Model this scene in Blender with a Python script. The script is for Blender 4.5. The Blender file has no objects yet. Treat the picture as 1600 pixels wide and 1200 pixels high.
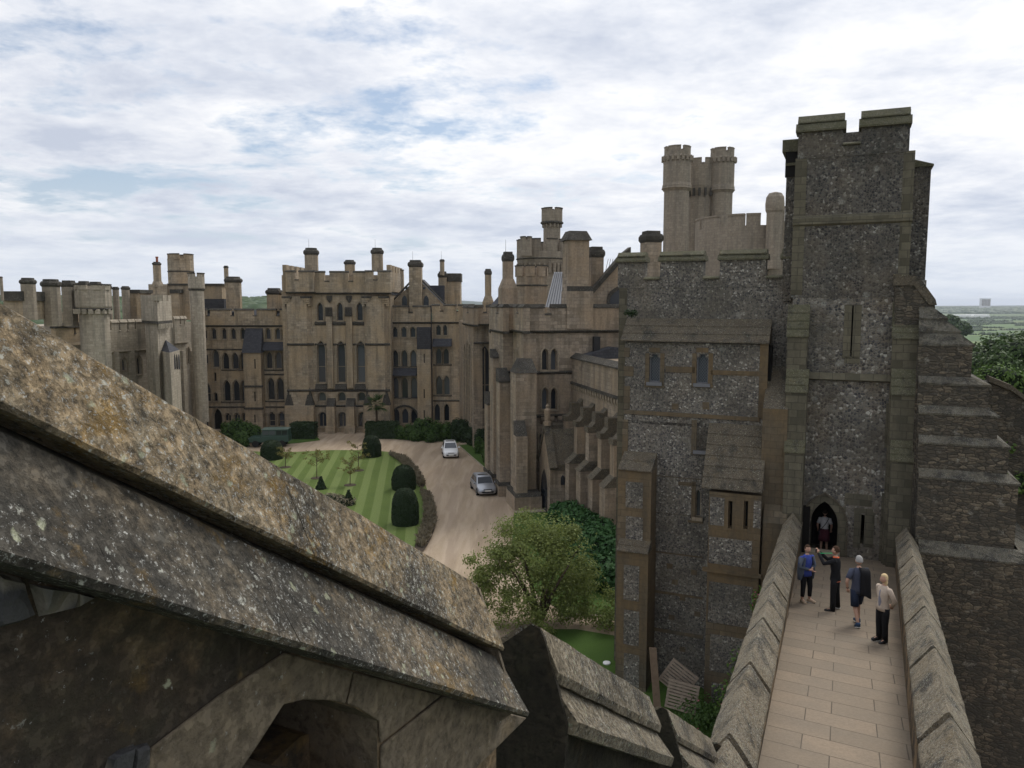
import bpy, bmesh, math, random
from math import sin, cos, tan, atan, pi, radians, sqrt
from mathutils import Vector, Matrix, noise
from mathutils.geometry import tessellate_polygon

# ------------------------------------------------------------------ camera, sky, sun
S = bpy.context.scene
C = S.collection
F = 1202.0
TH = atan(126 / 1202)
CAM = Vector((0, 0, 16))
cd = bpy.data.cameras.new('camera')
cam = bpy.data.objects.new('camera', cd); C.objects.link(cam)
cam.location = CAM
cam.rotation_euler = (pi / 2 - TH, 0, 0)
cd.sensor_width = 36; cd.lens = 36 * F / 1600
cd.clip_start = 0.05; cd.clip_end = 30000
S.camera = cam
S.view_settings.view_transform = 'Standard'
S.view_settings.look = 'None'
S.view_settings.exposure = 0.22
S.view_settings.gamma = 1
SUN_EL, SUN_AZ = 50, 38        # azimuth measured from +Y towards +X
sd = bpy.data.lights.new('sun', 'SUN'); sun = bpy.data.objects.new('sun', sd); C.objects.link(sun)
sd.energy = 2.1; sd.angle = radians(22); sd.color = (1, .95, .87)
sdir = Vector((sin(radians(SUN_AZ)) * cos(radians(SUN_EL)), cos(radians(SUN_AZ)) * cos(radians(SUN_EL)), sin(radians(SUN_EL))))
sun.rotation_euler = sdir.to_track_quat('Z', 'Y').to_euler()
sun.location = (0, 0, 60)

W = bpy.data.worlds.new('World'); S.world = W; W.use_nodes = True
nt = W.node_tree; nt.nodes.clear()


def N(t, ty, **k):
    n = t.nodes.new(ty)
    for a, b in k.items():
        if a == 'ins':
            for i, v in b.items():
                s = n.inputs[i]
                if hasattr(v, 'is_output') or isinstance(v, bpy.types.NodeSocket): t.links.new(v, s)
                else: s.default_value = v
        else: setattr(n, a, b)
    return n


def M_(t, op, a, b=0.5, c=None, clamp=False):
    ins = {0: a, 1: b}
    if c is not None: ins[2] = c
    return N(t, 'ShaderNodeMath', operation=op, use_clamp=clamp, ins=ins).outputs[0]


def ramp(t, fac, stops, interp='LINEAR'):
    r = N(t, 'ShaderNodeValToRGB', ins={0: fac}); cr = r.color_ramp; cr.interpolation = interp
    while len(cr.elements) < len(stops): cr.elements.new(.5)
    for e, (p, c) in zip(cr.elements, stops):
        e.position = p; e.color = tuple(c) + (1,) if len(c) == 3 else c
    return r.outputs[0]


def mix(t, fac, a, b, mode='MIX'):
    n = N(t, 'ShaderNodeMix', data_type='RGBA', blend_type=mode)
    for i, v in ((0, fac), (6, a), (7, b)):
        if isinstance(v, bpy.types.NodeSocket): t.links.new(v, n.inputs[i])
        else:
            n.inputs[i].default_value = v if i == 0 else (tuple(v) + (1,) if len(v) == 3 else v)
    return n.outputs[2]


def g(v): return (v, v, v)


def nz(t, vec, scale, detail=5, rough=.55, dist=0.0):
    return N(t, 'ShaderNodeTexNoise', ins={'Vector': vec, 'Scale': scale, 'Detail': detail, 'Roughness': rough, 'Distortion': dist}).outputs[0]


tc = N(nt, 'ShaderNodeTexCoord')
sx = N(nt, 'ShaderNodeSeparateXYZ', ins={0: tc.outputs['Generated']})
zz = M_(nt, 'ADD', M_(nt, 'MAXIMUM', sx.outputs[2], 0.0), 0.13)
cx = M_(nt, 'DIVIDE', sx.outputs[0], zz); cy = M_(nt, 'DIVIDE', sx.outputs[1], zz)
cv = N(nt, 'ShaderNodeCombineXYZ', ins={0: cx, 1: cy, 2: 3.7}).outputs[0]
n1 = nz(nt, cv, 1.05, 10, .62, .15)
n2 = nz(nt, cv, 2.7, 10, .66, .12)
mp = N(nt, 'ShaderNodeMapping', ins={'Vector': cv, 'Location': (7.3, 2.1, 0), 'Scale': (.75, .8, 1)}).outputs[0]
n3 = nz(nt, mp, 1.0, 10, .64, .12)
sky = N(nt, 'ShaderNodeTexSky', sky_type='NISHITA', sun_disc=False, sun_elevation=radians(SUN_EL), sun_rotation=radians(SUN_AZ))
sky.altitude = 50; sky.air_density = 1.0; sky.dust_density = 1.2; sky.ozone_density = 1.2
cover = M_(nt, 'ADD', M_(nt, 'MULTIPLY', n1, .6), M_(nt, 'MULTIPLY', n2, .4))
# the cloud sheet is thinner low on the left of the court, thick elsewhere
thin = M_(nt, 'MULTIPLY', ramp(nt, sx.outputs[2], [(.0, g(0)), (.10, g(1)), (.24, g(1)), (.36, g(0))]), ramp(nt, M_(nt, 'ADD', sx.outputs[0], .6), [(.0, g(1)), (.55, g(1)), (.9, g(.35))]))
cover = M_(nt, 'ADD', cover, M_(nt, 'SUBTRACT', .10, M_(nt, 'MULTIPLY', thin, .118)))
fac = ramp(nt, cover, [(.405, g(0)), (.49, g(1))])
# thicker, greyer cloud bellies against brighter thin cloud
belly = ramp(nt, M_(nt, 'ADD', M_(nt, 'MULTIPLY', n3, .62), M_(nt, 'MULTIPLY', n2, .38)),
             [(.36, (10.2, 10.2, 10.2)), (.45, (9.0, 9.1, 9.4)), (.52, (7.5, 7.8, 8.5)), (.61, (5.5, 6.0, 7.1))])
# light scattered through cloud round the hidden sun
dt = N(nt, 'ShaderNodeVectorMath', operation='DOT_PRODUCT', ins={0: tc.outputs['Generated'], 1: tuple(sdir)}).outputs['Value']
glow = ramp(nt, M_(nt, 'MULTIPLY_ADD', dt, .5, .5), [(.05, g(.74)), (.5, g(.86)), (.78, g(.93)), (.92, g(.96)), (1.0, g(1.25))])
cloud = mix(nt, 1.0, belly, glow, 'MULTIPLY')
# far cloud deck low over the horizon is greyer and bluer
hz = ramp(nt, sx.outputs[2], [(.0, g(1)), (.14, g(.0))])
cloud = mix(nt, M_(nt, 'MULTIPLY', hz, .75), cloud, (5.9, 6.5, 7.4))
skyb = mix(nt, ramp(nt, sx.outputs[2], [(.0, g(.97)), (.05, g(.9)), (.16, g(.3))]), sky.outputs[0], (5.2, 5.9, 7.0))
skyc = mix(nt, fac, skyb, cloud)
bg = N(nt, 'ShaderNodeBackground', ins={0: skyc, 1: .1})
N(nt, 'ShaderNodeOutputWorld', ins={0: bg.outputs[0]})

# ------------------------------------------------------------------ helpers
rnd = random.Random(4)
cT, sT = cos(TH), sin(TH)


def ray(px, py):
    xc = (px - 800) / F; yc = -(py - 600) / F
    return Vector((xc, cT + yc * sT, -sT + yc * cT))


def atY(px, py, Y):
    r = ray(px, py); return CAM + r * (Y / r.y)


def atZ(px, py, z=0.0):
    r = ray(px, py); return CAM + r * ((z - CAM.z) / r.z)


def onpl(px, py, p0, n):
    r = ray(px, py); return CAM + r * ((p0 - CAM).dot(n) / r.dot(n))


class Fr:
    """a vertical wall plane: o = a point on it, ang = turn of its normal towards +X (right)"""
    def __init__(s, o, ang):
        a = radians(ang); s.o = Vector(o)
        s.u = Vector((cos(a), sin(a), 0)); s.n = Vector((sin(a), -cos(a), 0))
    def uz(s, px, py, d=0.0):
        p = onpl(px, py, s.o + s.n * d, s.n); q = p - s.o
        return q.dot(s.u), p.z
    def P(s, u, z, d=0.0):
        p = s.o + s.u * u + s.n * d
        return Vector((p.x, p.y, z))
    def off(s, d): 
        f = Fr.__new__(Fr); f.o = s.o + s.n * d; f.u = s.u; f.n = s.n; return f


class MB:
    def __init__(s): s.v = []; s.f = []; s.m = []; s.g = []
    def add(s, vs, fs, mi=0):
        b = len(s.v); s.g.append((b, len(s.f))); s.v += [Vector(v) for v in vs]
        for f in fs: s.f.append([i + b for i in f]); s.m.append(mi)
        return s
    def box(s, x0, x1, y0, y1, z0, z1, mi=0):
        vs = [(x, y, z) for z in (z0, z1) for x, y in ((x0, y0), (x1, y0), (x1, y1), (x0, y1))]
        return s.add(vs, [(3, 2, 1, 0), (4, 5, 6, 7), (0, 1, 5, 4), (1, 2, 6, 5), (2, 3, 7, 6), (3, 0, 4, 7)], mi)
    def fbox(s, fr, u0, u1, z0, z1, d0, d1, mi=0):
        vs = [fr.P(u, z, d) for z in (z0, z1) for u, d in ((u0, d0), (u1, d0), (u1, d1), (u0, d1))]
        return s.add(vs, [(3, 2, 1, 0), (4, 5, 6, 7), (0, 1, 5, 4), (1, 2, 6, 5), (2, 3, 7, 6), (3, 0, 4, 7)], mi)
    def pbox(s, fr, x0, x1, y0, y1, d0, d1, mi=0):
        """box whose front outline is read at pixels"""
        a = fr.uz(x0, y1, d1); b = fr.uz(x1, y0, d1)
        a2 = fr.uz(x0, y0, d1); b2 = fr.uz(x1, y1, d1)
        return s.fbox(fr, (a[0] + a2[0]) / 2, (b[0] + b2[0]) / 2, (a[1] + b2[1]) / 2, (b[1] + a2[1]) / 2, d0, d1, mi)
    def prism(s, base, off, mi=0):
        n = len(base); base = [Vector(p) for p in base]
        vs = base + [p + off for p in base]
        tr = [tuple(t) for t in tessellate_polygon([base])] if n > 4 else [tuple(range(n))]
        fs = [t[::-1] for t in tr] + [tuple(i + n for i in t) for t in tr]
        fs += [(i, (i + 1) % n, n + (i + 1) % n, n + i) for i in range(n)]
        return s.add(vs, fs, mi)
    def fprism(s, fr, poly, d0, d1, mi=0):
        return s.prism([fr.P(u, z, d0) for u, z in poly], fr.n * (d1 - d0), mi)
    def fside(s, fr, poly, u0, u1, mi=0):
        return s.prism([fr.P(u0, z, d) for d, z in poly], fr.u * (u1 - u0), mi)
    def plan(s, poly, z0, z1, mi=0):
        return s.prism([(x, y, z0) for x, y in poly], Vector((0, 0, z1 - z0)), mi)
    def loft(s, c, prof, n=8, rot=0.0, mi=0, sy=1.0):
        vs = []; fs = []
        for r, z in prof:
            for i in range(n):
                a = rot + 2 * pi * i / n
                vs.append((c[0] + r * cos(a), c[1] + r * sy * sin(a), z))
        for k in range(len(prof) - 1):
            for i in range(n):
                j = (i + 1) % n
                fs.append((k * n + i, k * n + j, (k + 1) * n + j, (k + 1) * n + i))
        fs.append(tuple(range(n))[::-1]); fs.append(tuple((len(prof) - 1) * n + i for i in range(n)))
        return s.add(vs, fs, mi)
    def crown(s, c, r, t, z0, z1, nm, frac=.62, rot=0, mi=0, seg=2):
        """a ring of merlons"""
        for k in range(nm):
            a0 = rot + 2 * pi * k / nm; a1 = a0 + 2 * pi / nm * frac
            pl = [(c[0] + r * cos(a0 + (a1 - a0) * i / seg), c[1] + r * sin(a0 + (a1 - a0) * i / seg)) for i in range(seg + 1)]
            pl += [(c[0] + (r - t) * cos(a0 + (a1 - a0) * i / seg), c[1] + (r - t) * sin(a0 + (a1 - a0) * i / seg)) for i in range(seg, -1, -1)]
            s.plan(pl, z0, z1, mi)
        return s
    def wall(s, fr, outer, holes, d=0.0, rev=.35, mi=0, mr=None):
        loops = [[fr.P(u, z, d) for u, z in outer]] + [[fr.P(u, z, d) for u, z in h] for h in holes]
        # tessellate in flat coordinates
        flat = [[Vector((u, z, 0)) for u, z in outer]] + [[Vector((u, z, 0)) for u, z in h] for h in holes]
        tr = tessellate_polygon(flat); vs = [p for l in loops for p in l]
        b = len(s.v); s.v += vs
        for t in tr:
            a, bb, c = (vs[i] for i in t)
            f = list(t)
            if (bb - a).cross(c - a).dot(fr.n) < 0: f.reverse()
            s.f.append([i + b for i in f]); s.m.append(mi)
        for h in holes:
            n = len(h)
            hv = [fr.P(u, z, d) for u, z in h] + [fr.P(u, z, d - rev) for u, z in h]
            s.add(hv, [(i, (i + 1) % n, n + (i + 1) % n, n + i) for i in range(n)], mi if mr is None else mr)
        return s
    def split(s, name, mats, parent=None, **k):
        """each separate piece becomes a part of its own"""
        for b0, b1, f0, f1 in s.groups():
            q = MB(); q.v = s.v[b0:b1]; q.f = [[i - b0 for i in f] for f in s.f[f0:f1]]; q.m = s.m[f0:f1]; q.build(name, mats, parent, **k)
    def groups(s):
        e = s.g + [(len(s.v), len(s.f))]
        return [(p[0], q[0], p[1], q[1]) for p, q in zip(e, e[1:])]
    def build(s, name, mats, parent=None, smooth=False, recalc=True, local=False, bevel=0, uv=True, sharp=0):
        me = bpy.data.meshes.new(name)
        me.from_pydata([tuple(v) for v in s.v], [], s.f)
        if not isinstance(mats, (list, tuple)): mats = [mats]
        for m in mats: me.materials.append(m)
        if len(mats) > 1: me.polygons.foreach_set('material_index', s.m)
        if recalc:
            bm = bmesh.new(); bm.from_mesh(me); bmesh.ops.recalc_face_normals(bm, faces=bm.faces[:]); bm.to_mesh(me); bm.free()
        if smooth: me.polygons.foreach_set('use_smooth', [True] * len(me.polygons))
        if sharp: me.set_sharp_from_angle(angle=radians(sharp))
        if uv:
            ul = me.uv_layers.new(name='m'); data = [0.0] * (2 * len(me.loops)); vv = [v.co for v in me.vertices]
            for p in me.polygons:
                n = p.normal
                if abs(n.z) > .93: tx = Vector((1, 0, 0)); ty = Vector((0, 1, 0))
                else:
                    tx = Vector((-n.y, n.x, 0)).normalized(); ty = n.cross(tx)
                    if ty.z < 0: ty = -ty
                for li in p.loop_indices:
                    co = vv[me.loops[li].vertex_index]
                    data[2 * li] = co.dot(tx); data[2 * li + 1] = co.dot(ty)
            ul.data.foreach_set('uv', data)
        me.update()
        o = bpy.data.objects.new(name, me); C.objects.link(o)
        if parent is not None:
            o.parent = parent
            if parent.type == 'EMPTY' and not local:
                o.matrix_parent_inverse = Matrix.Translation(-parent.location)
        if bevel:
            b = o.modifiers.new('bevel', 'BEVEL'); b.width = bevel; b.segments = 2; b.limit_method = 'ANGLE'
        return o


def tag(o, label=None, cat=None, group=None, kind=None):
    if label: o['label'] = label
    if cat: o['category'] = cat
    if group: o['group'] = group
    if kind: o['kind'] = kind
    return o


def thing(name, label, cat, loc=(0, 0, 0), rz=0.0, group=None):
    o = bpy.data.objects.new(name, None); C.objects.link(o)
    o.empty_display_size = .3
    o.location = loc; o.rotation_euler = (0, 0, rz)
    return tag(o, label, cat, group)


def copy_tree(o, parent=None):
    c = o.copy(); C.objects.link(c)
    if parent is not None: c.parent = parent; c.matrix_parent_inverse = o.matrix_parent_inverse.copy()
    for ch in list(o.children): copy_tree(ch, c)
    return c

# ------------------------------------------------------------------ materials


def mat(name):
    m = bpy.data.materials.new(name); m.use_nodes = True
    t = m.node_tree; b = t.nodes['Principled BSDF']
    b.inputs['Specular IOR Level'].default_value = .25
    b.inputs['Roughness'].default_value = .9
    return m, t, b


def bump(t, b, h, dist=.02, strength=.6):
    bp = N(t, 'ShaderNodeBump', ins={'Height': h, 'Distance': dist, 'Strength': strength})
    t.links.new(bp.outputs[0], b.inputs['Normal'])


def pos(t): return N(t, 'ShaderNodeNewGeometry').outputs['Position']


def plain(name, col, rough=.8, metal=0, spec=.25, var=.0, vs=3.0):
    m, t, b = mat(name)
    b.inputs['Roughness'].default_value = rough; b.inputs['Metallic'].default_value = metal
    b.inputs['Specular IOR Level'].default_value = spec
    if var:
        n = nz(t, N(t, 'ShaderNodeTexCoord').outputs['Object'], vs, 5)
        c = mix(t, n, tuple(x * (1 - var) for x in col), tuple(x * (1 + var) for x in col))
        t.links.new(c, b.inputs['Base Color'])
        bump(t, b, n, .01, .3)
    else: b.inputs['Base Color'].default_value = tuple(col) + (1,)
    return m


def ashlar(name, c1, c2, mortar, bw=.62, bh=.3, stain=.45, msz=.012, dirt=(.06, .055, .045), warm=None, warp=0.0, bumpd=.012, patch=.0):
    m, t, b = mat(name)
    uv = N(t, 'ShaderNodeUVMap').outputs[0]; P = pos(t)
    if warp:
        wv_ = N(t, 'ShaderNodeTexNoise', ins={'Vector': P, 'Scale': 1.6, 'Detail': 4.0}).outputs[1]
        uv = N(t, 'ShaderNodeVectorMath', operation='MULTIPLY_ADD', ins={0: wv_, 1: (warp, warp, 0), 2: uv}).outputs[0]
    br = N(t, 'ShaderNodeTexBrick', offset=.5, ins={'Vector': uv, 'Color1': c1 + (1,), 'Color2': c2 + (1,), 'Mortar': mortar + (1,), 'Scale': 1.0, 'Mortar Size': msz, 'Mortar Smooth': .3, 'Bias': 0.0, 'Brick Width': bw, 'Row Height': bh})
    big = nz(t, P, .35, 6, .6); fine = nz(t, P, 7, 6, .65)
    # rain streaks: noise stretched vertically
    st = N(t, 'ShaderNodeMapping', ins={'Vector': P, 'Scale': (1.6, 1.6, .18)}).outputs[0]
    streak = ramp(t, nz(t, st, 1.0, 6, .6), [(.45, g(0)), (.72, g(1))])
    col = br.outputs[0]
    if patch:      # odd replaced blocks, much lighter or darker than their neighbours
        b2 = N(t, 'ShaderNodeTexBrick', offset=.5, ins={'Vector': uv, 'Color1': (0, 0, 0, 1), 'Color2': (1, 1, 1, 1), 'Mortar': (.5, .5, .5, 1), 'Scale': 1.0, 'Mortar Size': msz, 'Bias': 0.0, 'Brick Width': bw, 'Row Height': bh}).outputs[0]
        col = mix(t, M_(t, 'MULTIPLY', ramp(t, b2, [(.78, g(0)), (.9, g(1))]), patch), col, tuple(min(1, x * 1.7) for x in c1))
        col = mix(t, M_(t, 'MULTIPLY', ramp(t, b2, [(.1, g(1)), (.2, g(0))]), patch), col, tuple(x * .45 for x in c1))
    if warm: col = mix(t, ramp(t, big, [(.4, g(0)), (.62, g(1))]), col, warm)
    col = mix(t, ramp(t, fine, [(.3, g(.0)), (.8, g(.5))]), col, dirt)
    col = mix(t, M_(t, 'MULTIPLY', streak, stain), col, dirt)
    t.links.new(col, b.inputs['Base Color'])
    h = M_(t, 'ADD', M_(t, 'MULTIPLY', br.outputs[1], -.8), M_(t, 'MULTIPLY', fine, .9))
    bump(t, b, h, bumpd, .7)
    return m


def flintm(name, scale=9.0, bright=1.0, pale=.14, brown=.0, lump=.03):
    m, t, b = mat(name)
    P = pos(t)
    dv = N(t, 'ShaderNodeVectorMath', operation='SCALE', ins={0: N(t, 'ShaderNodeTexNoise', ins={'Vector': P, 'Scale': 5.0, 'Detail': 3.0}).outputs[1], 'Scale': .10}).outputs[0]
    Q = N(t, 'ShaderNodeVectorMath', operation='ADD', ins={0: P, 1: dv}).outputs[0]
    v = N(t, 'ShaderNodeTexVoronoi', feature='F1', ins={'Vector': Q, 'Scale': scale})
    e = N(t, 'ShaderNodeTexVoronoi', feature='DISTANCE_TO_EDGE', ins={'Vector': Q, 'Scale': scale})
    rv = N(t, 'ShaderNodeSeparateColor', ins={0: v.outputs['Color']}).outputs[0]
    k = bright
    big = nz(t, P, .3, 5, .6)
    sel = M_(t, 'ADD', rv, M_(t, 'MULTIPLY', M_(t, 'SUBTRACT', big, .5), .5))
    col = ramp(t, sel, [(.0, (.035 * k, .036 * k, .04 * k)), (.32, (.065 * k, .065 * k, .068 * k)), (.55, (.12 * k, .115 * k, .105 * k)),
                        (.8, (.185 * k, .175 * k, .155 * k)), (.95 - pale * .2, (.26 * k, .25 * k, .22 * k)), (1.0, (.42 * k, .41 * k, .37 * k))])
    fine = nz(t, P, 22, 4, .7)
    mort = mix(t, fine, (.11 * k, .10 * k, .082 * k), (.2 * k, .18 * k, .15 * k))
    ed = ramp(t, e.outputs[0], [(.04, g(1)), (.14, g(0))])
    col = mix(t, ed, col, mort)
    if brown: col = mix(t, ramp(t, nz(t, P, .8, 6, .6), [(.45, g(0)), (.65, g(brown))]), col, (.15, .105, .055))
    # lichen blooms and dark damp patches
    vb = N(t, 'ShaderNodeTexVoronoi', feature='F1', ins={'Vector': Q, 'Scale': .9}).outputs[0]
    bl = M_(t, 'MULTIPLY', ramp(t, vb, [(.08, g(1)), (.14, g(0))]), ramp(t, fine, [(.35, g(0)), (.6, g(.8))]))
    col = mix(t, bl, col, (.36, .36, .32))
    dp = ramp(t, nz(t, P, .55, 5, .6), [(.47, g(0)), (.68, g(.6))])
    col = mix(t, dp, col, (.05, .05, .043))
    pz = ramp(t, nz(t, N(t, 'ShaderNodeMapping', ins={'Vector': P, 'Location': (4, 4, 9)}).outputs[0], .7, 6, .65), [(.5, g(0)), (.66, g(.35))])
    col = mix(t, pz, col, (.17, .15, .115))
    t.links.new(col, b.inputs['Base Color'])
    b.inputs['Roughness'].default_value = .75
    h = M_(t, 'ADD', M_(t, 'MINIMUM', e.outputs[0], .25), M_(t, 'MULTIPLY', fine, .15))
    bump(t, b, h, lump * 3, .8)
    return m


def lichen(name, base1, base2, sc=1.0, white=.5, yellow=.3, dark=(.045, .042, .036), bd=.03, moss=0.0, pit=1.0, darkp=.5):
    """weathered coping stone: pitted, with pale crustose discs and ochre growth"""
    m, t, b = mat(name)
    P = pos(t)
    a = nz(t, P, 1.8 * sc, 8, .65, .4); fine = nz(t, P, 28 * sc, 8, .72)
    mid = nz(t, P, 7 * sc, 8, .7, .6)
    col = mix(t, ramp(t, mid, [(.35, g(0)), (.65, g(1))]), base1, base2)
    col = mix(t, ramp(t, a, [(darkp - .08, g(0)), (darkp + .06, g(.85))]), col, dark)
    col = mix(t, M_(t, 'MULTIPLY', ramp(t, fine, [(.38, g(1)), (.5, g(0))]), .75 * pit), col, tuple(x * .5 for x in dark))
    ys = nz(t, N(t, 'ShaderNodeMapping', ins={'Vector': P, 'Location': (3, 9, 1)}).outputs[0], 3.4 * sc, 8, .7)
    col = mix(t, M_(t, 'MULTIPLY', ramp(t, ys, [(.56, g(0)), (.64, g(1))]), yellow), col, (.26, .16, .045))
    if moss:
        mo = nz(t, N(t, 'ShaderNodeMapping', ins={'Vector': P, 'Location': (8, 2, 5)}).outputs[0], 2.6 * sc, 8, .7)
        col = mix(t, M_(t, 'MULTIPLY', ramp(t, mo, [(.45, g(0)), (.62, g(1))]), moss), col, (.085, .085, .045))
    wz = N(t, 'ShaderNodeTexNoise', ins={'Vector': P, 'Scale': 30 * sc, 'Detail': 6.0, 'Roughness': .75}).outputs[1]
    Q = N(t, 'ShaderNodeVectorMath', operation='MULTIPLY_ADD', ins={0: wz, 1: (.06 / sc,) * 3, 2: P}).outputs[0]
    zone = nz(t, N(t, 'ShaderNodeMapping', ins={'Vector': P, 'Location': (1, 4, 7)}).outputs[0], 1.3 * sc, 4, .6)
    for scale, cc, w0 in ((34, (.40, .40, .35), .2), (17, (.36, .37, .26), .16), (70, (.45, .45, .42), .24), (120, (.42, .42, .4), .24)):
        vo = N(t, 'ShaderNodeTexVoronoi', feature='F1', ins={'Vector': Q, 'Scale': scale * sc})
        rv = N(t, 'ShaderNodeSeparateColor', ins={0: vo.outputs['Color']}).outputs[0]
        pick = ramp(t, M_(t, 'ADD', rv, M_(t, 'MULTIPLY', M_(t, 'SUBTRACT', zone, .5), 1.7 if white > .3 else (.5 if white > .1 else .08))), [(1.0 - white * .55, g(0)), (1.04 - white * .55, g(1))])
        disc = ramp(t, vo.outputs[0], [(w0, g(1)), (w0 + .1, g(0))])
        col = mix(t, M_(t, 'MULTIPLY', M_(t, 'MULTIPLY', disc, pick), .85), col, cc)
    t.links.new(col, b.inputs['Base Color'])
    b.inputs['Roughness'].default_value = .95
    h = M_(t, 'ADD', M_(t, 'MULTIPLY', ramp(t, fine, [(.3, g(0)), (.55, g(1))]), .6), M_(t, 'MULTIPLY', mid, 1.0))
    bump(t, b, h, bd, .9)
    return m


def rubblem(name, c1=(.17, .14, .10), c2=(.07, .062, .05), k=1.0):
    m, t, b = mat(name); P = pos(t)
    q = N(t, 'ShaderNodeTexNoise', ins={'Vector': P, 'Scale': 3.0, 'Detail': 4.0}).outputs[1]
    Q = N(t, 'ShaderNodeVectorMath', operation='MULTIPLY_ADD', ins={0: q, 1: (.22, .22, .12), 2: P}).outputs[0]
    Q = N(t, 'ShaderNodeMapping', ins={'Vector': Q, 'Scale': (2.6 * k, 2.6 * k, 6.5 * k)}).outputs[0]
    v = N(t, 'ShaderNodeTexVoronoi', feature='F1', ins={'Vector': Q, 'Scale': 1.0, 'Randomness': .8})
    e = N(t, 'ShaderNodeTexVoronoi', feature='DISTANCE_TO_EDGE', ins={'Vector': Q, 'Scale': 1.0, 'Randomness': .8}).outputs[0]
    rv = N(t, 'ShaderNodeSeparateColor', ins={0: v.outputs['Color']}).outputs[0]
    fine = nz(t, P, 16, 6, .7); big = nz(t, P, .7, 6, .65)
    col = ramp(t, rv, [(0, c2), (.45, tuple((a + d) / 2 for a, d in zip(c1, c2))), (.8, c1), (1, tuple(a * 1.35 for a in c1))])
    col = mix(t, ramp(t, fine, [(.3, g(.75)), (.6, g(0))]), col, tuple(a * .5 for a in c2))
    col = mix(t, ramp(t, e, [(.02, g(.9)), (.09, g(0))]), col, tuple(a * .55 for a in c2))
    col = mix(t, ramp(t, big, [(.45, g(0)), (.65, g(.75))]), col, (.055, .052, .044))
    w = nz(t, N(t, 'ShaderNodeMapping', ins={'Vector': P, 'Location': (5, 1, 2)}).outputs[0], 2.4, 8, .75)
    col = mix(t, ramp(t, w, [(.58, g(0)), (.68, g(.8))]), col, (.26, .245, .205))
    t.links.new(col, b.inputs['Base Color'])
    bump(t, b, M_(t, 'ADD', M_(t, 'MINIMUM', e, .2), M_(t, 'MULTIPLY', fine, .25)), .12, .9)
    return m




def leafm(name, c1, c2, tr=.25):
    m, t, b = mat(name)
    ri = N(t, 'ShaderNodeNewGeometry').outputs['Random Per Island']
    n = nz(t, pos(t), .8, 4)
    col = mix(t, M_(t, 'MULTIPLY', M_(t, 'ADD', ri, n), .5), c1, c2)
    t.links.new(col, b.inputs['Base Color'])
    b.inputs['Roughness'].default_value = .6
    if tr:
        tl = N(t, 'ShaderNodeBsdfTranslucent', ins={0: col})
        mx = N(t, 'ShaderNodeMixShader', ins={0: tr, 1: b.outputs[0], 2: tl.outputs[0]})
        t.links.new(mx.outputs[0], t.nodes['Material Output'].inputs[0])
    return m


M = {}
M['palace'] = ashlar('palace_stone', (.34, .28, .205), (.43, .36, .27), (.2, .165, .13), stain=.6, warm=(.42, .32, .205), patch=.35)
M['grey'] = ashlar('grey_palace_stone', (.38, .33, .26), (.46, .405, .325), (.31, .27, .215), stain=.75, dirt=(.13, .12, .10), patch=.12, bw=.5, bh=.25)
M['chapel'] = ashlar('chapel_stone', (.30, .245, .185), (.385, .32, .25), (.19, .155, .125), stain=.6, warm=(.36, .275, .19), bh=.27, patch=.3)
M['keepstone'] = ashlar('round_tower_stone', (.28, .235, .18), (.35, .30, .235), (.22, .185, .145), stain=.5, dirt=(.09, .085, .075), bh=.3, bw=.6)
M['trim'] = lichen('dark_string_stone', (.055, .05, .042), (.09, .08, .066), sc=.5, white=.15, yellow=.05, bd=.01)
M['dress'] = ashlar('window_dressing_stone', (.3, .25, .185), (.36, .30, .22), (.2, .17, .13), stain=.3, bw=.4, bh=.35)
M['slate'] = ashlar('roof_slate', (.05, .052, .062), (.075, .078, .09), (.025, .025, .03), bw=.3, bh=.22, stain=.3, dirt=(.04, .04, .042))
M['leadroof'] = plain('lead_sheet', (.13, .14, .16), .55, 0, .4, .2, 1.5)
M['flint'] = flintm('knapped_flint', 14, 1.2, .16, .15)
M['flintb'] = flintm('pale_flint_rubble', 9.5, 1.2, .2, .35)
M['flintd'] = flintm('dark_flint_rubble', 12, .78, .2, .2)
M['quoin'] = ashlar('yellow_brown_quoin', (.155, .12, .078), (.115, .098, .07), (.085, .072, .052), bw=.46, bh=.27, stain=.6, dirt=(.055, .05, .04), warm=(.17, .12, .065), bumpd=.03, warp=.05, patch=.45)
M['quoing'] = ashlar('mossy_grey_quoin', (.12, .108, .075), (.165, .148, .105), (.08, .073, .055), bw=.46, bh=.28, stain=.6, dirt=(.05, .048, .038), bumpd=.03, warp=.05, patch=.4)
M['mosscap'] = lichen('mossy_coping', (.105, .10, .062), (.15, .14, .092), sc=1.2, white=.25, yellow=.1, moss=.5, bd=.02, darkp=.62)
M['paletile'] = lichen('pale_lit_weathered_offsets', (.22, .20, .155), (.12, .108, .082), sc=1.2, white=.6, yellow=.1, bd=.05, darkp=.53)  # lichened stone, paled further to carry the light on the sloping tops
M['tile'] = lichen('stone_roof_tile', (.10, .085, .062), (.145, .12, .085), sc=.8, white=.22, yellow=.1, bd=.02, darkp=.6)
M['rubble'] = rubblem('coursed_dark_rubble', k=1.5)
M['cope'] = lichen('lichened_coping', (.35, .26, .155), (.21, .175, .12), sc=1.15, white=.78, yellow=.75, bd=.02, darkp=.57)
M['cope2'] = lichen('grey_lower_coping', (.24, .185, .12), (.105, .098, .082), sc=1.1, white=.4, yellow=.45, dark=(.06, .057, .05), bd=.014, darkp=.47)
M['walk_cope'] = lichen('walkway_coping', (.28, .235, .165), (.165, .138, .098), sc=1.0, white=.6, yellow=.15, bd=.03, darkp=.56)
M['darkwall'] = lichen('damp_wall_stone', (.32, .215, .12), (.155, .118, .08), sc=.9, white=.04, yellow=.35, dark=(.035, .031, .027), bd=.014, pit=.5, moss=.3)
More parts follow.
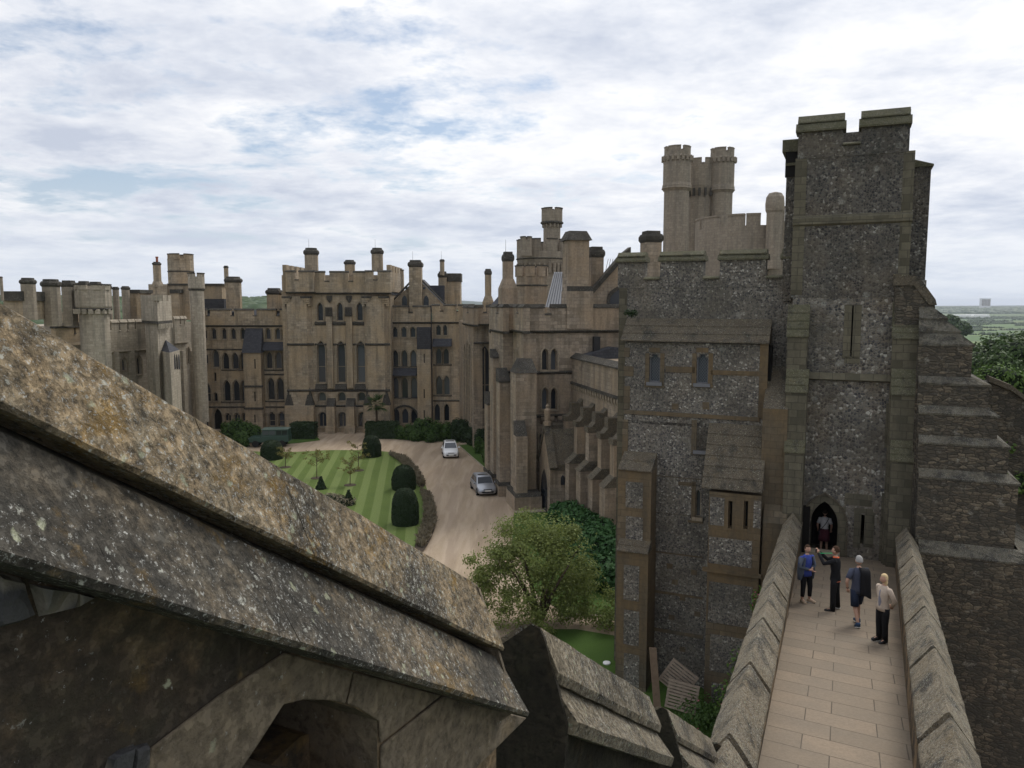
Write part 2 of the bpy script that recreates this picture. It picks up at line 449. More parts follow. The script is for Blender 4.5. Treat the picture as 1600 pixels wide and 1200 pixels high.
M['darkface'] = lichen('shaded_mossy_end_stone', (.045, .037, .026), (.03, .026, .02), sc=.8, white=.0, yellow=.05, dark=(.022, .02, .015), bd=.02, moss=.15)  # shade of the end faces put into the stone colour, with a little moss
M['voussoir'] = lichen('smooth_arch_stone', (.225, .18, .125), (.165, .135, .10), sc=.8, white=.05, yellow=.12, dark=(.07, .058, .045), bd=.012, pit=.6, darkp=.6)
M['glass'] = plain('dark_glass', (.018, .022, .028), .12, 0, .5)
M['glassb'] = plain('blue_dark_glass', (.03, .042, .06), .2, 0, .5)
for k_ in ('glass', 'glassb'):       # sky reflection put into the base colour, stronger on some panes
    t_ = M[k_].node_tree; b_ = t_.nodes['Principled BSDF']; c_ = tuple(b_.inputs['Base Color'].default_value)[:3]
    r_ = N(t_, 'ShaderNodeObjectInfo').outputs['Random']
    t_.links.new(mix(t_, ramp(t_, r_, [(.3, g(0)), (1, g(1))]), c_, (.085, .095, .11)), b_.inputs['Base Color'])
    bump(t_, b_, nz(t_, pos(t_), 2.2, 3), .03, .35)
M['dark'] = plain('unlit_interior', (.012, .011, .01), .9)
M['iron'] = plain('dark_metal', (.03, .03, .032), .5, .3)
M['lead'] = plain('window_lead', (.16, .165, .18), .5, .2)
M['clay'] = plain('clay_pot', (.28, .09, .05), .8, var=.2)
M['tim'] = plain('weathered_timber', (.16, .115, .08), .85, var=.4, vs=9)
M['tim2'] = plain('grey_pallet_wood', (.26, .21, .165), .85, var=.35, vs=9)
M['white'] = plain('white_paint', (.75, .75, .74), .4)
M['bark'] = plain('bark', (.075, .055, .038), .9, var=.4, vs=8)
# ------------------------------------------------------------------ ground
def sheet(name, pts, z, m, label=None, kind='structure', th=0.0):
    vs = [Vector((x, y, z)) for x, y in pts]
    mb = MB()
    if th: mb.prism([(x, y, z - th) for x, y in pts], Vector((0, 0, th)))
    else:
        mb.add(vs, [tuple(t) for t in tessellate_polygon([vs])])
    o = mb.build(name, m, recalc=bool(th))
    if not th:
        me = o.data
        bm = bmesh.new(); bm.from_mesh(me)
        for f in bm.faces:
            if f.normal.z < 0: f.normal_flip()
        bm.to_mesh(me); bm.free()
    return tag(o, label, kind=kind)


def ss(a, b, x):
    t = min(1, max(0, (x - a) / (b - a))); return t * t * (3 - 2 * t)


def ground_h(x, y):
    # flat castle court on a hilltop, fall to the river plain, wooded rise far off
    dx = max(0, abs(x + 5) - 62); dy = max(0, y - 150, -20 - y)
    r = sqrt(dx * dx + dy * dy)
    h = -38 * ss(0, 330, r)
    R = sqrt(x * x + y * y)
    nn = noise.noise(Vector((x * .0006, y * .0006, 1.3)))
    h += ss(3800, 5200, R) * (30 + 14 * nn + 5 * noise.noise(Vector((x * .004, y * .004, 0))))
    az = math.atan2(x, y)
    wl = ss(.06, -.12, az)           # nearer wooded downs to the left
    h += wl * ss(420, 900, R) * (50 + 14 * noise.noise(Vector((x * .003, y * .003, 4))))
    return h + .5 * noise.noise(Vector((x * .02, y * .02, 0))) * ss(10, 100, r)


def axis(near, step, far):
    a = [0.0]; st = step
    while a[-1] < far:
        if a[-1] > near: st *= 1.13
        a.append(a[-1] + st)
    return [-v for v in a[:0:-1]] + a


m, t, b = mat('meadow_and_wood')
P = pos(t)
big = nz(t, P, .004, 4, .5); fld = N(t, 'ShaderNodeTexVoronoi', feature='F1', ins={'Vector': N(t, 'ShaderNodeMapping', ins={'Vector': P, 'Scale': (.0018, .006, 1)}).outputs[0], 'Scale': 1.0})
fr_ = N(t, 'ShaderNodeSeparateColor', ins={0: fld.outputs['Color']}).outputs[0]
col = ramp(t, fr_, [(.0, (.065, .12, .03)), (.4, (.10, .155, .04)), (.7, (.14, .165, .06)), (1, (.05, .10, .025))])
fe = N(t, 'ShaderNodeTexVoronoi', feature='DISTANCE_TO_EDGE', ins={'Vector': N(t, 'ShaderNodeMapping', ins={'Vector': P, 'Scale': (.0018, .006, 1)}).outputs[0], 'Scale': 1.0}).outputs[0]
col = mix(t, ramp(t, fe, [(.02, g(1)), (.035, g(0))]), col, (.03, .042, .02))
zc = N(t, 'ShaderNodeSeparateXYZ', ins={0: P}).outputs[2]
col = mix(t, ramp(t, M_(t, 'MULTIPLY', M_(t, 'ADD', zc, 36), .1), [(.2, g(0)), (.8, g(1))]), col, (.03, .05, .018))
t.links.new(col, b.inputs['Base Color'])
bump(t, b, nz(t, P, .15, 5, .7), 1.2, .8)
M['meadow'] = m
ax = axis(160, 8, 9000); nx = len(ax)
gm = MB(); gm.v = [Vector((x, y, ground_h(x, y) - .02)) for y in ax for x in ax]
gm.f = [(j * nx + i, j * nx + i + 1, (j + 1) * nx + i + 1, (j + 1) * nx + i) for j in range(nx - 1) for i in range(nx - 1)]
gm.m = [0] * len(gm.f)
tag(gm.build('ground', M['meadow'], smooth=True, recalc=False, uv=False), kind='structure')

# gravel court
m, t, b = mat('gravel')
P = pos(t)
n1 = nz(t, P, .25, 6, .6); n2 = nz(t, P, 14, 5, .75)
tr_ = N(t, 'ShaderNodeMapping', ins={'Vector': P, 'Scale': (.9, .12, 1), 'Rotation': (0, 0, .15)}).outputs[0]
n3 = nz(t, tr_, 1.2, 5, .6, .6)
col = mix(t, n1, (.33, .255, .172), (.42, .335, .24))
col = mix(t, ramp(t, n2, [(.3, g(.55)), (.6, g(0))]), col, (.17, .125, .09))
col = mix(t, M_(t, 'MULTIPLY', ramp(t, n3, [(.42, g(0)), (.6, g(1))]), .5), col, (.46, .37, .285))
tw_ = N(t, 'ShaderNodeMapping', ins={'Vector': P, 'Scale': (.55, .05, 1), 'Rotation': (0, 0, .22), 'Location': (3, 1, 0)}).outputs[0]
col = mix(t, M_(t, 'MULTIPLY', ramp(t, nz(t, tw_, 2.0, 4, .55), [(.48, g(0)), (.56, g(1))]), .38), col, (.22, .165, .12))
t.links.new(col, b.inputs['Base Color']); bump(t, b, n2, .02, .6)
M['gravel'] = m
sheet('gravel_court', [(-52, 8), (30, 8), (30, 128), (-52, 128)], .012, M['gravel'])


def grassm(name, stripe=None, c1=(.062, .098, .018), c2=(.105, .148, .03)):
    m, t, b = mat(name)
    P = pos(t)
    n2 = nz(t, P, 20, 4, .8); n1 = nz(t, P, .5, 5, .6)
    col = mix(t, n1, c1, c2)
    if stripe:
        w = N(t, 'ShaderNodeTexWave', wave_type='BANDS', bands_direction='X', ins={'Vector': N(t, 'ShaderNodeMapping', ins={'Vector': P, 'Rotation': (0, 0, radians(-7))}).outputs[0], 'Scale': stripe, 'Distortion': .35, 'Detail': 2.0, 'Detail Scale': .4}).outputs[0]
        col = mix(t, ramp(t, w, [(.42, g(0)), (.58, g(.75))]), col, (.155, .20, .062))
    col = mix(t, ramp(t, n2, [(.25, g(.5)), (.6, g(0))]), col, (.03, .055, .012))
    t.links.new(col, b.inputs['Base Color']); bump(t, b, n2, .05, .8)
    return m


M['lawn'] = grassm('mown_striped_lawn', 2 * pi / 1.35 / 20)
M['grass'] = grassm('rough_grass', None, (.045, .095, .016), (.075, .135, .022))


def gp(*pp): return [tuple(atZ(x, y)[:2]) for x, y in pp]


def smooth_loop(pts, n=6):
    out = []; L = len(pts)
    for i in range(L):
        p0, p1, p2, p3 = (Vector(pts[(i + k - 1) % L]) for k in range(4))
        for k in range(n):
            s = k / n
            q = .5 * ((2 * p1) + (-p0 + p2) * s + (2 * p0 - 5 * p1 + 4 * p2 - p3) * s * s + (-p0 + 3 * p1 - 3 * p2 + p3) * s ** 3)
            out.append(tuple(q))
    return out


lawn_pts = gp((600, 706), (636, 716), (652, 735), (664, 757), (672, 785), (668, 812), (655, 852)) + [(-10, 42), (-20, 37), (-32, 40), (-41, 50), (-43, 64), (-39, 76), (-33, 82)] + gp((450, 707), (520, 704))
lawn_pts = smooth_loop(lawn_pts)
sheet('lawn', lawn_pts, .06, M['lawn'], th=.06)
M['kerb'] = plain('stone_kerb', (.3, .26, .2), .9, var=.2)
M['soil'] = plain('dark_bed_soil', (.055, .042, .03), .95, var=.4)
sheet('planting_bed', smooth_loop(gp((608, 711), (632, 716), (652, 736), (664, 758), (655, 762), (643, 742), (626, 723))), .09, M['soil'])
sheet('planting_bed', smooth_loop(gp((656, 766), (672, 772), (681, 800), (680, 826), (662, 862), (648, 856), (664, 818), (664, 790))), .09, M['soil'])
# verge by the chapel, verge under the far range, and the near lawns
def edged(name, pts):
    sheet(name, pts, .07, M['grass'], th=.07)
edged('grass_verge', gp((716, 696), (735, 695), (766, 728), (764, 738)) )
edged('grass_verge', gp((575, 681), (720, 681), (716, 692), (690, 690), (640, 688), (600, 685)))
edged('grass_verge', gp((440, 684), (496, 684), (500, 688), (470, 692), (448, 694)))
edged('near_lawn', gp((803, 803), (866, 801), (1010, 850), (1010, 970), (965, 966), (885, 961), (840, 930), (800, 850)))
edged('near_lawn', gp((840, 985), (900, 985), (965, 996), (1010, 1004)) + [(9.5, 26), (2, 22), (-3, 26)])
sheet('pavement', gp((798, 791), (863, 789), (868, 800), (806, 803)), .1, M['kerb'], th=.1)
# narrow stone edging
def edging(pts, closed=False, w=.12, h=.1):
    mb = MB()
    for (a, b2) in zip(pts, pts[1:]):
        a = Vector((a[0], a[1], 0)); c = Vector((b2[0], b2[1], 0)); d = (c - a)
        if d.length < .01: continue
        n = Vector((-d.y, d.x, 0)).normalized() * w / 2
        mb.prism([a - n, c - n, c + n, a + n], Vector((0, 0, h)))
    tag(mb.build('kerb_edging', M['kerb']), kind='structure')
edging(gp((716, 696), (764, 738)))
edging(gp((885, 961), (965, 966), (1010, 970)))

# ------------------------------------------------------------------ window and facade kit
def wpoly(kind, u0, u1, z0, z1):
    w = u1 - u0; c = (u0 + u1) / 2
    if kind == 'r': return [(u0, z0), (u1, z0), (u1, z1), (u0, z1)]
    if kind == 's':      # shouldered head
        k = min(w * .28, (z1 - z0) * .3)
        return [(u0, z0), (u1, z0), (u1, z1 - k * 1.2), (u1 - k * .8, z1 - k * .9), (u1 - k, z1), (u0 + k, z1), (u0 + k * .8, z1 - k * .9), (u0, z1 - k * 1.2)]
    if kind == 'a':
        hs = min(w * .5, (z1 - z0) * .5); zs = z1 - hs
        return [(u0, z0), (u1, z0)] + [(c + w / 2 * cos(pi * i / 8), zs + hs * sin(pi * i / 8)) for i in range(9)]
    # pointed
    hs = min(w * .95, (z1 - z0) * .55); zs = z1 - hs
    R_ = w * .95; am = math.acos((R_ - w / 2) / R_); hh = R_ * sin(am)
    ri = [(u1 - R_ + R_ * cos(am * i / 5), zs + hs * sin(am * i / 5) * R_ / hh) for i in range(6)]
    le = [(2 * c - x, z) for x, z in ri[-2::-1]]
    return [(u0, z0), (u1, z0)] + ri + le


def inset(poly, k):
    cu = sum(p[0] for p in poly) / len(poly); z0 = min(p[1] for p in poly); z1 = max(p[1] for p in poly); cz = (z0 + z1) / 2
    w = max(p[0] for p in poly) - min(p[0] for p in poly); h = z1 - z0
    return [(cu + (x - cu) * (1 + 2 * k / w), cz + (z - cz) * (1 + 2 * k / h)) for x, z in poly]


def ringmesh(mb, fr, a, b2, d0, d1, mi=0, skip0=False):
    n = len(a); rng = range(n)
    vs = [fr.P(u, z, d1) for u, z in a] + [fr.P(u, z, d1) for u, z in b2] + [fr.P(u, z, d0) for u, z in a] + [fr.P(u, z, d0) for u, z in b2]
    fs = []
    for i in rng:
        if skip0 and i == 0: continue
        j = (i + 1) % n
        fs += [(i, j, n + j, n + i), (2 * n + i, 2 * n + j, j, i), (n + i, n + j, 3 * n + j, 3 * n + i), (2 * n + j, 2 * n + i, 3 * n + i, 3 * n + j)]
    mb.add(vs, fs, mi)


def window(fr, parent, u0, u1, z0, z1, kind='p', d=0.0, mull=0, tran=0, hood=True, sill=True, rev=.3, fm='dress', gm_='glass', lead=False):
    poly = wpoly(kind, u0, u1, z0, z1); mb = MB()
    w = u1 - u0
    ringmesh(mb, fr, poly, inset(poly, min(-.04, -w * .07)), d - rev - .02, d - rev + .12)
    if hood and kind != 'r': ringmesh(mb, fr, inset(poly, .16), inset(poly, .05), d + .003, d + .1, skip0=True)
    if sill: mb.fbox(fr, u0 - .1, u1 + .1, z0 - .14, z0 - .003, d + .002, d + .1)
    for k in range(mull):
        c = u0 + w * (k + 1) / (mull + 1)
        mb.fbox(fr, c - .05, c + .05, z0 + .02, z1 - w * .3, d - rev + .001, d - rev + .1)
    for k in range(tran):
        c = z0 + (z1 - z0) * (k + 1) / (tran + 1.6)
        mb.fbox(fr, u0 + .03, u1 - .03, c - .035, c + .035, d - rev + .003, d - rev + .08)
    o = mb.build('window', M[fm], parent)
    pm = MB(); vs = [fr.P(u, z, d - rev + .03) for u, z in poly]
    tr = [tuple(t) for t in tessellate_polygon([vs])]
    pm.add(vs, tr, 0)
    if lead:
        L = .13; n = int((w + z1 - z0) / L) + 2
        import itertools
        for sgn in (1, -1):
            for k in range(-n, n):
                # diagonal cames clipped to the rectangle
                pts = []
                for q in range(0, 61):
                    uu = u0 + w * q / 60; z = z0 + k * L + sgn * (uu - u0) * 1.3
                    if z0 + .03 < z < z1 - .12: pts.append((uu, z))
                if len(pts) > 1:
                    a, b2 = pts[0], pts[-1]
                    pm.add([fr.P(a[0], a[1] - .009, d - rev + .045), fr.P(b2[0], b2[1] - .009, d - rev + .045), fr.P(b2[0], b2[1] + .009, d - rev + .045), fr.P(a[0], a[1] + .009, d - rev + .045)], [(0, 1, 2, 3)], 1)
    p = pm.build('pane', [M[gm_], M['lead']], o, recalc=False)
    return o


def facade(fr, root, x0, x1, y0, y1, wins, d=0.0, u01=None, m='palace', depth=10, name='wall', rev=.35, zb=None, fm='dress'):
    """wall slab with real window openings; outline and openings read at pixels on the wall plane"""
    a = fr.uz(x0, y1, d); b2 = fr.uz(x1, y0, d)
    z0 = a[1] if zb is None else zb; z1 = fr.uz((x0 + x1) / 2, y0, d)[1]
    u0, u1 = u01 or (a[0], b2[0])
    outer = [(u0, z0), (u1, z0), (u1, z1), (u0, z1)]
    holes = []; ws = []
    for w in wins:
        cx_, ya, yb, wp, kind = w[:5]; kw = w[5] if len(w) > 5 else {}
        ua = fr.uz(cx_ - wp / 2, (ya + yb) / 2, d)[0]; ub = fr.uz(cx_ + wp / 2, (ya + yb) / 2, d)[0]
        za = fr.uz(cx_, yb, d)[1]; zb_ = fr.uz(cx_, ya, d)[1]
        za = max(za, z0 + .02)
        holes.append(wpoly(kind, ua, ub, za, zb_)); ws.append((ua, ub, za, zb_, kind, kw))
    mb = MB()
    mb.wall(fr, outer, holes, d, rev, 0)
    P = fr.P; D = d - depth
    vs = [P(u0, z0, d), P(u1, z0, d), P(u1, z1, d), P(u0, z1, d), P(u0, z0, D), P(u1, z0, D), P(u1, z1, D), P(u0, z1, D)]
    mb.add(vs, [(0, 3, 7, 4), (1, 5, 6, 2), (3, 2, 6, 7), (5, 4, 7, 6)], 0)
    o = mb.build(name, M[m], root, recalc=False)
    for ua, ub, za, zb_, kind, kw in ws: window(fr, root, ua, ub, za, zb_, kind, d=d, rev=rev, **{'fm': fm, **kw})
    return u0, u1, z0, z1


def parapet(fr, root, x0, x1, ytop, ycren, ybase, crens, d=.25, th=.5, m='palace', string=True, cope='trim', name='parapet', copeh=.22, proud=.07):
    xm = (x0 + x1) / 2
    u0 = fr.uz(x0, ytop, d)[0]; u1 = fr.uz(x1, ytop, d)[0]
    zt = fr.uz(xm, ytop, d)[1]; zc = fr.uz(xm, ycren, d)[1]; zb = fr.uz(xm, ybase, d)[1]
    mb = MB()
    mb.fbox(fr, u0, u1, zb, zc, d - th, d)
    cs = sorted((fr.uz(a, ycren, d)[0], fr.uz(b2, ycren, d)[0]) for a, b2 in crens)
    e = u0; segs = []
    for a, b2 in cs: segs.append((e, a)); e = b2
    segs.append((e, u1))
    for a, b2 in segs:
        if b2 - a < .05: continue
        mb.fbox(fr, a, b2, zc + .002, zt - copeh, d - th, d)
        if copeh > .4:      # two weathered courses with a lip between
            zm_ = zt - copeh * .48
            mb.fside(fr, [(d + proud, zt - copeh + .002), (d + proud, zt - copeh + .07), (d - .02, zm_), (d - th + .02, zm_), (d - th - proud, zt - copeh + .07), (d - th - proud, zt - copeh + .002)], a - .09, b2 + .09, 1)
            mb.fside(fr, [(d + .035, zm_ + .002), (d + .035, zm_ + .045), (d - .16, zt), (d - th + .16, zt), (d - th - .035, zm_ + .045), (d - th - .035, zm_ + .002)], a - .03, b2 + .03, 1)
        else: mb.fside(fr, [(d + proud, zt - copeh + .002), (d + proud, zt - copeh + .07), (d - .1, zt), (d - th + .1, zt), (d - th - proud, zt - copeh + .07), (d - th - proud, zt - copeh + .002)], a - .04, b2 + .04, 1)
    for a, b2 in cs:
        mb.fside(fr, [(d + proud, zc + .004), (d + proud, zc + .05), (d - .12, zc + .13), (d - th - proud, zc + .13), (d - th - proud, zc + .004)], a + .003, b2 - .003, 1)
    if string: mb.fside(fr, [(d - th, zb - .22), (d - .1, zb - .22), (d + .1, zb - .06), (d + .1, zb - .002), (d - th, zb - .002)], u0 - .05, u1 + .05, 1)
    return mb.build(name, [M[m], M[cope]], root)


def band(fr, root, x0, x1, y, d=0.0, h=.2, pr=.12, m='trim', name='string_course'):
    u0, z = fr.uz(x0, y, d); u1 = fr.uz(x1, y, d)[0]
    z = fr.uz((x0 + x1) / 2, y, d)[1]
    mb = MB(); mb.fside(fr, [(d - .05, z - h / 2), (d + pr * .4, z - h / 2), (d + pr, z - .02), (d + pr, z + .04), (d - .05, z + h / 2)], u0, u1)
    return mb.build(name, M[m], root)


def chimney(root, px, y0, y1, wpx, Y, n=4, rot=pi / 4, m='palace', cap=.16, zb=None, name='chimney', pot=None, base=None, taper=0.0, capm='trim', rod_=False):
    """stack centred on a pixel column, cap to base; built at distance Y"""
    p = atY(px, y0, Y); zt = p.z; z0 = atY(px, y1, Y).z if zb is None else zb
    r = wpx / 2 * (Y / F) * (sqrt(2) if n == 4 else 1.05); h = zt - z0
    c = (p.x, p.y + r * .7)
    k = r * .16; ch = min(cap * 6 * r, h * .3, .9)
    mb = MB()
    mb.loft(c, [(r * .9 * (1 + taper), z0), (r * .9, zt - ch)], n, rot, 0)
    mb.loft(c, [(r * .9, zt - ch), (r * 1.06, zt - ch * .78), (r * 1.06, zt - ch * .5), (r * .92, zt - ch * .28)], n, rot, 1)
    mb.loft(c, [(r * .8, zt - ch * .28), (r * .76, zt)], n, rot, 1)
    if base:
        zb2 = atY(px, base, Y).z
        mb.loft(c, [(r * 1.6, z0), (r * 1.6, zb2 - .2), (r * .95, zb2 + r)], n, rot, 0)
    o = mb.build(name, [M[m], M[capm]], root)
    if pot:
        pm = MB(); pm.loft((c[0] + r * .1, c[1]), [(.14, zt + .003), (.13, zt + .45), (.17, zt + .47), (.17, zt + .62)], 10)
        pm.build('chimney_pot', M['clay'], o)
    if h > 1.5 and rod_:
        rod = MB(); rod.loft((c[0] - r * .3, c[1]), [(.02, zt - .05), (.012, zt + 1.1)], 5); rod.build('lightning_rod', M['iron'], o)
    return o


def rtower(root, px, wpx, Y, prof, n=16, rot=0.0, m='palace', merl=None, name='turret', trim=(), mt=None):
    """tower of revolution: prof = [(radius ratio, ypx)...] bottom up"""
    r = wpx / 2 * Y / F; c0 = atY(px, prof[-1][1], Y); c = (c0.x, c0.y + r * .6)
    pr = [(r * k, atY(px, y, Y).z) for k, y in prof]
    mb = MB(); mb.loft(c, pr, n, rot, 0)
    if merl:
        y0, y1, nm, frac, k = merl
        za, zb = atY(px, y1, Y).z, atY(px, y0, Y).z
        mb.crown(c, r * k, .35, za + .002, zb - .12, nm, frac, rot, 0)
        mb.crown(c, r * k + .05, .45, zb - .118, zb, nm, frac, rot, 1)
    for y, k in trim:
        z = atY(px, y, Y).z; mb.loft(c, [(r * k * .97, z - .14), (r * k * 1.04, z - .03), (r * k * 1.04, z + .03), (r * k * .97, z + .14)], n, rot, 1)
    return mb.build(name, [M[m], M[mt or 'trim']], root)
# ================================================================== far range of the palace
def centre(px, Y, z=0.0): 
    p = atY(px, 600, Y); return (p.x, p.y, z)


T = Fr((0, 95, 0), 0)
tw = thing('castle_tower', 'tall square brown tower with three long lancet windows mid far range', 'castle tower', centre(528, 95))
X = {'tran': 0, 'sill': False}
up = [(500, 473, 501, 9, 'p'), (531, 473, 501, 9, 'p'), (562, 473, 501, 9, 'p')]
big = [(502, 533, 598, 12.5, 'p', {'mull': 0, 'tran': 1}), (533, 533, 598, 12.5, 'p', {'tran': 1}), (564, 533, 598, 12.5, 'p', {'tran': 1})]
small = [(503, 613, 627, 12, 'a'), (534, 613, 627, 12, 'a'), (565, 613, 627, 12, 'a')]
low = [(504, 644, 667, 12.5, 'a', {'mull': 1}), (535, 644, 667, 12.5, 'a', {'mull': 1}), (566, 644, 667, 12.5, 'a', {'mull': 1})]
facade(T, tw, 447, 609, 456, 690, up + big + small + low, m='palace', depth=12, zb=-.1, rev=.5)
# corner turrets, slightly proud, with oversailing heads
mb = MB()
for (a, b2) in ((449, 490), (571, 609)):
    ul, z = T.uz(a, 600); ur = T.uz(b2, 600)[0]
    zt = T.uz(a, 463)[1]
    c = .45
    pl = [(ul, -.1), (ur, -.1)]
    P = T.P
    ring = [P(ul, 0, .05), P(ul + c, 0, .75), P(ur - c, 0, .75), P(ur, 0, .05)]
    mb.prism([Vector((p.x, p.y, -.1)) for p in ring], Vector((0, 0, zt + .1)), 0)
    # splayed base
    zl = T.uz(a, 632)[1]
    mb.prism([P(ul - .15, -.1, .052), P(ul - .15, -.1, .95), P(ur + .15, -.1, .95), P(ur + .15, -.1, .052)], Vector((0, 0, zl + .1)), 0)
    for s0, s1 in ((ul - .15, ul + .9), (ur - .9, ur + .15)):
        m0 = (s0 + s1) / 2
        mb.add([P(s0, zl + .003, .1), P(s1, zl + .003, .1), P(s1, zl + .003, .95), P(s0, zl + .003, .95), P(m0, zl + 2.3, .6)], [(0, 1, 4), (1, 2, 4), (2, 3, 4), (3, 0, 4)], 1)
    # corbels under the head
    for k in range(5):
        zz_ = zt - .25 * k
        for s0, s1 in ((ul - .1, ul + 1.1 - k * .22), (ur - 1.1 + k * .22, ur + .1)):
            mb.fbox(T, s0, s1, zz_ - .21, zz_, .1, 1.0 - k * .07, 1 if k == 0 else 0)
mb.build('corner_turret', [M['palace'], M['trim']], tw)
parapet(T, tw, 446, 490, 422, 438, 456, [(460, 467)], d=1.05, th=.5)
parapet(T, tw, 490.5, 569.5, 423, 440, 457, [(507, 515), (544, 552)], d=.35, th=.5)
parapet(T, tw, 570, 610, 422, 438, 457, [(583, 590)], d=1.05, th=.5)
for a, b2 in ((446, 610),):
    u0 = T.uz(a, 440)[0]; u1 = T.uz(b2, 440)[0]; zt = T.uz(a, 436)[1]; zb = T.uz(a, 456)[1]
    mb = MB()
    for u in (u0 + .1, u1 - .1):
        mb.fbox(T, u - .25, u + .25, zb, zt + .9, -11, .5)
        for k in range(5): mb.fbox(T, u - .25, u + .25, zt + .902, zt + 1.7, -9.5 + k * 2.2, -8.2 + k * 2.2)
    mb.fbox(T, u0, u1, zb - .3, zb + .3, -11.9, -.2, 1)
    mb.split('side_parapet', [M['palace'], M['leadroof']], tw)
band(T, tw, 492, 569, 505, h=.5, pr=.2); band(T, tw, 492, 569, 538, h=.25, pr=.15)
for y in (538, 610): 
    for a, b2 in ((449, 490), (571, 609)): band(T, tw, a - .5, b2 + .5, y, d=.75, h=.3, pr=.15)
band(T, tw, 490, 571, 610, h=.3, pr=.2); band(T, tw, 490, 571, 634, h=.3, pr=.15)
mb = MB()      # pilasters with stepped feet, carved panels on top
for a, b2 in ((510.5, 519.5), (541, 550.5)):
    u0, zt = T.uz(a, 492); u1 = T.uz(b2, 492)[0]
    mb.fbox(T, u0, u1, T.uz(a, 606)[1], zt, .003, .4)
    mb.fbox(T, u0 - .15, u1 + .15, -.1, T.uz(a, 634)[1], .003, .9)
    mb.fside(T, [(.003, T.uz(a, 634)[1] + .003), (.9, T.uz(a, 634)[1] + .003), (.4, T.uz(a, 626)[1]), (.003, T.uz(a, 622)[1])], u0 - .15, u1 + .15, 1)
    mb.fbox(T, u0 - .25, u1 + .25, -.1, .9, .003, 1.3)
mb.split('pilaster', [M['palace'], M['trim']], tw)
mb = MB()
for c in (502, 533, 564):
    u0 = T.uz(c - 9, 600)[0]; u1 = T.uz(c + 9, 600)[0]
    zt = T.uz(c, 600)[1]; zb = T.uz(c, 608)[1]
    mb.fside(T, [(.004, zb), (.35, zb), (.03, zt)], u0, u1)
mb.split('sloped_sill', M['trim'], tw)
for c in (515, 545.5):
    mb = MB(); u, z = T.uz(c, 487); mb.fbox(T, u - .42, u + .42, z - .55, z + .55, .402, .52)
    for k in range(4): mb.loft((0, 0), [], 3) if 0 else mb.fbox(T, u - .3 + .2 * k, u - .2 + .2 * k, z - .4, z + .4, .522, .6)
    mb.build('carved_panel', M['trim'], tw)
    u, z = T.uz(c, 467)
    mb = MB(); mb.fprism(T, [(u - .35, z + .4), (u - .33, z - .05), (u, z - .5), (u + .33, z - .05), (u + .35, z + .4)], .01, .16)
    mb.fprism(T, [(u - .2, z + .28), (u, z - .3), (u + .2, z + .28)], .162, .24)
    mb.build('carved_shield', M['trim'], tw)
chimney(tw, 484, 387, 424, 22, 96.5, n=8, rot=pi / 8, rod_=True)
chimney(tw, 545, 406, 430, 17, 103, n=8, rot=pi / 8)
chimney(tw, 588, 387, 424, 19, 96.5, n=8, rot=pi / 8, rod_=True)
mb = MB(); q = T.off(-11); a = q.uz(446, 440)[0]; b2 = q.uz(612, 440)[0]; z = T.uz(500, 424)[1]
mb.fbox(T, a - .5, b2 + .2, 15, z - .05, -11.6, -11.0); mb.build('rear_parapet', M['palace'], tw)

# left part of the range
R1 = Fr((0, 97, 0), 0)
lr = thing('palace_range', 'four storey brown range between the left corner and the tall square tower', 'castle wing', centre(380, 97))
w = [(c, 513, 530, 7.5, 's') for c in (334, 350, 364.5, 379.5, 419, 434)] + [(321, 516, 529, 4, 's'), (443.5, 513, 529, 5, 's')]
w += [(322.5, 554, 568, 5, 'a'), (337, 546, 574, 10.5, 'p'), (352.5, 551, 577, 10.5, 'p'), (367.5, 551, 577, 10.5, 'p'), (379.3, 551, 577, 7, 'p')]
w += [(420.5, 549, 576, 10, 'p'), (435, 549, 576, 10, 'p'), (445.5, 549, 576, 5, 'p')]
w += [(320, 594, 628, 18, 'p', {'mull': 1, 'tran': 1}), (337, 613, 627, 6, 'p'), (354.5, 594, 627, 11, 'p'), (369, 594, 627, 11, 'p'), (381, 594, 627, 7, 'p'), (336, 582, 596, 4, 'r')]
w += [(423.5, 590, 625, 11, 'p'), (438, 590, 625, 11, 'p')]
w += [(318, 645, 668, 14, 'p', {'mull': 1}), (356, 646, 658, 9.5, 's', {'mull': 1}), (370, 646, 658, 9.5, 's', {'mull': 1}), (382, 646, 658, 7, 's'), (425, 644, 666, 9.5, 's', {'tran': 1}), (440, 644, 666, 9, 's', {'tran': 1})]
w += [(340, 638, 676, 14, 'p', {'gm_': 'dark', 'sill': False})]
facade(R1, lr, 306, 447, 507, 690, w, depth=11, zb=-.1, rev=.4)
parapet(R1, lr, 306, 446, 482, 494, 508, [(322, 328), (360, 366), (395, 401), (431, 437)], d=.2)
for y, a, b2 in ((546, 309, 383), (578, 346, 383), (578, 412, 446), (628, 346, 384), (627, 412, 446), (636, 309, 446), (585, 412, 446)): band(R1, lr, a, b2, y, h=.2)
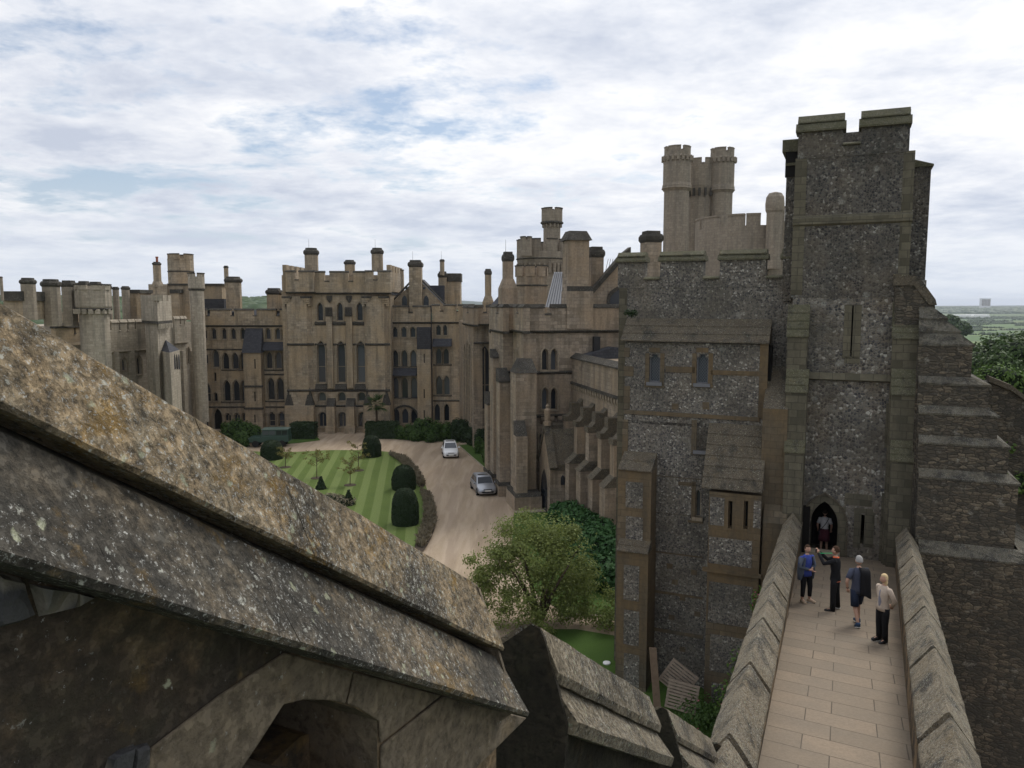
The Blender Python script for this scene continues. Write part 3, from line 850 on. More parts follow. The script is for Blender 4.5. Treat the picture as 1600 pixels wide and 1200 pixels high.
# stair bay with a steep slate roof, and slate band beside it
mb = MB()
u0, zt = R1.uz(385, 549); u1 = R1.uz(412, 549)[0]
mb.fbox(R1, u0, u1, -.1, zt, .003, 1.3)
zr = R1.uz(398, 513)[1]
mb.add([R1.P(u0 - .1, zt - .1, 1.5), R1.P(u1 + .1, zt - .1, 1.5), R1.P(u1, zr, .05), R1.P(u0, zr, .05), R1.P(u0 - .1, zt - .1, .05), R1.P(u1 + .1, zt - .1, .05)], [(0, 1, 2, 3), (0, 3, 4), (1, 5, 2), (4, 5, 1, 0)], 1)
for y in (602, 636): z = R1.uz(398, y)[1]; mb.fbox(R1, u0 - .1, u1 + .1, z - .12, z + .12, 1.0, 1.42, 2)
for y0, y1 in ((561, 576), (612, 627), (648, 660)):
    ua = R1.uz(397.3, y0, 1.3)[0]; mb.fbox(R1, ua, ua + .14, R1.uz(398, y1, 1.3)[1], R1.uz(398, y0, 1.3)[1], 1.1, 1.31, 3)
mb.build('stair_bay', [M['palace'], M['slate'], M['trim'], M['dark']], lr)
mb = MB(); u0, za = R1.uz(413, 547); u1, zb = R1.uz(446, 534)
mb.fside(R1, [(.003, za), (.9, za), (.85, za + .12), (.003, zb)], u0, u1); mb.split('slate_canopy', M['slate'], lr)
mb = MB()       # flat roof and blocks that stand on it
u0, z = R1.uz(306, 505); u1 = R1.uz(446, 505)[0]; mb.fbox(R1, u0, u1, z - .4, z - .2, -11, -.4)
mb.build('flat_roof', M['leadroof'], lr)
mb = MB(); z = R1.uz(380, 486)[1]
mb.fside(R1, [(-1.6, z - 1.6), (-5.2, z + .1), (-9.5, z - 1.6)], R1.uz(300, 486)[0], R1.uz(446, 486)[0]); mb.build('slate_roof', M['slate'], lr)
mb = MB(); Y2 = Fr((0, 104, 0), 0); mb.pbox(Y2, 313, 347, 446, 480, -4, 0); mb.pbox(Y2, 312.5, 347.5, 443, 446, -4.2, .2, 1)
mb.split('roof_block', [M['palace'], M['trim']], lr)
mb = MB(); Y3 = Fr((0, 101, 0), 0); mb.pbox(Y3, 315, 350, 467, 484, -2.5, 0); mb.build('slate_lean_to', M['slate'], lr)
chimney(lr, 352, 415, 450, 7.5, 101, n=8)
chimney(lr, 361, 432, 486, 25, 100, n=8, rot=pi / 8, cap=.12)
chimney(lr, 425, 450, 486, 20, 101, n=4, cap=.12)

# right part of the range
rr = thing('palace_range', 'brown gabled range to the right of the tall square tower with a slate hung bay', 'castle wing', centre(660, 97))
w = [(c, 511, 527, 8, 's') for c in (617, 631, 645)] + [(685, 508, 524, 7.5, 's'), (695.5, 508, 524, 6, 's')]
w += [(c, 547, 573, 9.5, 'p') for c in (617.5, 632, 646)] + [(685.5, 544, 569, 9, 'p'), (697, 544, 569, 9, 'p')]
w += [(c, 589, 622, 10, 'p') for c in (618, 632.5, 647)] + [(686, 587, 617, 10, 'p'), (698, 587, 617, 9.5, 'p')]
w += [(c, 638, 662, 10.5, 'p') for c in (619, 633, 647)] + [(683, 631, 658, 9, 'p'), (698, 631, 658, 8, 'p')]
facade(R1, rr, 609, 734, 503, 690, w, depth=11, zb=-.1, rev=.4)
parapet(R1, rr, 610, 673, 477, 489, 503, [(638, 645)], d=.2)
parapet(R1, rr, 675, 741, 475, 487, 503, [(687, 693), (713, 716)], d=.21)
for y, a, b2 in ((573.5, 612, 652), (622, 612, 652), (570, 677, 706), (618, 677, 706), (626, 677, 720), (502, 707, 741)): band(R1, rr, a, b2, y, h=.2)
mb = MB(); u0, zt = R1.uz(653, 545); u1 = R1.uz(674, 545)[0]
mb.fbox(R1, u0, u1, -.1, zt, .003, 1.1)
mb.fbox(R1, u0, u1, zt + .003, R1.uz(660, 511)[1], .003, 1.0, 1)
for k in range(12): z = zt + .1 + k * .22; mb.fbox(R1, u0 - .02, u1 + .02, z, z + .03, 1.0, 1.03, 2)
for y0, y1 in ((553, 567), (608, 622), (641, 653)):
    ua = R1.uz(662, y0, 1.1)[0]; mb.fbox(R1, ua, ua + .13, R1.uz(660, y1, 1.1)[1], R1.uz(660, y0, 1.1)[1], 1.0, 1.11, 3)
mb.build('slate_hung_bay', [M['palace'], M['slate'], M['trim'], M['dark']], rr)
mb = MB()
for a, b2, ya, yb in ((612, 652, 586, 574.5), (676.5, 706, 541, 529)):
    u0, za = R1.uz(a, ya); u1, zb = R1.uz(b2, yb); mb.fside(R1, [(.003, za), (.9, za), (.85, za + .12), (.003, zb)], u0, u1)
mb.split('slate_canopy', M['slate'], rr)
mb = MB(); u0 = R1.uz(674.2, 500)[0]; mb.fbox(R1, u0 - .06, u0 + .06, 0, R1.uz(674, 478)[1], .26, .4); mb.build('drainpipe', M['iron'], rr)
# big low arch over the ground floor windows
mb = MB(); u0, z0 = R1.uz(612, 655); u1 = R1.uz(653, 655)[0]; zt = R1.uz(630, 635)[1]; cc = (u0 + u1) / 2; hw = (u1 - u0) / 2
pa = [(cc + hw * cos(pi * i / 10), z0 + (zt - z0) * sin(pi * i / 10)) for i in range(11)]
pb = [(cc + (hw + .2) * cos(pi * i / 10), z0 + (zt - z0 + .22) * sin(pi * i / 10)) for i in range(10, -1, -1)]
mb.fprism(R1, pa + pb, .004, .2); mb.build('hood_arch', M['trim'], rr)
# gable with its roof
G1 = Fr((0, 98.5, 0), 0)
mb = MB(); ul, zl = G1.uz(610, 477); ur = G1.uz(694, 477)[0]; um, zm = G1.uz(651, 434)
mb.fprism(G1, [(ul, zl - 1), (ur, zl - 1), (ur, zl), (um, zm), (ul, zl)], -.4, 0)
for (a, za, b2, zb) in ((ul - .2, zl, um, zm + .25), (um, zm + .25, ur + .2, zl)):
    s = 1 if a < um - .1 else 1
    mb.fprism(G1, [(a, za - .05), (b2, zb - .05), (b2, zb + .2), (a, za + .2)], -.5, .12, 1)
mb.fprism(G1, [(ul, zl), (um, zm), (ur, zl)], -9, -.52, 2)
for px in (632, 666):
    u, z = G1.uz(px, 469); p = wpoly('p', u - .32, u + .32, z - .75, z + .6)
    mb.fprism(G1, p, .01, .03, 3)
for px, py in ((635, 450), (663, 450)):
    u, z = G1.uz(px, py); mb.fbox(G1, u - .15, u + .15, z - .15, z + .15, .01, .05, 3)
mb.build('gable', [M['palace'], M['trim'], M['slate'], M['glass']], rr)
chimney(rr, 648, 406, 490, 21, 97.2, n=4, cap=.2, rod_=True)
mb = MB(); Y4 = Fr((0, 103, 0), 0)
rtower(rr, 618, 24, 103, [(1, 484), (1, 424), ], n=8, rot=pi / 8, merl=(421, 430, 5, .6, 1.0))
mb.pbox(Y4, 697, 719, 432, 484, -3, 0); mb.pbox(Y4, 696, 720, 427, 440, -3.1, .1, 1); mb.pbox(Y4, 670, 694, 446, 484, -6, 1.5, 2)
mb.split('roof_block', [M['palace'], M['trim'], M['slate']], rr)
chimney(rr, 690.5, 405, 430, 7.5, 102, n=8, rod_=True); chimney(rr, 691, 424, 486, 14, 102.3, n=4)
chimney(rr, 762.5, 420, 490, 11, 95, n=4, base=470, cap=.2)

# ================================================================== left wing (seen at a slant)
Lo = Vector((-36.2, 96.3, 0)); La = math.degrees(math.atan2(.965, .262))
L = Fr(Lo, 0); L.u = Vector((.262, .965, 0)).normalized(); L.n = Vector((L.u.y, -L.u.x, 0))
lw = thing('palace_wing', 'pale grey crenellated wing running back along the left side of the court', 'castle wing', (-41, 80, 0))
w = [(193, 559, 579, 8, 'p', {'mull': 1}), (216.5, 556, 585, 8, 'p', {'mull': 1}), (294, 543, 568, 3.4, 'p', {'sill': False}), (308, 545, 562, 1.8, 'r', {'sill': False}), (314.5, 545, 562, 1.6, 'r', {'sill': False}), (283, 595, 640, 8, 'p', {'mull': 1})]
facade(L, lw, 120, 317, 506, 700, w, m='grey', depth=9, zb=-.1, rev=.3)
u0 = L.uz(-40, 560)[0]; u1 = L.uz(122, 560)[0]; z = L.uz(140, 520)[1]
mb = MB(); mb.fbox(L, u0, u1 + .5, -.1, z - 1, -9, -.05); mb.build('near_wall', M['grey'], lw)
parapet(L, lw, 161, 229, 499, 517, 548, [(171.5, 174.5), (186, 188.5), (199, 201.5), (211, 213)], d=.2, m='grey', copeh=.35, cope='grey')
parapet(L, lw, 272, 291, 494, 508, 535, [(281, 283), (287.5, 289)], d=.2, m='grey', copeh=.35, cope='grey')
parapet(L, lw, 86, 142, 504, 522, 540, [(116, 119)], d=.5, m='palace', string=False, copeh=.5)
mb = MB()       # pilasters
for a in (180, 205, 285.5, 300):
    u = L.uz(a, 580)[0]; mb.fbox(L, u - .3, u + .3, 0, L.uz(a, 548)[1], .003, .35)
mb.split('pilaster', M['grey'], lw)
# square tower projecting from the wing: left facet in shade, right facet pale
def prismtower(root, name, pxs, Ys, ytop, m, extra=None, zb=-.1, cren=None):
    pl = [atY(px, 600, Y) for px, Y in zip(pxs, Ys)]
    zt = atY(pxs[1], ytop, Ys[1]).z
    mb = MB(); mb.plan([(p.x, p.y) for p in pl], zb, zt); return mb, pl, zt
mb, pl, zt = prismtower(lw, 't', (231, 250, 269, 262), (79, 76, 80.5, 84), 506, 'grey')
u = None
pl2 = [atY(px, 600, Y) for px, Y in zip((226, 251, 273.5, 262), (79, 75, 80, 85))]
za = atY(250, 502, 75).z; zc = atY(250, 470, 75).z; ztop = atY(250, 460.5, 75).z
mb.plan([(p.x, p.y) for p in pl2], za, zc, 0)
mb.plan([(p.x * .999, p.y - .02) for p in pl2], za - .25, za - .003, 1)
# merlons on the visible faces
A, B, D_ = pl2[0], pl2[1], pl2[2]
def merl(a, b2, z0, z1, fr, th=.5, mi=0):
    d = Vector((b2.x - a.x, b2.y - a.y, 0)); n = Vector((-d.y, d.x, 0)).normalized() * th
    for s, e in fr:
        p, q = a + d * s, a + d * e
        mb.plan([(p.x, p.y), (q.x, q.y), (q.x + n.x, q.y + n.y), (p.x + n.x, p.y + n.y)], z0 + .002, z1, mi)
merl(A, B, zc, ztop, [(0, .99)]); merl(B, D_, zc, ztop, [(0.01, .3), (.42, .68), (.8, 1)])
for k in range(9):
    p = B + (D_ - B) * (k + .2) / 9.2; q = B + (D_ - B) * (k + .62) / 9.2
    n = Vector(((D_ - B).y, -(D_ - B).x, 0)).normalized() * .12
    mb.plan([(p.x, p.y), (q.x, q.y), (q.x + n.x, q.y + n.y), (p.x + n.x, p.y + n.y)], za - .75, za - .26, 0)
mb.build('square_turret', [M['grey'], M['trim']], lw)
# oriel buttress with little pyramid roof
pl = [atY(px, 600, Y) for px, Y in zip((254, 267.5, 283, 272), (77, 74.5, 79, 82))]
zt = atY(267, 551, 74.5).z; ap = atY(259, 531, 78.5)
mb = MB(); mb.plan([(p.x, p.y) for p in pl], -.1, zt)
vs = [(p.x, p.y, zt + .002) for p in pl] + [tuple(ap)]
mb.add(vs, [(0, 1, 4), (1, 2, 4), (2, 3, 4), (3, 0, 4)], 1)
Oq = Fr(pl[1], 0); dd = (pl[2] - pl[1]); dd.z = 0; Oq.u = dd.normalized(); Oq.n = Vector((Oq.u.y, -Oq.u.x, 0))
mb.build('oriel_buttress', [M['grey'], M['slate']], lw)
for c in (273, 276.3, 279.5):
    a = Oq.uz(c - 1.1, 565)[0]; b2 = Oq.uz(c + 1.1, 565)[0]
    pm = MB(); pm.fprism(Oq, wpoly('p', a, b2, Oq.uz(c, 577)[1], Oq.uz(c, 553)[1]), .004, .03); pm.build('window', M['glass'], lw)
# round corner turret, octagon turret with corbels, tall octagon tower behind
rtower(lw, 303.5, 23, 87, [(.9, 660), (.92, 453), (1.06, 450), (1.06, 432)], 16, m='grey', merl=(426, 432, 6, .7, 1.06), trim=((452, 1.02),))
rtower(lw, 138, 42, 72, [(1.02, 640), (1.02, 486), (1.12, 484), (1.24, 479), (1.24, 452)], 8, rot=pi / 8, m='grey', merl=(443.5, 453, 8, .68, 1.24), trim=((483, 1.2),))
mb = MB(); p = atY(138, 482, 72); r = 21 * 72 / F
for k in range(16):
    a = 2 * pi * k / 16; cx_, cy_ = p.x + r * 1.12 * cos(a), p.y + r * .6 + r * 1.12 * sin(a)
    mb.box(cx_ - .18, cx_ + .18, cy_ - .18, cy_ + .18, p.z - .5, p.z - .05)
mb.build('corbel', M['grey'], lw)
rtower(lw, 277, 38, 96, [(1, 500), (1, 424), (1.0, 404)], 8, rot=pi / 8, m='palace', merl=(396, 405, 5, .7, 1.0), trim=((424, 1.0),), name='octagon_tower')
mb = MB(); q = Fr((0, 92, 0), 0); mb.pbox(q, 262, 296, 443, 500, -4, 0); mb.pbox(q, 261, 297, 443, 446, -4.1, .1, 1)
mb.pbox(q, 233, 262, 444, 500, -4.2, .3); mb.pbox(q, 266, 280, 455, 500, .01, .9); mb.pbox(q, 265, 281, 452, 458, -.01, 1, 1)
mb.split('roof_block', [M['palace'], M['trim']], lw)
chimney(lw, 242.5, 409, 447, 13, 92, n=8, base=446, pot=True, cap=.12)
for px, y0, y1, wp, Y in ((38, 434, 500, 22, 66), (73, 436, 510, 27, 69), (102, 438, 510, 17, 72), (127, 439, 470, 14, 78), (145, 440, 470, 15, 77), (165, 445, 512, 12.5, 80), (178.5, 448, 512, 10, 81), (193.5, 447, 512, 12.5, 83), (0, 432, 470, 5, 63)):
    chimney(lw, px, y0, y1, wp, Y, n=8 if wp > 20 or wp < 13 else 4, rot=pi / 8 if wp > 20 or wp < 13 else pi / 4, m='keepstone', cap=.14)
mb = MB(); q = Fr((0, 84, 0), 0); mb.pbox(q, 200, 218, 455, 512, -3, 0); mb.pbox(q, 199.6, 218.4, 452.5, 458, -3, .1, 1); mb.pbox(q, 214, 222, 462, 512, .1, .8)
q2 = Fr((0, 66, 0), 0); mb.pbox(q2, 6, 36, 470, 500, -3, 0); mb.pbox(q2, 5, 36, 455, 470, -3, .2, 1); mb.pbox(q, 84, 112, 488, 520, -2, 0)
mb.split('roof_block', [M['palace'], M['trim']], lw)

# ================================================================== chapel block on the right of the court
A13 = 13
CH = Fr((.92, 61, 0), A13)         # front plane; side faces run back along -n
ch = thing('castle_chapel', 'tall brown chapel block with stepped buttresses beside the silver car', 'chapel', (4, 62, 0))


def side_fr(px, Y):
    p = atY(px, 600, Y); f = Fr(p, 0)
    f.n = Vector((-cos(radians(A13)), -sin(radians(A13)), 0)); f.u = Vector((sin(radians(A13)), -cos(radians(A13)), 0)); f.o = Vector((p.x, p.y, 0)); return f


wch = [(851.5, 545, 578.5, 9, 'p', {'sill': True}), (865.5, 545, 578.5, 9, 'p'), (851.5, 606, 640, 9, 'p'), (865.5, 606, 640, 9, 'p'), (846, 677, 706, 6, 'p'), (871, 676, 695, 6, 'p'), (856, 744, 764, 3.4, 'p')]
facade(CH, ch, 818, 985, 515, 800, wch, m='chapel', depth=14, zb=-.1, rev=.35)
mb = MB()
zt = CH.uz(818, 516)[1]
def col(px0, px1, Y, dep, z1=zt, ft=0.0, mi=0):
    f = Fr(atY(px1, 600, Y), A13); a = f.uz(px0, 600)[0]; b2 = f.uz(px1, 600)[0]; mb.fbox(f, a, b2, -.1, z1, -dep, ft, mi); return f
col(786, 801.5, 64.8, 6); mb.plan([tuple(atY(a, 600, y)[:2]) for a, y in ((766.2, 70), (787, 69.6), (787, 90), (767, 90))], -.1, zt)
col(740, 768, 85, 10, z1=zt, ft=-.6); 
mb.build('wall', [M['chapel']], ch)
# window facets on the set-back bays
for px0, px1, Y, wins in ((740, 768, 85, [(758, 540, 640, 15, 'p', {'mull': 1, 'tran': 1})]),):
    f = Fr(atY(px0, 600, Y - .45), A13); facade(f, ch, px0, px1, 506, 700, wins, m='chapel', depth=.44, zb=-.1, rev=.3)
# slanting west faces with groups of lancets
def slant(px0, Y0, px1, Y1, y0, y1, ws, zt_):
    a = atY(px0, 600, Y0); b2 = atY(px1, 600, Y1); d = b2 - a; d.z = 0
    f = Fr((a.x, a.y, 0), 0); f.u = d.normalized(); f.n = Vector((f.u.y, -f.u.x, 0))
    facade(f, ch, px0, px1, y0, 700, ws, m='chapel', depth=1.0, zb=-.1, rev=.18, u01=(0, d.length))
    return f
slant(723, 91.5, 740, 84.4, 507, 700, [(727.5, 538, 655, 2.6, 'p', {'sill': False}), (731.5, 533, 655, 2.6, 'p', {'sill': False}), (735.5, 538, 655, 2.6, 'p', {'sill': False})], 0)
slant(766.5, 70.3, 786, 64.7, 516, 700, [(773, 545, 575, 2.2, 'p', {'sill': False}), (776.5, 543, 576, 2.2, 'p', {'sill': False}), (780, 545, 577, 2.2, 'p', {'sill': False})], 0)
slant(801, 64.9, 818, 60.9, 516, 700, [(806.5, 547, 578, 2, 'p', {'sill': False}), (810, 547, 579, 2, 'p', {'sill': False})], 0)
# parapets with deep dark coping
def par2(px0, px1, Y, y0, yc, yb, cr, f=None, **k):
    f = f or Fr(atY(px1, 600, Y), A13); parapet(f, ch, px0, px1, y0, yc, yb, cr, d=.22, th=.55, m='chapel', copeh=.3, **k); return f
parapet(CH, ch, 818, 985, 475, 492, 516, [(851, 862)], d=.22, th=.55, m='chapel', copeh=.32)
par2(786, 801.5, 64.8, 475, 492, 516, []); par2(740, 766, 84.5, 476, 489, 506, [(755, 761)])
par2(766, 787, 70, 475, 492, 516, [])
def sl(px0, Y0, px1, Y1):
    a = atY(px0, 600, Y0); b2 = atY(px1, 600, Y1); d = b2 - a; d.z = 0
    f = Fr((a.x, a.y, 0), 0); f.u = d.normalized(); f.n = Vector((f.u.y, -f.u.x, 0)); return f
for q in ((723, 91.5, 740, 84.2, 477, 489, 506, [(730, 732)]), (766.5, 70.2, 786, 64.5, 475, 490, 516, [(776, 779)]), (801, 64.8, 818, 60.8, 475, 490, 516, [(807, 810)])):
    parapet(sl(*q[:4]), ch, q[0], q[2], q[4], q[5], q[6], q[7], d=.24, th=.5, m='chapel', copeh=.3)
band(CH, ch, 838, 893, 581.5, h=.28, pr=.16); band(CH, ch, 838, 893, 649, h=.25, pr=.3)
for q in ((766.5, 70.2, 786, 64.5, 580), (801, 64.8, 818, 60.8, 583)): band(sl(*q[:4]), ch, q[0], q[2], q[4], h=.28)
for px0, px1, Y, y in ((786, 801.5, 64.8, 581), (740, 766, 84.5, 536)): band(Fr(atY(px1, 600, Y), A13), ch, px0, px1, y, h=.25)
mb = MB()
for k in range(4):
    u, z = CH.uz(848 + k * 13, 653); mb.fside(CH, [(.004, z - .5), (.28, z - .1), (.28, z + .25), (.004, z + .25)], u - .2, u + .2)
mb.build('corbel', M['chapel'], ch)
# tall corner buttress with pyramid head, and slimmer ones stepping back along the drive
def buttress(f, u0, u1, z0, z1, proj, zs, m='chapel', plinth=True, wid=0.0):
    mb = MB()
    mb.fbox(f, u0, u1, z0, z1, -.2, proj)
    mb.fside(f, [(-.2, z1 + .002), (proj + .06, z1 + .002), (proj + .06, z1 + .15), (-.2, zs)], u0 - .04, u1 + .04, 1)
    if plinth:
        mb.fbox(f, u0 - .14, u1 + .14, z0, z0 + 1.0, -.2, proj + .16)
        mb.fside(f, [(-.2, z0 + 1.003), (proj + .16, z0 + 1.003), (proj, z0 + 1.3), (-.2, z0 + 1.3)], u0 - .14, u1 + .14, 1)
    return mb
f = Fr((CH.P(0, 0, 0)), A13); f.o.z = 0
ua = CH.uz(806, 700, 1.6)[0]; ub = CH.uz(838, 700, 1.6)[0]
z1 = CH.uz(820, 583, 1.6)[1]; zs = CH.uz(820, 560, .2)[1]
mb = MB()
mb.fbox(CH, ua, ub, -.1, z1, -.3, 1.6)
mb.add([CH.P(ua - .08, z1 + .003, 1.68), CH.P(ub + .08, z1 + .003, 1.68), CH.P(ub + .08, z1 + .003, -.2), CH.P(ua - .08, z1 + .003, -.2), CH.P(ua + .5, zs, .5), CH.P(ub - .1, zs, .5), CH.P(ub - .1, zs, -.2), CH.P(ua + .5, zs, -.2)], [(0, 1, 5, 4), (1, 2, 6, 5), (4, 5, 6, 7), (3, 0, 4, 7), (3, 2, 1, 0)], 1)
mb.fbox(CH, ua - .2, ua + (ub - ua) * .42, -.1, z1 * .55, 1.61, 2.6)
mb.fside(CH, [(1.61, z1 * .55 + .003), (2.6, z1 * .55 + .003), (1.61, z1 * .55 + 1.1)], ua - .2, ua + (ub - ua) * .42, 1)
mb.fbox(CH, ua - .35, ub + .15, -.1, 1.1, -.3, 2.8); mb.fside(CH, [(-.3, 1.103), (2.8, 1.103), (2.6, 1.4), (-.3, 1.4)], ua - .3, ub + .1, 1)
mb.build('corner_buttress', [M['chapel'], M['trim']], ch)
for px0, px1, Y, ytop, ys in ((781, 797, 63.0, 598, 575), (762, 772, 67.6, 633, 612), (771, 783, 66.0, 560, 545)):
    f = Fr(atY(px1, 600, Y + 1.2), A13); f.o.z = 0
    u0 = f.uz(px0, 700, 1.2)[0]; u1 = f.uz(px1, 700, 1.2)[0]
    buttress(f, u0, u1, -.1, f.uz(px0, ytop, 1.2)[1], 1.2, f.uz(px0, ys, 0)[1]).build('buttress', [M['chapel'], M['trim']], ch)
# nave wall coming towards the viewer, pale in the light, with its own buttresses
NV = Fr(0 * CAM, 0); a = CH.P(CH.uz(893, 700)[0], 0, 0); NV.o = Vector((a.x, a.y, 0))
NV.u = Vector((sin(radians(A13)), -cos(radians(A13)), 0)); NV.n = Vector((-NV.u.y * -1, 0, 0)); NV.n = Vector((NV.u.y, -NV.u.x, 0))
z1 = NV.uz(895, 560)[1]; z2 = z1
mb = MB(); LN = 15
mb.fbox(NV, .01, LN, -.1, z1, -8, 0); mb.fside(NV, [(.18, z1 + .003), (.18, z1 + .1), (-.3, z1 + .45), (-.8, z1 + .1), (-.8, z1 + .003)], .01, LN, 1)
zs = NV.uz(895, 600)[1]; mb.fbox(NV, .02, LN, zs, zs + .2, .002, .16, 1)
for k in range(26):
    u = .3 + k * .56; mb.fside(NV, [(.002, zs - .55), (.12, zs - .25), (.12, zs - .003), (.002, zs - .003)], u, u + .26, 2)
mb.build('nave_wall', [M['chapel'], M['trim'], M['dress']], ch)
for i, u in enumerate((2.1, 4.9, 7.6, 10.2, 12.6)):
    b0 = buttress(NV, u, u + .75, -.1, zs - 2.6, 1.35, zs - .7)
    b0.fbox(NV, u - .03, u + .78, zs - 2.6, zs - 2.2, 1.0, 1.45, 1); b0.fbox(NV, u, u + .75, zs - 2.2, zs - 1.2, .1, .9, 1)
    b0.fbox(NV, u - .1, u + .85, -.1, 4.2, -.1, 2.0); b0.fside(NV, [(-.1, 4.203), (2.1, 4.203), (1.35, 4.9), (-.1, 4.9)], u - .12, u + .87, 1)
    b0.build('buttress', [M['chapel'], M['tile']], ch)
# roofs and low wall behind the nave parapet
mb = MB(); LR = CH.off(.02)
u0, z = CH.uz(893, 563); u1 = CH.uz(985, 563)[0]
mb.fprism(CH, [(CH.uz(900, 556)[0], CH.uz(900, 556)[1]), (CH.uz(985, 562)[0], CH.uz(985, 562)[1]), (CH.uz(985, 545)[0], CH.uz(985, 545)[1]), (CH.uz(950, 541)[0], CH.uz(950, 541)[1])], .05, 1.2)
u, z = CH.uz(930, 545); mb.fbox(CH, u - .25, u + .25, z - .2, z + 1.0, .05, .5, 1); mb.fbox(CH, u - .08, u + .08, z - 1.4, z - .2, .05, .3, 1)
mb.build('nave_roof_edge', [M['slate'], M['iron']], ch)
# porch with statue
PO = CH.off(4.6); u0 = PO.uz(868, 760)[0]; u1 = PO.uz(902, 760)[0]; zt = PO.uz(880, 735)[1]
mb = MB(); mb.fbox(PO, u0, u1, -.1, zt, -4.5, 0); mb.fbox(PO, u0 - .1, u1 + .1, zt + .003, zt + .5, -4.5, .1, 1)
for k in range(6): mb.fbox(PO, u0 + .3 + .05 * k, u1 - .05, zt + .5 + k * .42, zt + .5 + k * .42 + .4, -4.4, -.6 - k * .5, 1)
for uu in (.4, 1.0):
    p = wpoly('p', u0 + uu, u0 + uu + .32, zt - 1.1, zt - .35); mb.fprism(PO, p, .004, .03, 2)
# gabled west face of the porch
PW = Fr(PO.P(u0, 0, 0), 0); PW.u = NV.u.copy(); PW.n = NV.n.copy(); PW.o.z = 0
mb.prism([PW.P(-3.2, 0, .0), PW.P(-.1, 0, .0), PW.P(-.1, zt + .3, .0), PW.P(-1.65, zt + 2.9, .0), PW.P(-3.2, zt + .3, .0)], PW.n * .4, 0)
mb.prism([PW.P(-3.4, zt + .1, -.05), PW.P(-1.65, zt + 2.95, -.05), PW.P(-1.65, zt + 3.35, -.05), PW.P(-3.6, zt + .3, -.05)], PW.n * .55, 1)
mb.prism([PW.P(.1, zt + .1, -.05), PW.P(.3, zt + .3, -.05), PW.P(-1.65, zt + 3.35, -.05), PW.P(-1.65, zt + 2.95, -.05)], PW.n * .55, 1)
mb.prism([PW.P(-3.2, zt + .3, -2.2), PW.P(-.1, zt + .3, -2.2), PW.P(-1.65, zt + 2.9, -2.2)], PW.n * 2.18, 1)
p = wpoly('p', -2.6, -.8, 0.05, zt - .2); mb.prism([PW.P(a, z, .41) for a, z in p], PW.n * .02, 2)
q = PW.P(-1.65, 0, .2); mb.loft((q.x, q.y), [(.3, zt + 3.2), (.32, zt + 3.5), (.2, zt + 3.52), (.24, zt + 4.1), (.26, zt + 4.4), (.1, zt + 4.55), (.14, zt + 4.7), (.02, zt + 4.9)], 8)
mb.build('porch', [M['chapel'], M['tile'], M['glass']], ch)
# stacks rising from the chapel front
BT = CH.off(.35); mb = MB()
a = BT.uz(886, 500)[0]; b2 = BT.uz(922, 500)[0]; zt = BT.uz(900, 375)[1]; zb = BT.uz(900, 514)[1]; z2 = BT.uz(900, 455)[1]
mb.fbox(BT, a, b2 + .25, zb, z2, -1.6, 0); mb.fbox(BT, a + .1, b2 - .1, z2, zt, -1.7, -.1)
mb.fside(BT, [(-.1, z2 + .002), (0, z2 + .002), (-.1, z2 + .4)], a, b2 + .25, 1)
c = (a + b2) / 2; hw = (b2 - a) / 2
ztt = BT.uz(900, 360)[1]
P = BT.P
mb.add([P(a - .1, zt, .1), P(b2 + .1, zt, .1), P(b2 + .1, zt, -1.9), P(a - .1, zt, -1.9), P(a + .25, ztt, -.3), P(b2 - .25, ztt, -.3), P(b2 - .25, ztt, -1.5), P(a + .25, ztt, -1.5)], [(3, 2, 1, 0), (4, 5, 6, 7), (0, 1, 5, 4), (1, 2, 6, 5), (2, 3, 7, 6), (3, 0, 4, 7)], 1)
mb.build('chimney', [M['chapel'], M['trim']], ch)
chimney(ch, 932, 385, 500, 22, 64, n=4, rot=pi / 4 + radians(13), m='chapel', cap=.22)
chimney(ch, 793.5, 393, 485, 16, 71, n=4, rot=pi / 4 + radians(13), m='chapel', cap=.25, base=447, rod_=True)
chimney(ch, 1020, 360, 430, 28, 60, n=4, rot=pi / 4 + radians(13), m='chapel', cap=.3, zb=0)
# roofs behind
mb = MB(); RF = Fr((0, 68, 0), A13)
P1 = lambda px, py, Y: atY(px, py, Y)
mb.add([P1(852, 480, 66), P1(890, 480, 66), P1(890, 425, 72), P1(866, 425, 72)], [(0, 1, 2, 3)])
mb.add([P1(920, 465, 66), P1(975, 470, 66), P1(965, 400, 74), P1(938, 432, 72)], [(0, 1, 2, 3)])
mb.build('ribbed_lead_roof', M['leadroof'], ch)
mb = MB()
for k in range(9):
    t_ = k / 8; a = P1(854 + 35 * t_, 480, 65.95); b2 = P1(868 + 22 * t_, 425, 71.9)
    mb.prism([a, a + Vector((.05, 0, 0)), a + Vector((.05, -.02, .03)), a + Vector((0, -.02, .03))], b2 - a)
for k in range(7):
    t_ = k / 6; a = P1(942 + 25 * t_, 440, 68); b2 = P1(950 + 22 * t_, 405, 73)
    mb.prism([a, a + Vector((.05, 0, 0)), a + Vector((.05, -.02, .03)), a + Vector((0, -.02, .03))], b2 - a)
mb.build('roof_rib', M['slate'], ch)
GB = Fr(atY(930, 470, 63.5), A13); mb = MB()
pts = [(922, 490), (985, 490), (985, 395), (975, 405), (924, 462)]
mb.fprism(GB, [GB.uz(*p) for p in pts], -.5, 0)
pts = [(922, 464), (975, 404), (985, 394), (985, 386), (974, 395), (921, 456)]
mb.fprism(GB, [GB.uz(*p) for p in pts], -.6, .12, 1)
a = GB.uz(948, 475); b2 = GB.uz(985, 455)
mb.fprism(GB, wpoly('p', a[0], a[0] + 3.4, a[1] - .6, a[1] + 1.7), .004, .1, 1); mb.fprism(GB, wpoly('p', a[0] + .25, a[0] + 3.15, a[1] - .6, a[1] + 1.4), .101, .12, 2)
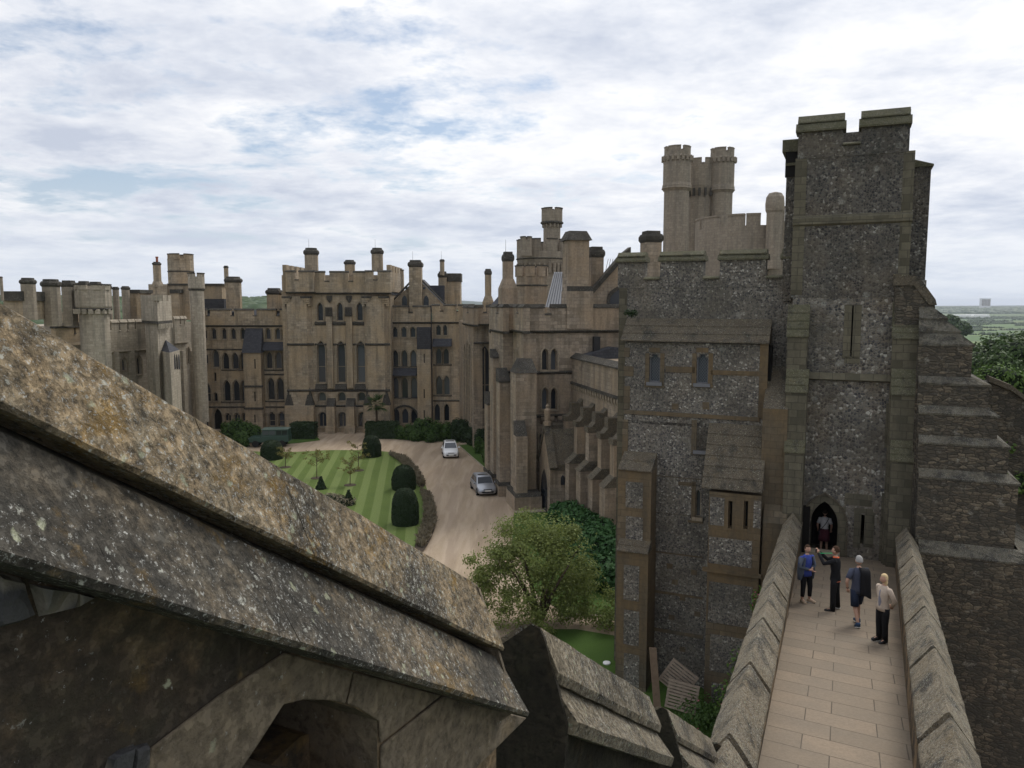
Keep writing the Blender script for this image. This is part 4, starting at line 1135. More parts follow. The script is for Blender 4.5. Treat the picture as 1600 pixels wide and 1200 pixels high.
mb.build('gable', [M['chapel'], M['trim'], M['glass']], ch)
# sloping slate roof left of the twin turret
mb = MB(); mb.add([P1(766, 478, 78), P1(812, 478, 76), P1(806, 455, 79), P1(788, 452, 80)], [(0, 1, 2, 3)]); mb.add([P1(782, 478, 72), P1(806, 478, 72), P1(803, 460, 74), P1(784, 460, 74)], [(0, 1, 2, 3)]); mb.build('slate_roof', M['slate'], ch)
# towers that rise behind the chapel
st = thing('castle_tower', 'round crenellated tower with a slim lookout turret rising behind the chapel roof', 'castle tower', centre(850, 84))
rtower(st, 847, 76, 84, [(.93, 500), (.93, 418), (1.0, 410), (1.03, 404), (1.03, 393)], 20, m='keepstone', merl=(373, 393, 9, .66, 1.03), trim=((404, 1.02),))
mb = MB(); p = atY(847, 414, 84); r = 38 * 84 / F
for k in range(30):
    a = 2 * pi * k / 30; c_, s_ = cos(a), sin(a); cx_, cy_ = p.x + r * .99 * c_, p.y + r * .6 + r * .99 * s_
    mb.box(cx_ - .13, cx_ + .13, cy_ - .13, cy_ + .13, p.z - .9, p.z + .2)
mb.build('corbel', M['keepstone'], st)
rtower(st, 863, 30, 85, [(.88, 400), (.88, 350), (1.08, 346), (1.08, 329)], 12, m='keepstone', merl=(324, 330, 5, .75, 1.08), trim=((347.5, 1.15),))
mb = MB(); p = atY(863, 352, 85)
for k in range(14):
    a = 2 * pi * k / 14; r = 1.0; mb.box(p.x + r * cos(a) - .09, p.x + r * cos(a) + .09, p.y + .6 + r * sin(a) - .09, p.y + .6 + r * sin(a) + .09, p.z - .2, p.z + .25)
mb.build('corbel', M['keepstone'], st)
rtower(st, 822, 18, 82, [(1, 400), (1, 375)], 8, m='keepstone', merl=(369, 376, 5, .7, 1.0), name='chimney')
rtower(st, 831, 52, 76, [(1, 490), (1, 446), (1, 431)], 8, rot=pi / 8, m='chapel', merl=(414, 432, 8, .72, 1.0), trim=((446, 1.0),))

# twin round towers and curved wall on the skyline
rt = thing('castle_tower', 'tall pair of round grey towers joined by a crenellated block on the skyline', 'castle tower', centre(1095, 100))
def drum(px, w, Y, y0):
    rtower(rt, px, w, Y, [(.86, 560), (.86, y0 + 71), (1.0, y0 + 67), (1.0, y0 + 62), (.95, y0 + 58), (.95, y0 + 20), (1.0, y0 + 17), (.9, y0 + 14), (.9, y0 + 8)], 24, m='keepstone', merl=(y0, y0 + 9, 5, .8, .9), trim=((y0 + 66, 1.0),), mt='keepstone', name='round_turret')
    mb = MB(); p = atY(px, y0 + 17, Y); r = w / 2 * Y / F
    for k in range(18):
        a = 2 * pi * k / 18; mb.box(p.x + r * cos(a) - .16, p.x + r * cos(a) + .16, p.y + r * .6 + r * sin(a) - .16, p.y + r * .6 + r * sin(a) + .16, p.z - .5, p.z + .15)
    mb.build('corbel', M['keepstone'], rt)
drum(1061.5, 44.5, 100, 227); drum(1132, 39.5, 103, 230)
rtower(rt, 1100, 48, 104, [(.86, 560), (.86, 305), (1.0, 290), (1.0, 258)], 16, m='keepstone', merl=(247, 262, 8, .7, 1.0), name='linking_block', mt='keepstone')
mb = MB(); p = atY(1100, 298, 104)
for k in range(16):
    a = 2 * pi * k / 16; r = 2.0; mb.box(p.x + r * cos(a) - .14, p.x + r * cos(a) + .14, p.y + 1.2 + r * sin(a) - .14, p.y + 1.2 + r * sin(a) + .14, p.z - .7, p.z + .3)
mb.build('corbel', M['trim'], rt)
cw = thing('curtain_wall', 'high curved crenellated grey wall just left of the dark flint tower', 'castle wall', centre(1150, 82))
cc = atY(1172, 400, 92); R_ = 6.4
mb = MB(); z0 = 0; zc = atY(1150, 352, 86).z; zt = atY(1150, 333, 86).z
arc = lambda r, a0, a1, n=10: [(cc.x + r * cos(radians(a0 + (a1 - a0) * i / n)), cc.y + r * sin(radians(a0 + (a1 - a0) * i / n))) for i in range(n + 1)]
mb.plan(arc(R_, 170, 270, 20) + arc(R_ - .6, 270, 170, 20), z0, zc)
for a0, a1 in ((172, 190), (194, 222), (230, 247), (248.2, 262)): mb.plan(arc(R_, a0, a1) + arc(R_ - .6, a1, a0), zc + .002, zt - .2); mb.plan(arc(R_ + .08, a0, a1) + arc(R_ - .7, a1, a0), zt - .198, zt, 1)
cf = Fr((cc.x, cc.y - R_, 0), 0)
mb.fbox(cf, 0.05, 7, 0, zc + .4, -.6, 0); mb.fbox(cf, .05, 1.7, zc + .402, zt + .5, -.6, 0); mb.fbox(cf, 0, 1.75, zt + .502, zt + .7, -.7, .08, 1)
mb.fbox(cf, 2.6, 7, zc + .402, zt + .5, -.6, 0); mb.fbox(cf, 2.55, 7, zt + .502, zt + .7, -.7, .08, 1)
for a in (0.02,): mb.fbox(cf, a - .1, a + .1, zc - 5, zt - .2, .003, .06, 2)
mb.build('wall', [M['keepstone'], M['keepstone'], M['trim']], cw)
rtower(cw, 1214, 24, 84, [(1, 420), (1, 332), (1.15, 328), (1.2, 318), (1.1, 307), (.8, 301), (.2, 299)], 14, m='keepstone', name='domed_turret')
# ================================================================== flint gatehouse and tower at the end of the walk
A_ = 23.6
G = Fr((31.2 * sin(radians(A_)), 31.2 * cos(radians(A_)), 0), -A_)
WD = Vector((sin(radians(A_)), cos(radians(A_)), 0)); VD = Vector((cos(radians(A_)), -sin(radians(A_)), 0))
gh = thing('flint_gatehouse', 'flint gatehouse wing with lattice windows left of the tall dark tower', 'gatehouse', tuple(G.P(-6, 0)))


def tilecaps(mb, fr, u0, u1, zt, zb, d0, d1, n, mi, lip=.03, s=0.0):
    """sloping weathered offset laid in courses from (d0, zt) down to (d1, zb)"""
    for k in range(n):
        a, b2 = k / n, (k + 1) / n
        za, zb_ = zt + (zb - zt) * a, zt + (zb - zt) * b2; da, db = d0 + (d1 - d0) * a, d0 + (d1 - d0) * b2
        mb.fside(fr, [(d0 - .25, zb_ + .004), (db + lip, zb_ + .004), (db + lip, zb_ + .05), (da, za + .03), (d0 - .25, za + .03)], u0 - s, u1 + s, mi)


def bbox(fr, x0, x1, y0, y1, d):
    ua, za = fr.uz(x0, y0, d); ub, zb = fr.uz(x1, y1, d)
    return ua, ub, zb, za


# main wall behind
G9 = -.9
u0 = G.uz(966, 600, G9)[0]; u1 = G.uz(1240, 600, G9)[0]; zt = G.uz(1060, 447, G9)[1]
mb = MB(); mb.fbox(G, u0, u1, -.2, zt - .01, -8, G9)
uq = G.uz(985, 500, G9)[0]
mb.fbox(G, u0 - .01, u0 + .33, -.2, zt - .02, -.95, G9 + .015, 1)
mb.build('wall', [M['flint'], M['quoing']], gh)
parapet(G, gh, 966, 1232, 391, 436, 449, [(1006, 1031), (1098, 1124), (1196, 1222)], d=G9 + .02, th=.6, m='flint', string=False, cope='mosscap', copeh=.42, proud=.1)
# projecting bay with tiled lean-to roof and two lattice windows
w = [(1023, 553, 597, 16.5, 's', {'lead': True, 'gm_': 'glassb', 'fm': 'lead', 'hood': False}), (1097.5, 553, 599, 18, 's', {'lead': True, 'gm_': 'glassb', 'fm': 'lead', 'hood': False})]
facade(G, gh, 975, 1197, 536, 660, w, d=0, m='flint', depth=.88, rev=.22, name='projecting_bay')
w = [(1097, 656, 704, 18, 's', {'lead': True, 'gm_': 'glassb', 'fm': 'lead', 'hood': False}), (1090.5, 765, 808, 9, 'p', {'hood': False})]
facade(G, gh, 973, 1130, 660.6, 1150, w, d=0, m='flint', depth=.88, rev=.22, name='lower_wall', zb=-.2)
mb = MB()
ua, ub, zb, za = bbox(G, 973, 1200, 500, 535, .02)
zr = G.uz(1085, 499, G9)[1]; ze = G.uz(1085, 535, .02)[1]
tilecaps(mb, G, ua, ub, zr, ze, G9 + .03, .12, 3, 0, .04, .05)
mb.build('tiled_roof', [M['tile']], gh)
mb = MB()
def strip(x0, x1, y0, y1, d, mi=0, pr=.02): 
    a, b2, c, e = bbox(G, x0, x1, y0, y1, d); mb.fbox(G, a, b2, c, e, d - .05, d + pr, mi)
for y0, y1 in ((543, 558), (572, 588), (603, 640)): strip(975, 984 if y0 != 572 else 990, y0, y1, 0)
strip(1188, 1197, 536, 655, 0)
strip(976, 1187, 646, 652, 0, pr=.06)
for cx_, wd in ((1023, 9.5), (1097.5, 10.5)):
    strip(cx_ - wd - 5, cx_ - wd + .5, 552, 604, 0); strip(cx_ + wd - .5, cx_ + wd + 5, 552, 604, 0); strip(cx_ - wd - 6, cx_ + wd + 6, 600, 606, 0, pr=.05); strip(cx_ - wd + 1, cx_ + wd - 1, 543, 551, 0)
strip(1040, 1086, 572, 583, 0); strip(1111, 1186, 578, 588, 0)
strip(1081, 1088, 656, 706, 0); strip(1080, 1106, 706, 711, 0, pr=.06)
for y in (742, 800, 862, 925, 985): strip(1020, 1098, y, y + 8, 0); 
strip(973, 981, 655, 715, 0)
strip(1060, 1086, 752, 760, 0); strip(1081, 1086, 752, 812, 0); strip(1075, 1098, 812, 818, 0, pr=.05)
for x, y in ((1050, 905), (1062, 930), (1045, 960), (1080, 890), (1085, 955), (1062, 1010), (1042, 880)): strip(x, x + 9, y, y + 9, 0, pr=.012)
strip(1050, 1060, 600 + 30, 640, 0, pr=.015); strip(1098, 1108, 628, 640, 0, pr=.015)
mb.split('dressed_stone', [M['quoin']], gh)
# left buttress in two stages
mb = MB()
a, b2, z, zz_ = bbox(G, 966, 1018, 738, 738, .95)
mb.fbox(G, a, b2, -.2, z, -.05, .95); tilecaps(mb, G, a, b2, G.uz(990, 706, 0)[1], z, 0, 1.0, 2, 1)
a2, b22, z2, _ = bbox(G, 964, 1013, 866, 866, 1.35)
mb.fbox(G, a2, b22, -.2, z2, -.06, 1.35); tilecaps(mb, G, a2, b22, G.uz(990, 844, .95)[1], z2, .96, 1.42, 2, 1)
for (y0, y1) in ((752, 795), (806, 845)):
    p, q, r, s = bbox(G, 978, 1004, y0, y1, .95); mb.fbox(G, p, q, r, s, .9, .965, 2)
for (y0, y1) in ((882, 940), (952, 1010), (1020, 1075)):
    p, q, r, s = bbox(G, 975, 998, y0, y1, 1.35); mb.fbox(G, p, q, r, s, 1.3, 1.367, 2)
mb.build('buttress', [M['quoin'], M['tile'], M['flint']], gh)
# right lower projection under a long tiled slope, two slits
D1 = 1.3
mb = MB()
a, b2, z, _ = bbox(G, 1098, 1190, 770, 770, D1)
zs = G.uz(1150, 664, 0)[1]
tilecaps(mb, G, a, b2, zs, z, 0.02, D1 + .1, 6, 0, .03, .03)
mb.build('tiled_slope', [M['tile']], gh)
facade(G, gh, 1098, 1190, 771, 1150, [(1141, 783, 826, 6.5, 'r', {'gm_': 'dark', 'fm': 'quoin', 'sill': False}), (1165.5, 783, 827, 6.5, 'r', {'gm_': 'dark', 'fm': 'quoin', 'sill': False})], d=D1, m='quoin', depth=1.3, rev=.35, name='lower_projection', zb=-.2)
mb = MB()
def panel(x0, x1, y0, y1, d, mi=0): p, q, r, s = bbox(G, x0, x1, y0, y1, d); mb.fbox(G, p, q, r, s, d - .04, d + .015, mi)
panel(1110, 1131, 776, 822, D1); panel(1178, 1188, 782, 826, D1); panel(1108, 1174, 838, 888, D1); panel(1108, 1174, 908, 982, D1); panel(1110, 1176, 990, 1060, D1); panel(1112, 1178, 1066, 1110, D1)
panel(1135, 1137, 780, 829, D1, 1); panel(1145, 1161, 780, 829, D1, 1); panel(1170, 1172, 780, 829, D1, 1)
p, q, r, s = bbox(G, 1098, 1190, 891, 896, D1); mb.fside(G, [(D1 - .02, r - .1), (D1 + .1, r), (D1 + .1, s), (D1 - .02, s + .08)], p, q, 1)
mb.build('flint_panel', [M['flint'], M['quoin']], gh)
mb = MB()
a, b2, z, _ = bbox(G, 1192, 1231, 640, 640, .75)
mb.fbox(G, a, b2, -.2, z, -.9, .75); mb.fside(G, [(-.9, z + .003), (.75, z + .003), (-.9, z + 1.5)], a, b2, 1)
a, b2, z, _ = bbox(G, 1192, 1229, 820, 820, 1.2)
mb.fbox(G, a, b2, -.2, z, -.9, 1.2); mb.fside(G, [(.7, z + .003), (1.2, z + .003), (.7, z + .7)], a, b2, 0)
mb.build('corner_buttress', [M['quoin'], M['tile']], gh)
mb = MB(); mb.pbox(G, 1198, 1204, 540, 660, -.85, -.3)  # near black box stands in for the shade beside the bay
mb.build('recess_side_shade', [M['dark']], gh)
# moss clump growing from the wall
# ---------------------------------------------------------------- the tall tower
tt = thing('flint_tower', 'tall dark flint tower with a pointed doorway at the end of the stone walk', 'tower', tuple(G.P(.6, 0)))
walls = [(1287, 781, 876, 43, 'p'), (1331, 477, 556, 5.5, 'r'), (1347.5, 804, 850, 7.5, 'r')]
ua, ub, zb, za = bbox(G, 1230, 1432, 440, 1100, 0); ub = G.uz(1436, 650, 0)[0]; ua = G.uz(1230, 700, 0)[0]
holes = []
for cx_, ya, yb, wp, k in walls:
    p, q, r, s = bbox(G, cx_ - wp / 2, cx_ + wp / 2, ya, yb, 0)
    p = G.uz(cx_ - wp / 2, (ya + yb) / 2)[0]; q = G.uz(cx_ + wp / 2, (ya + yb) / 2)[0]; holes.append(wpoly(k, p, q, r, s))
zmid = G.uz(1330, 592)[1]
mb = MB(); mb.wall(G, [(ua, -.2), (ub, -.2), (ub, za), (ua, za)], holes, 0, 1.9, 0, 2)
mb.add([G.P(u, z, d) for d in (0, -7) for u, z in ((ua, -.2), (ub, -.2), (ub, za), (ua, za))], [(0, 3, 7, 4), (1, 5, 6, 2), (3, 2, 6, 7), (5, 4, 7, 6)], 1)
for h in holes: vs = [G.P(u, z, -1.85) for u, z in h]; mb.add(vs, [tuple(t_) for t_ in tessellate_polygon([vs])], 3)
# passage floor inside the doorway
h = holes[0]; mb.fbox(G, h[0][0] - .3, h[1][0] + .3, h[0][1] - .1, h[0][1] + .02, -1.86, .1, 2)
mb.build('wall', [M['flintb'], M['flint'], M['quoing'], M['dark']], tt, recalc=False)
a2 = (G.uz(1240, 345, 0)[0], G.uz(1424, 345, 0)[0]); ztop = G.uz(1330, 242, 0)[1]
mb = MB(); mb.fbox(G, a2[0], a2[1], za - .6, ztop, -5, .012)
mb.fbox(G, a2[0] - .012, a2[0] + .4, za - .5, ztop, -.5, .03, 1); mb.fbox(G, a2[1] - .35, a2[1] + .012, za - .5, ztop, -.5, .03, 1)
z = G.uz(1330, 343)[1]; mb.fside(G, [(.0, z - .2), (.1, z - .12), (.1, z + .1), (0, z + .22)], a2[0] - .03, a2[1] + .03, 1)
mb.build('upper_stage', [M['flintd'], M['quoing']], tt)
parapet(G, tt, 1249, 1422, 173, 226, 243, [(1317, 1345)], d=.03, th=.65, m='flintd', string=False, cope='mosscap', copeh=.62, proud=.12)
Gb = G.off(-4.3); mb = MB(); a = G.uz(1249, 240)[0]; b2 = G.uz(1422, 240)[0]
z3 = G.uz(1330, 205, -4)[1]
mb.fbox(G, a, b2, ztop + .01, z3, -4.9, -4.2); mb.fbox(G, a, a + .6, ztop + .01, z3 - .05, -4.19, -.7)
mb.fbox(G, b2 - .6, b2, ztop + .01, z3 - .05, -4.19, -.7); mb.build('rear_parapet', [M['flintd']], tt)
# left turret flank with its coping and right rear turret
mb = MB()
mb.pbox(G, 1226, 1241, 226, 470, -3.5, -.8); p, q, r, s = bbox(G, 1223, 1250, 219, 236, -.7); 
mb.fbox(G, p, q, r, s, -3.6, -.68, 1)
p, q, r, s = bbox(G, 1228, 1246, 238, 276, -.79); mb.fbox(G, p, q, r, s, -.9, -.74, 2)
mb.fbox(G, p, q, (r + s) / 2 - .05, (r + s) / 2 + .05, -.739, -.7, 1)
mb.build('stair_turret', [M['flintd'], M['mosscap'], M['dark']], tt)
mb = MB(); p, q, r, s = bbox(G, 1420, 1445, 262, 445, -3.0)
mb.fbox(G, p - 1, q, r, s, -6.5, -3.0)
mb.fprism(G, [(p - 1, s + .003), (q + .08, s + .003), (q + .08, s + .08), (G.uz(1422, 250, -3)[0], G.uz(1422, 248, -3)[1]), (p - 1, G.uz(1422, 248, -3)[1])], -6.5, -2.93, 1)
p2 = G.uz(1441, 300, -3)[0]; mb.fbox(G, q - .004, q + .02, s - 1.6, s - .3, -4.2, -3.9, 2)
mb.build('rear_turret', [M['flintd'], M['mosscap'], M['dark']], tt)
# shoulder on the right with dark sloping cope
mb = MB(); p, q, r, s = bbox(G, 1404, 1460, 475, 560, .35)
pts = [G.uz(1425, 600, .35), G.uz(1460, 600, .35), G.uz(1461, 476, .35), G.uz(1452, 470, .35), G.uz(1432, 438, .35), G.uz(1398, 430, .35), G.uz(1398, 600, .35)]
mb.fprism(G, pts, -4, .35)
pts = [G.uz(1464, 477, .4), G.uz(1462, 468, .4), G.uz(1436, 432, .4), G.uz(1396, 428, .4), G.uz(1396, 446, .4), G.uz(1428, 446, .4), G.uz(1452, 476, .4)]
mb.fprism(G, pts, -4, .4, 1)
mb.build('right_shoulder', [M['rubble'], M['tile']], tt)
# string between the buttress strips, quoins, slit dressing
mb = MB()
a, b2, r, s = bbox(G, 1262, 1394, 581, 596, 0); mb.fside(G, [(.004, r - .05), (.15, r), (.05, s), (.004, s)], a, b2)
def dress(x0, x1, y0, y1, pr=.02, mi=0): p, q, r, s = bbox(G, x0, x1, y0, y1, 0); mb.fbox(G, p, q, r, s, .001, pr, mi)
dress(1320, 1328, 476, 560); dress(1334.2, 1343, 476, 560); dress(1320, 1343, 557, 568)
dress(1335, 1343.4, 800, 856); dress(1351.6, 1364, 800, 856); dress(1335, 1364, 793, 803); dress(1378, 1394, 770, 880, .03); dress(1310, 1318, 792, 870)
dress(1320, 1362, 770, 792, .012); dress(1385, 1393, 630, 700, .012)
dress(1250, 1262, 800, 872)
ringmesh(mb, G, inset(holes[0], .3), inset(holes[0], .02), .002, .09, 0, skip0=True); ringmesh(mb, G, inset(holes[0], .36), inset(holes[0], .305), .002, .14, 1, skip0=True)
mb.split('dressed_stone', [M['quoing'], M['tile']], tt)
mb = MB(); p, q, r, s = bbox(G, 1252, 1263, 790, 872, .1); mb.fbox(G, p, q, r, s, .001, .16)  # near black slab, shade by the doorway put into its colour
mb.build('recess_shade', M['dark'], tt)


def stripbut(x0s, x1s, lv, y_bot, m, capm):
    for k, (yt, yb, d, n) in enumerate(lv):
        dm = lv[k - 1][2] if k else 0.0
        p, q, r, s = bbox(G, x0s[k], x1s[k], yb, yb, d); zt = G.uz((x0s[k] + x1s[k]) / 2, yt, dm)[1]; zb = G.uz((x0s[k] + x1s[k]) / 2, yb, d)[1]
        mb.fbox(G, p, q, -.2, zb, -.05, d, 0); tilecaps(mb, G, p, q, zt, zb, dm + .01, d + .03, n, 1, .03, .03)


mb = MB()
stripbut((1230, 1228, 1226), (1262, 1261, 1256), ((477, 527, .4, 4), (578, 614, .68, 3), (688, 708, .95, 2)), 1100, 0, 1)
mb.build('strip_buttress', [M['quoing'], M['mosscap']], tt)
mb = MB()
stripbut((1395, 1393, 1392), (1434, 1433, 1433), ((472, 530, .45, 6), (578, 618, .75, 3), (690, 722, 1.05, 3)), 1100, 0, 1)
mb.build('strip_buttress', [M['quoing'], M['mosscap']], tt)
mb = MB()       # great stepped buttress
lv = [(480, 541, 1458, 1520, .95, 3), (588, 603, 1520, 1546, 1.25, 1), (634, 650, 1546, 1560, 1.5, 1), (681, 697, 1560, 1577, 1.75, 1), (733, 752, 1577, 1592, 2.1, 1), (846, 872, 1592, 1640, 2.5, 1)]
dm = .36
for k, (yt, yb, xa, xb, d, n) in enumerate(lv):
    u0 = G.uz(1435, yb, d)[0]; um = G.uz(xa, yt, dm)[0]; u1, zb = G.uz(xb, yb, d); zt = G.uz(1470, yt, dm)[1]; zb = G.uz(1500, yb, d)[1]
    mb.fbox(G, u0, u1, -.3, zb, -4 + .3 * k, d, 0)
    for j in range(n):
        a, c = j / n, (j + 1) / n
        L_ = lambda p, q, t_: p + (q - p) * t_
        ua_, uc = L_(um, u1, a), L_(um, u1, c) + .06; da, dc = L_(dm, d, a), L_(dm, d, c) + .04
        z_a, z_c = L_(zt, zb, a), L_(zt, zb, c) + .004
        # sloping slab with a worn, wavy surface
        nn = 22; rows = 4; vs = []; 
        for r_ in range(rows + 1):
            tt_ = r_ / rows
            for i in range(nn + 1):
                uu = L_(u0, L_(ua_, uc, tt_), i / nn); dd_ = L_(da, dc, tt_); z_ = L_(z_a, z_c + .06, tt_)
                p = G.P(uu, z_, dd_); q = noise.noise(p * 3.1) * .035 + noise.noise(p * 9) * .02
                if r_ in (0,): q = 0
                vs.append(p + Vector((0, 0, q)) + G.n * q * .7)
        fs = [(r_ * (nn + 1) + i, r_ * (nn + 1) + i + 1, (r_ + 1) * (nn + 1) + i + 1, (r_ + 1) * (nn + 1) + i) for r_ in range(rows) for i in range(nn)]
        b0 = rows * (nn + 1)
        vs += [G.P(L_(u0, uc, i / nn), z_c - .01, dc - .02) for i in range(nn + 1)]
        fs += [(b0 + i, b0 + i + 1, b0 + nn + 2 + i, b0 + nn + 1 + i) for i in range(nn)]
        vs += [G.P(ua_, z_a, -3), G.P(uc, z_c + .06, -3), G.P(uc, z_c - .01, -3)]
        e = len(vs)
        fs += [(nn, b0 + nn, e - 2, e - 3), (b0 + nn, e - 4, e - 1, e - 2)]
        mb.add(vs, fs, 1)
    dm = d
mb.build('stepped_buttress', [M['rubble'], M['paletile']], tt, recalc=False)

# wall running off to the right behind, with sloping top
rw = MB(); q = Fr(tuple(G.P(9, 0, -3)), -A_)
pts = [q.uz(1530, 640), q.uz(1700, 760), q.uz(1700, 700), q.uz(1640, 655), q.uz(1580, 610), q.uz(1545, 596), q.uz(1500, 600)]
u0, u1 = pts[0][0] - 1.5, pts[1][0]
rw.fprism(q, [(u0, -6), (u1, -6), pts[2], pts[3], pts[4], pts[5], (u0, pts[6][1])], -.6, 0)
for a, b2 in ((pts[2], pts[3]), (pts[3], pts[4]), (pts[4], pts[5])): rw.fprism(q, [a, b2, (b2[0], b2[1] + .2), (a[0], a[1] + .2)], -.7, .12, 1)
tag(rw.build('ruined_wall', [M['rubble'], M['tile']]), 'low rubble wall sloping down behind the stepped buttress at the right edge', 'wall')
q2 = Fr(tuple(G.P(9, 0, 1.2)), -A_); mb = MB()
pts = [q2.uz(1560, 620), q2.uz(1600, 670), q2.uz(1680, 720), q2.uz(1700, 1000), q2.uz(1540, 1000), q2.uz(1540, 600)]

# ================================================================== the stone walk
def wv(px, py, w):          # pixel -> point on the vertical plane at distance w along the walk
    p0 = WD * w; return onpl(px, py, Vector((p0.x, p0.y, 0)), WD)
def flo(w): return 9.0 - .137 * (w - 12.1)
def onfloor(px, py):
    w = 20.0
    for _ in range(12):
        p = wv(px, py, w); e = p.z - flo(w); 
        # secant-like update using the slope of the ray
        p2 = wv(px, py, w + .1); s = ((p2.z - flo(w + .1)) - e) / .1; w -= e / s
    return wv(px, py, w), w


lf, rf = wv(1240, 801, 30.9), wv(1415, 822, 30.9)
ln, rn = wv(1137, 1165, 9.9), wv(1500, 1200, 9.42)
fr1, w1 = onfloor(1422, 1198); fr2_, w2 = onfloor(1398, 900)
fl1, w3 = onfloor(1222, 1198); fl2, w4 = onfloor(1245, 900)
lerp = lambda a, b2, t_: a + (b2 - a) * t_
def vof(p): return p.dot(VD)
def WP(w, v, z): p = WD * w + VD * v; return Vector((p.x, p.y, z))
def ridge(side, w):
    a, b2 = (ln, lf) if side < 0 else (rn, rf)
    wa, wb = a.dot(WD), b2.dot(WD); t_ = (w - wa) / (wb - wa); return vof(a) + (vof(b2) - vof(a)) * t_, a.z + (b2.z - a.z) * t_
bridge = thing('stone_walk', 'long stone paved walkway between lichened parapets leading to the tower door', 'walkway', tuple(WP(18, .3, flo(18))))
m, t, b = mat('paving_flags')
uvn = N(t, 'ShaderNodeUVMap').outputs[0]
br = N(t, 'ShaderNodeTexBrick', offset=.37, offset_frequency=2, ins={'Vector': uvn, 'Color1': (.255, .20, .145, 1), 'Color2': (.19, .155, .115, 1), 'Mortar': (.06, .047, .035, 1), 'Scale': 1.0, 'Mortar Size': .009, 'Mortar Smooth': .2, 'Bias': -.1, 'Brick Width': 1.15, 'Row Height': .62})
P = pos(t); n1 = nz(t, P, 1.1, 6, .6); n2 = nz(t, P, 18, 5, .7)
col = mix(t, ramp(t, n1, [(.35, g(0)), (.7, g(.6))]), br.outputs[0], (.17, .145, .115))
col = mix(t, ramp(t, n2, [(.3, g(.35)), (.6, g(0))]), col, (.1, .08, .06))
t.links.new(col, b.inputs['Base Color']); b.inputs['Roughness'].default_value = .8
bump(t, b, M_(t, 'ADD', M_(t, 'MULTIPLY', br.outputs[1], -1.0), M_(t, 'MULTIPLY', n2, .3)), .012, .7)
M['flags'] = m
mb = MB(); nn = 30
vs = []
for k in range(nn + 1):
    w = 7 + (31.3 - 7) * k / nn
    vs += [WP(w, ridge(-1, w)[0] + .1, flo(w)), WP(w, ridge(1, w)[0] - .1, flo(w))]
mb.add(vs, [(2 * k, 2 * k + 1, 2 * k + 3, 2 * k + 2) for k in range(nn)])
po = mb.build('paving', M['flags'], bridge, recalc=False)
ul = po.data.uv_layers[0].data
for p in po.data.polygons:
    for li in p.loop_indices:
        co = po.data.vertices[po.data.loops[li].vertex_index].co; ul[li].uv = (co.dot(VD), co.dot(WD) + .1 * co.dot(VD))
mb = MB(); a = onfloor(1262, 875)[0]; mb.fbox(G, G.uz(1258, 870)[0], G.uz(1312, 870)[0], flo(30.8), flo(30.8) + .16, .05, .6); mb.build('door_step', M['kerb'], bridge)


def cope_run(A, B, lat, prof, amp=.012, seg=.05, fine=.05, seed=0.0, freq=(2.2, 11), prof2=None):
    """a worn coping stone: closed profile [(sideways, dz)...] swept from A to B"""
    mb = MB(); Lh = (B - A).length; n = max(3, int(Lh / seg)); pr = []
    for (a, za), (c, zc_) in zip(prof, prof[1:] + prof[:1]):
        k = max(1, int(sqrt((c - a) ** 2 + (zc_ - za) ** 2) / fine)); pr += [(a + (c - a) * i / k, za + (zc_ - za) * i / k) for i in range(k)]
    m_ = len(pr); vs = []; pr2 = pr
    if prof2:
        pr2 = []
        for (a, za), (c, zc_), (a_, za_), (c_, zc2) in zip(prof, prof[1:] + prof[:1], prof2, prof2[1:] + prof2[:1]):
            k = max(1, int(sqrt((c - a) ** 2 + (zc_ - za) ** 2) / fine)); pr2 += [(a_ + (c_ - a_) * i / k, za_ + (zc2 - za_) * i / k) for i in range(k)]
    for i in range(n + 1):
        base = A + (B - A) * (i / n); f_ = i / n
        for (a, dz), (a2_, dz2) in zip(pr, pr2):
            a += (a2_ - a) * f_; dz += (dz2 - dz) * f_
            p = base + lat * a + Vector((0, 0, dz)); q = p + Vector((seed, seed, 0))
            d = noise.noise_vector(q * freq[0]) * amp + noise.noise_vector(q * freq[1]) * amp * .55
            vs.append(p + d)
    fs = [(i * m_ + j, i * m_ + (j + 1) % m_, (i + 1) * m_ + (j + 1) % m_, (i + 1) * m_ + j) for i in range(n) for j in range(m_)]
    for base in (0, n * m_):
        tr_ = tessellate_polygon([[Vector((a, dz, 0)) for a, dz in pr]]); fs += [tuple(base + x for x in t_) for t_ in tr_]
    mb.add(vs, fs); return mb


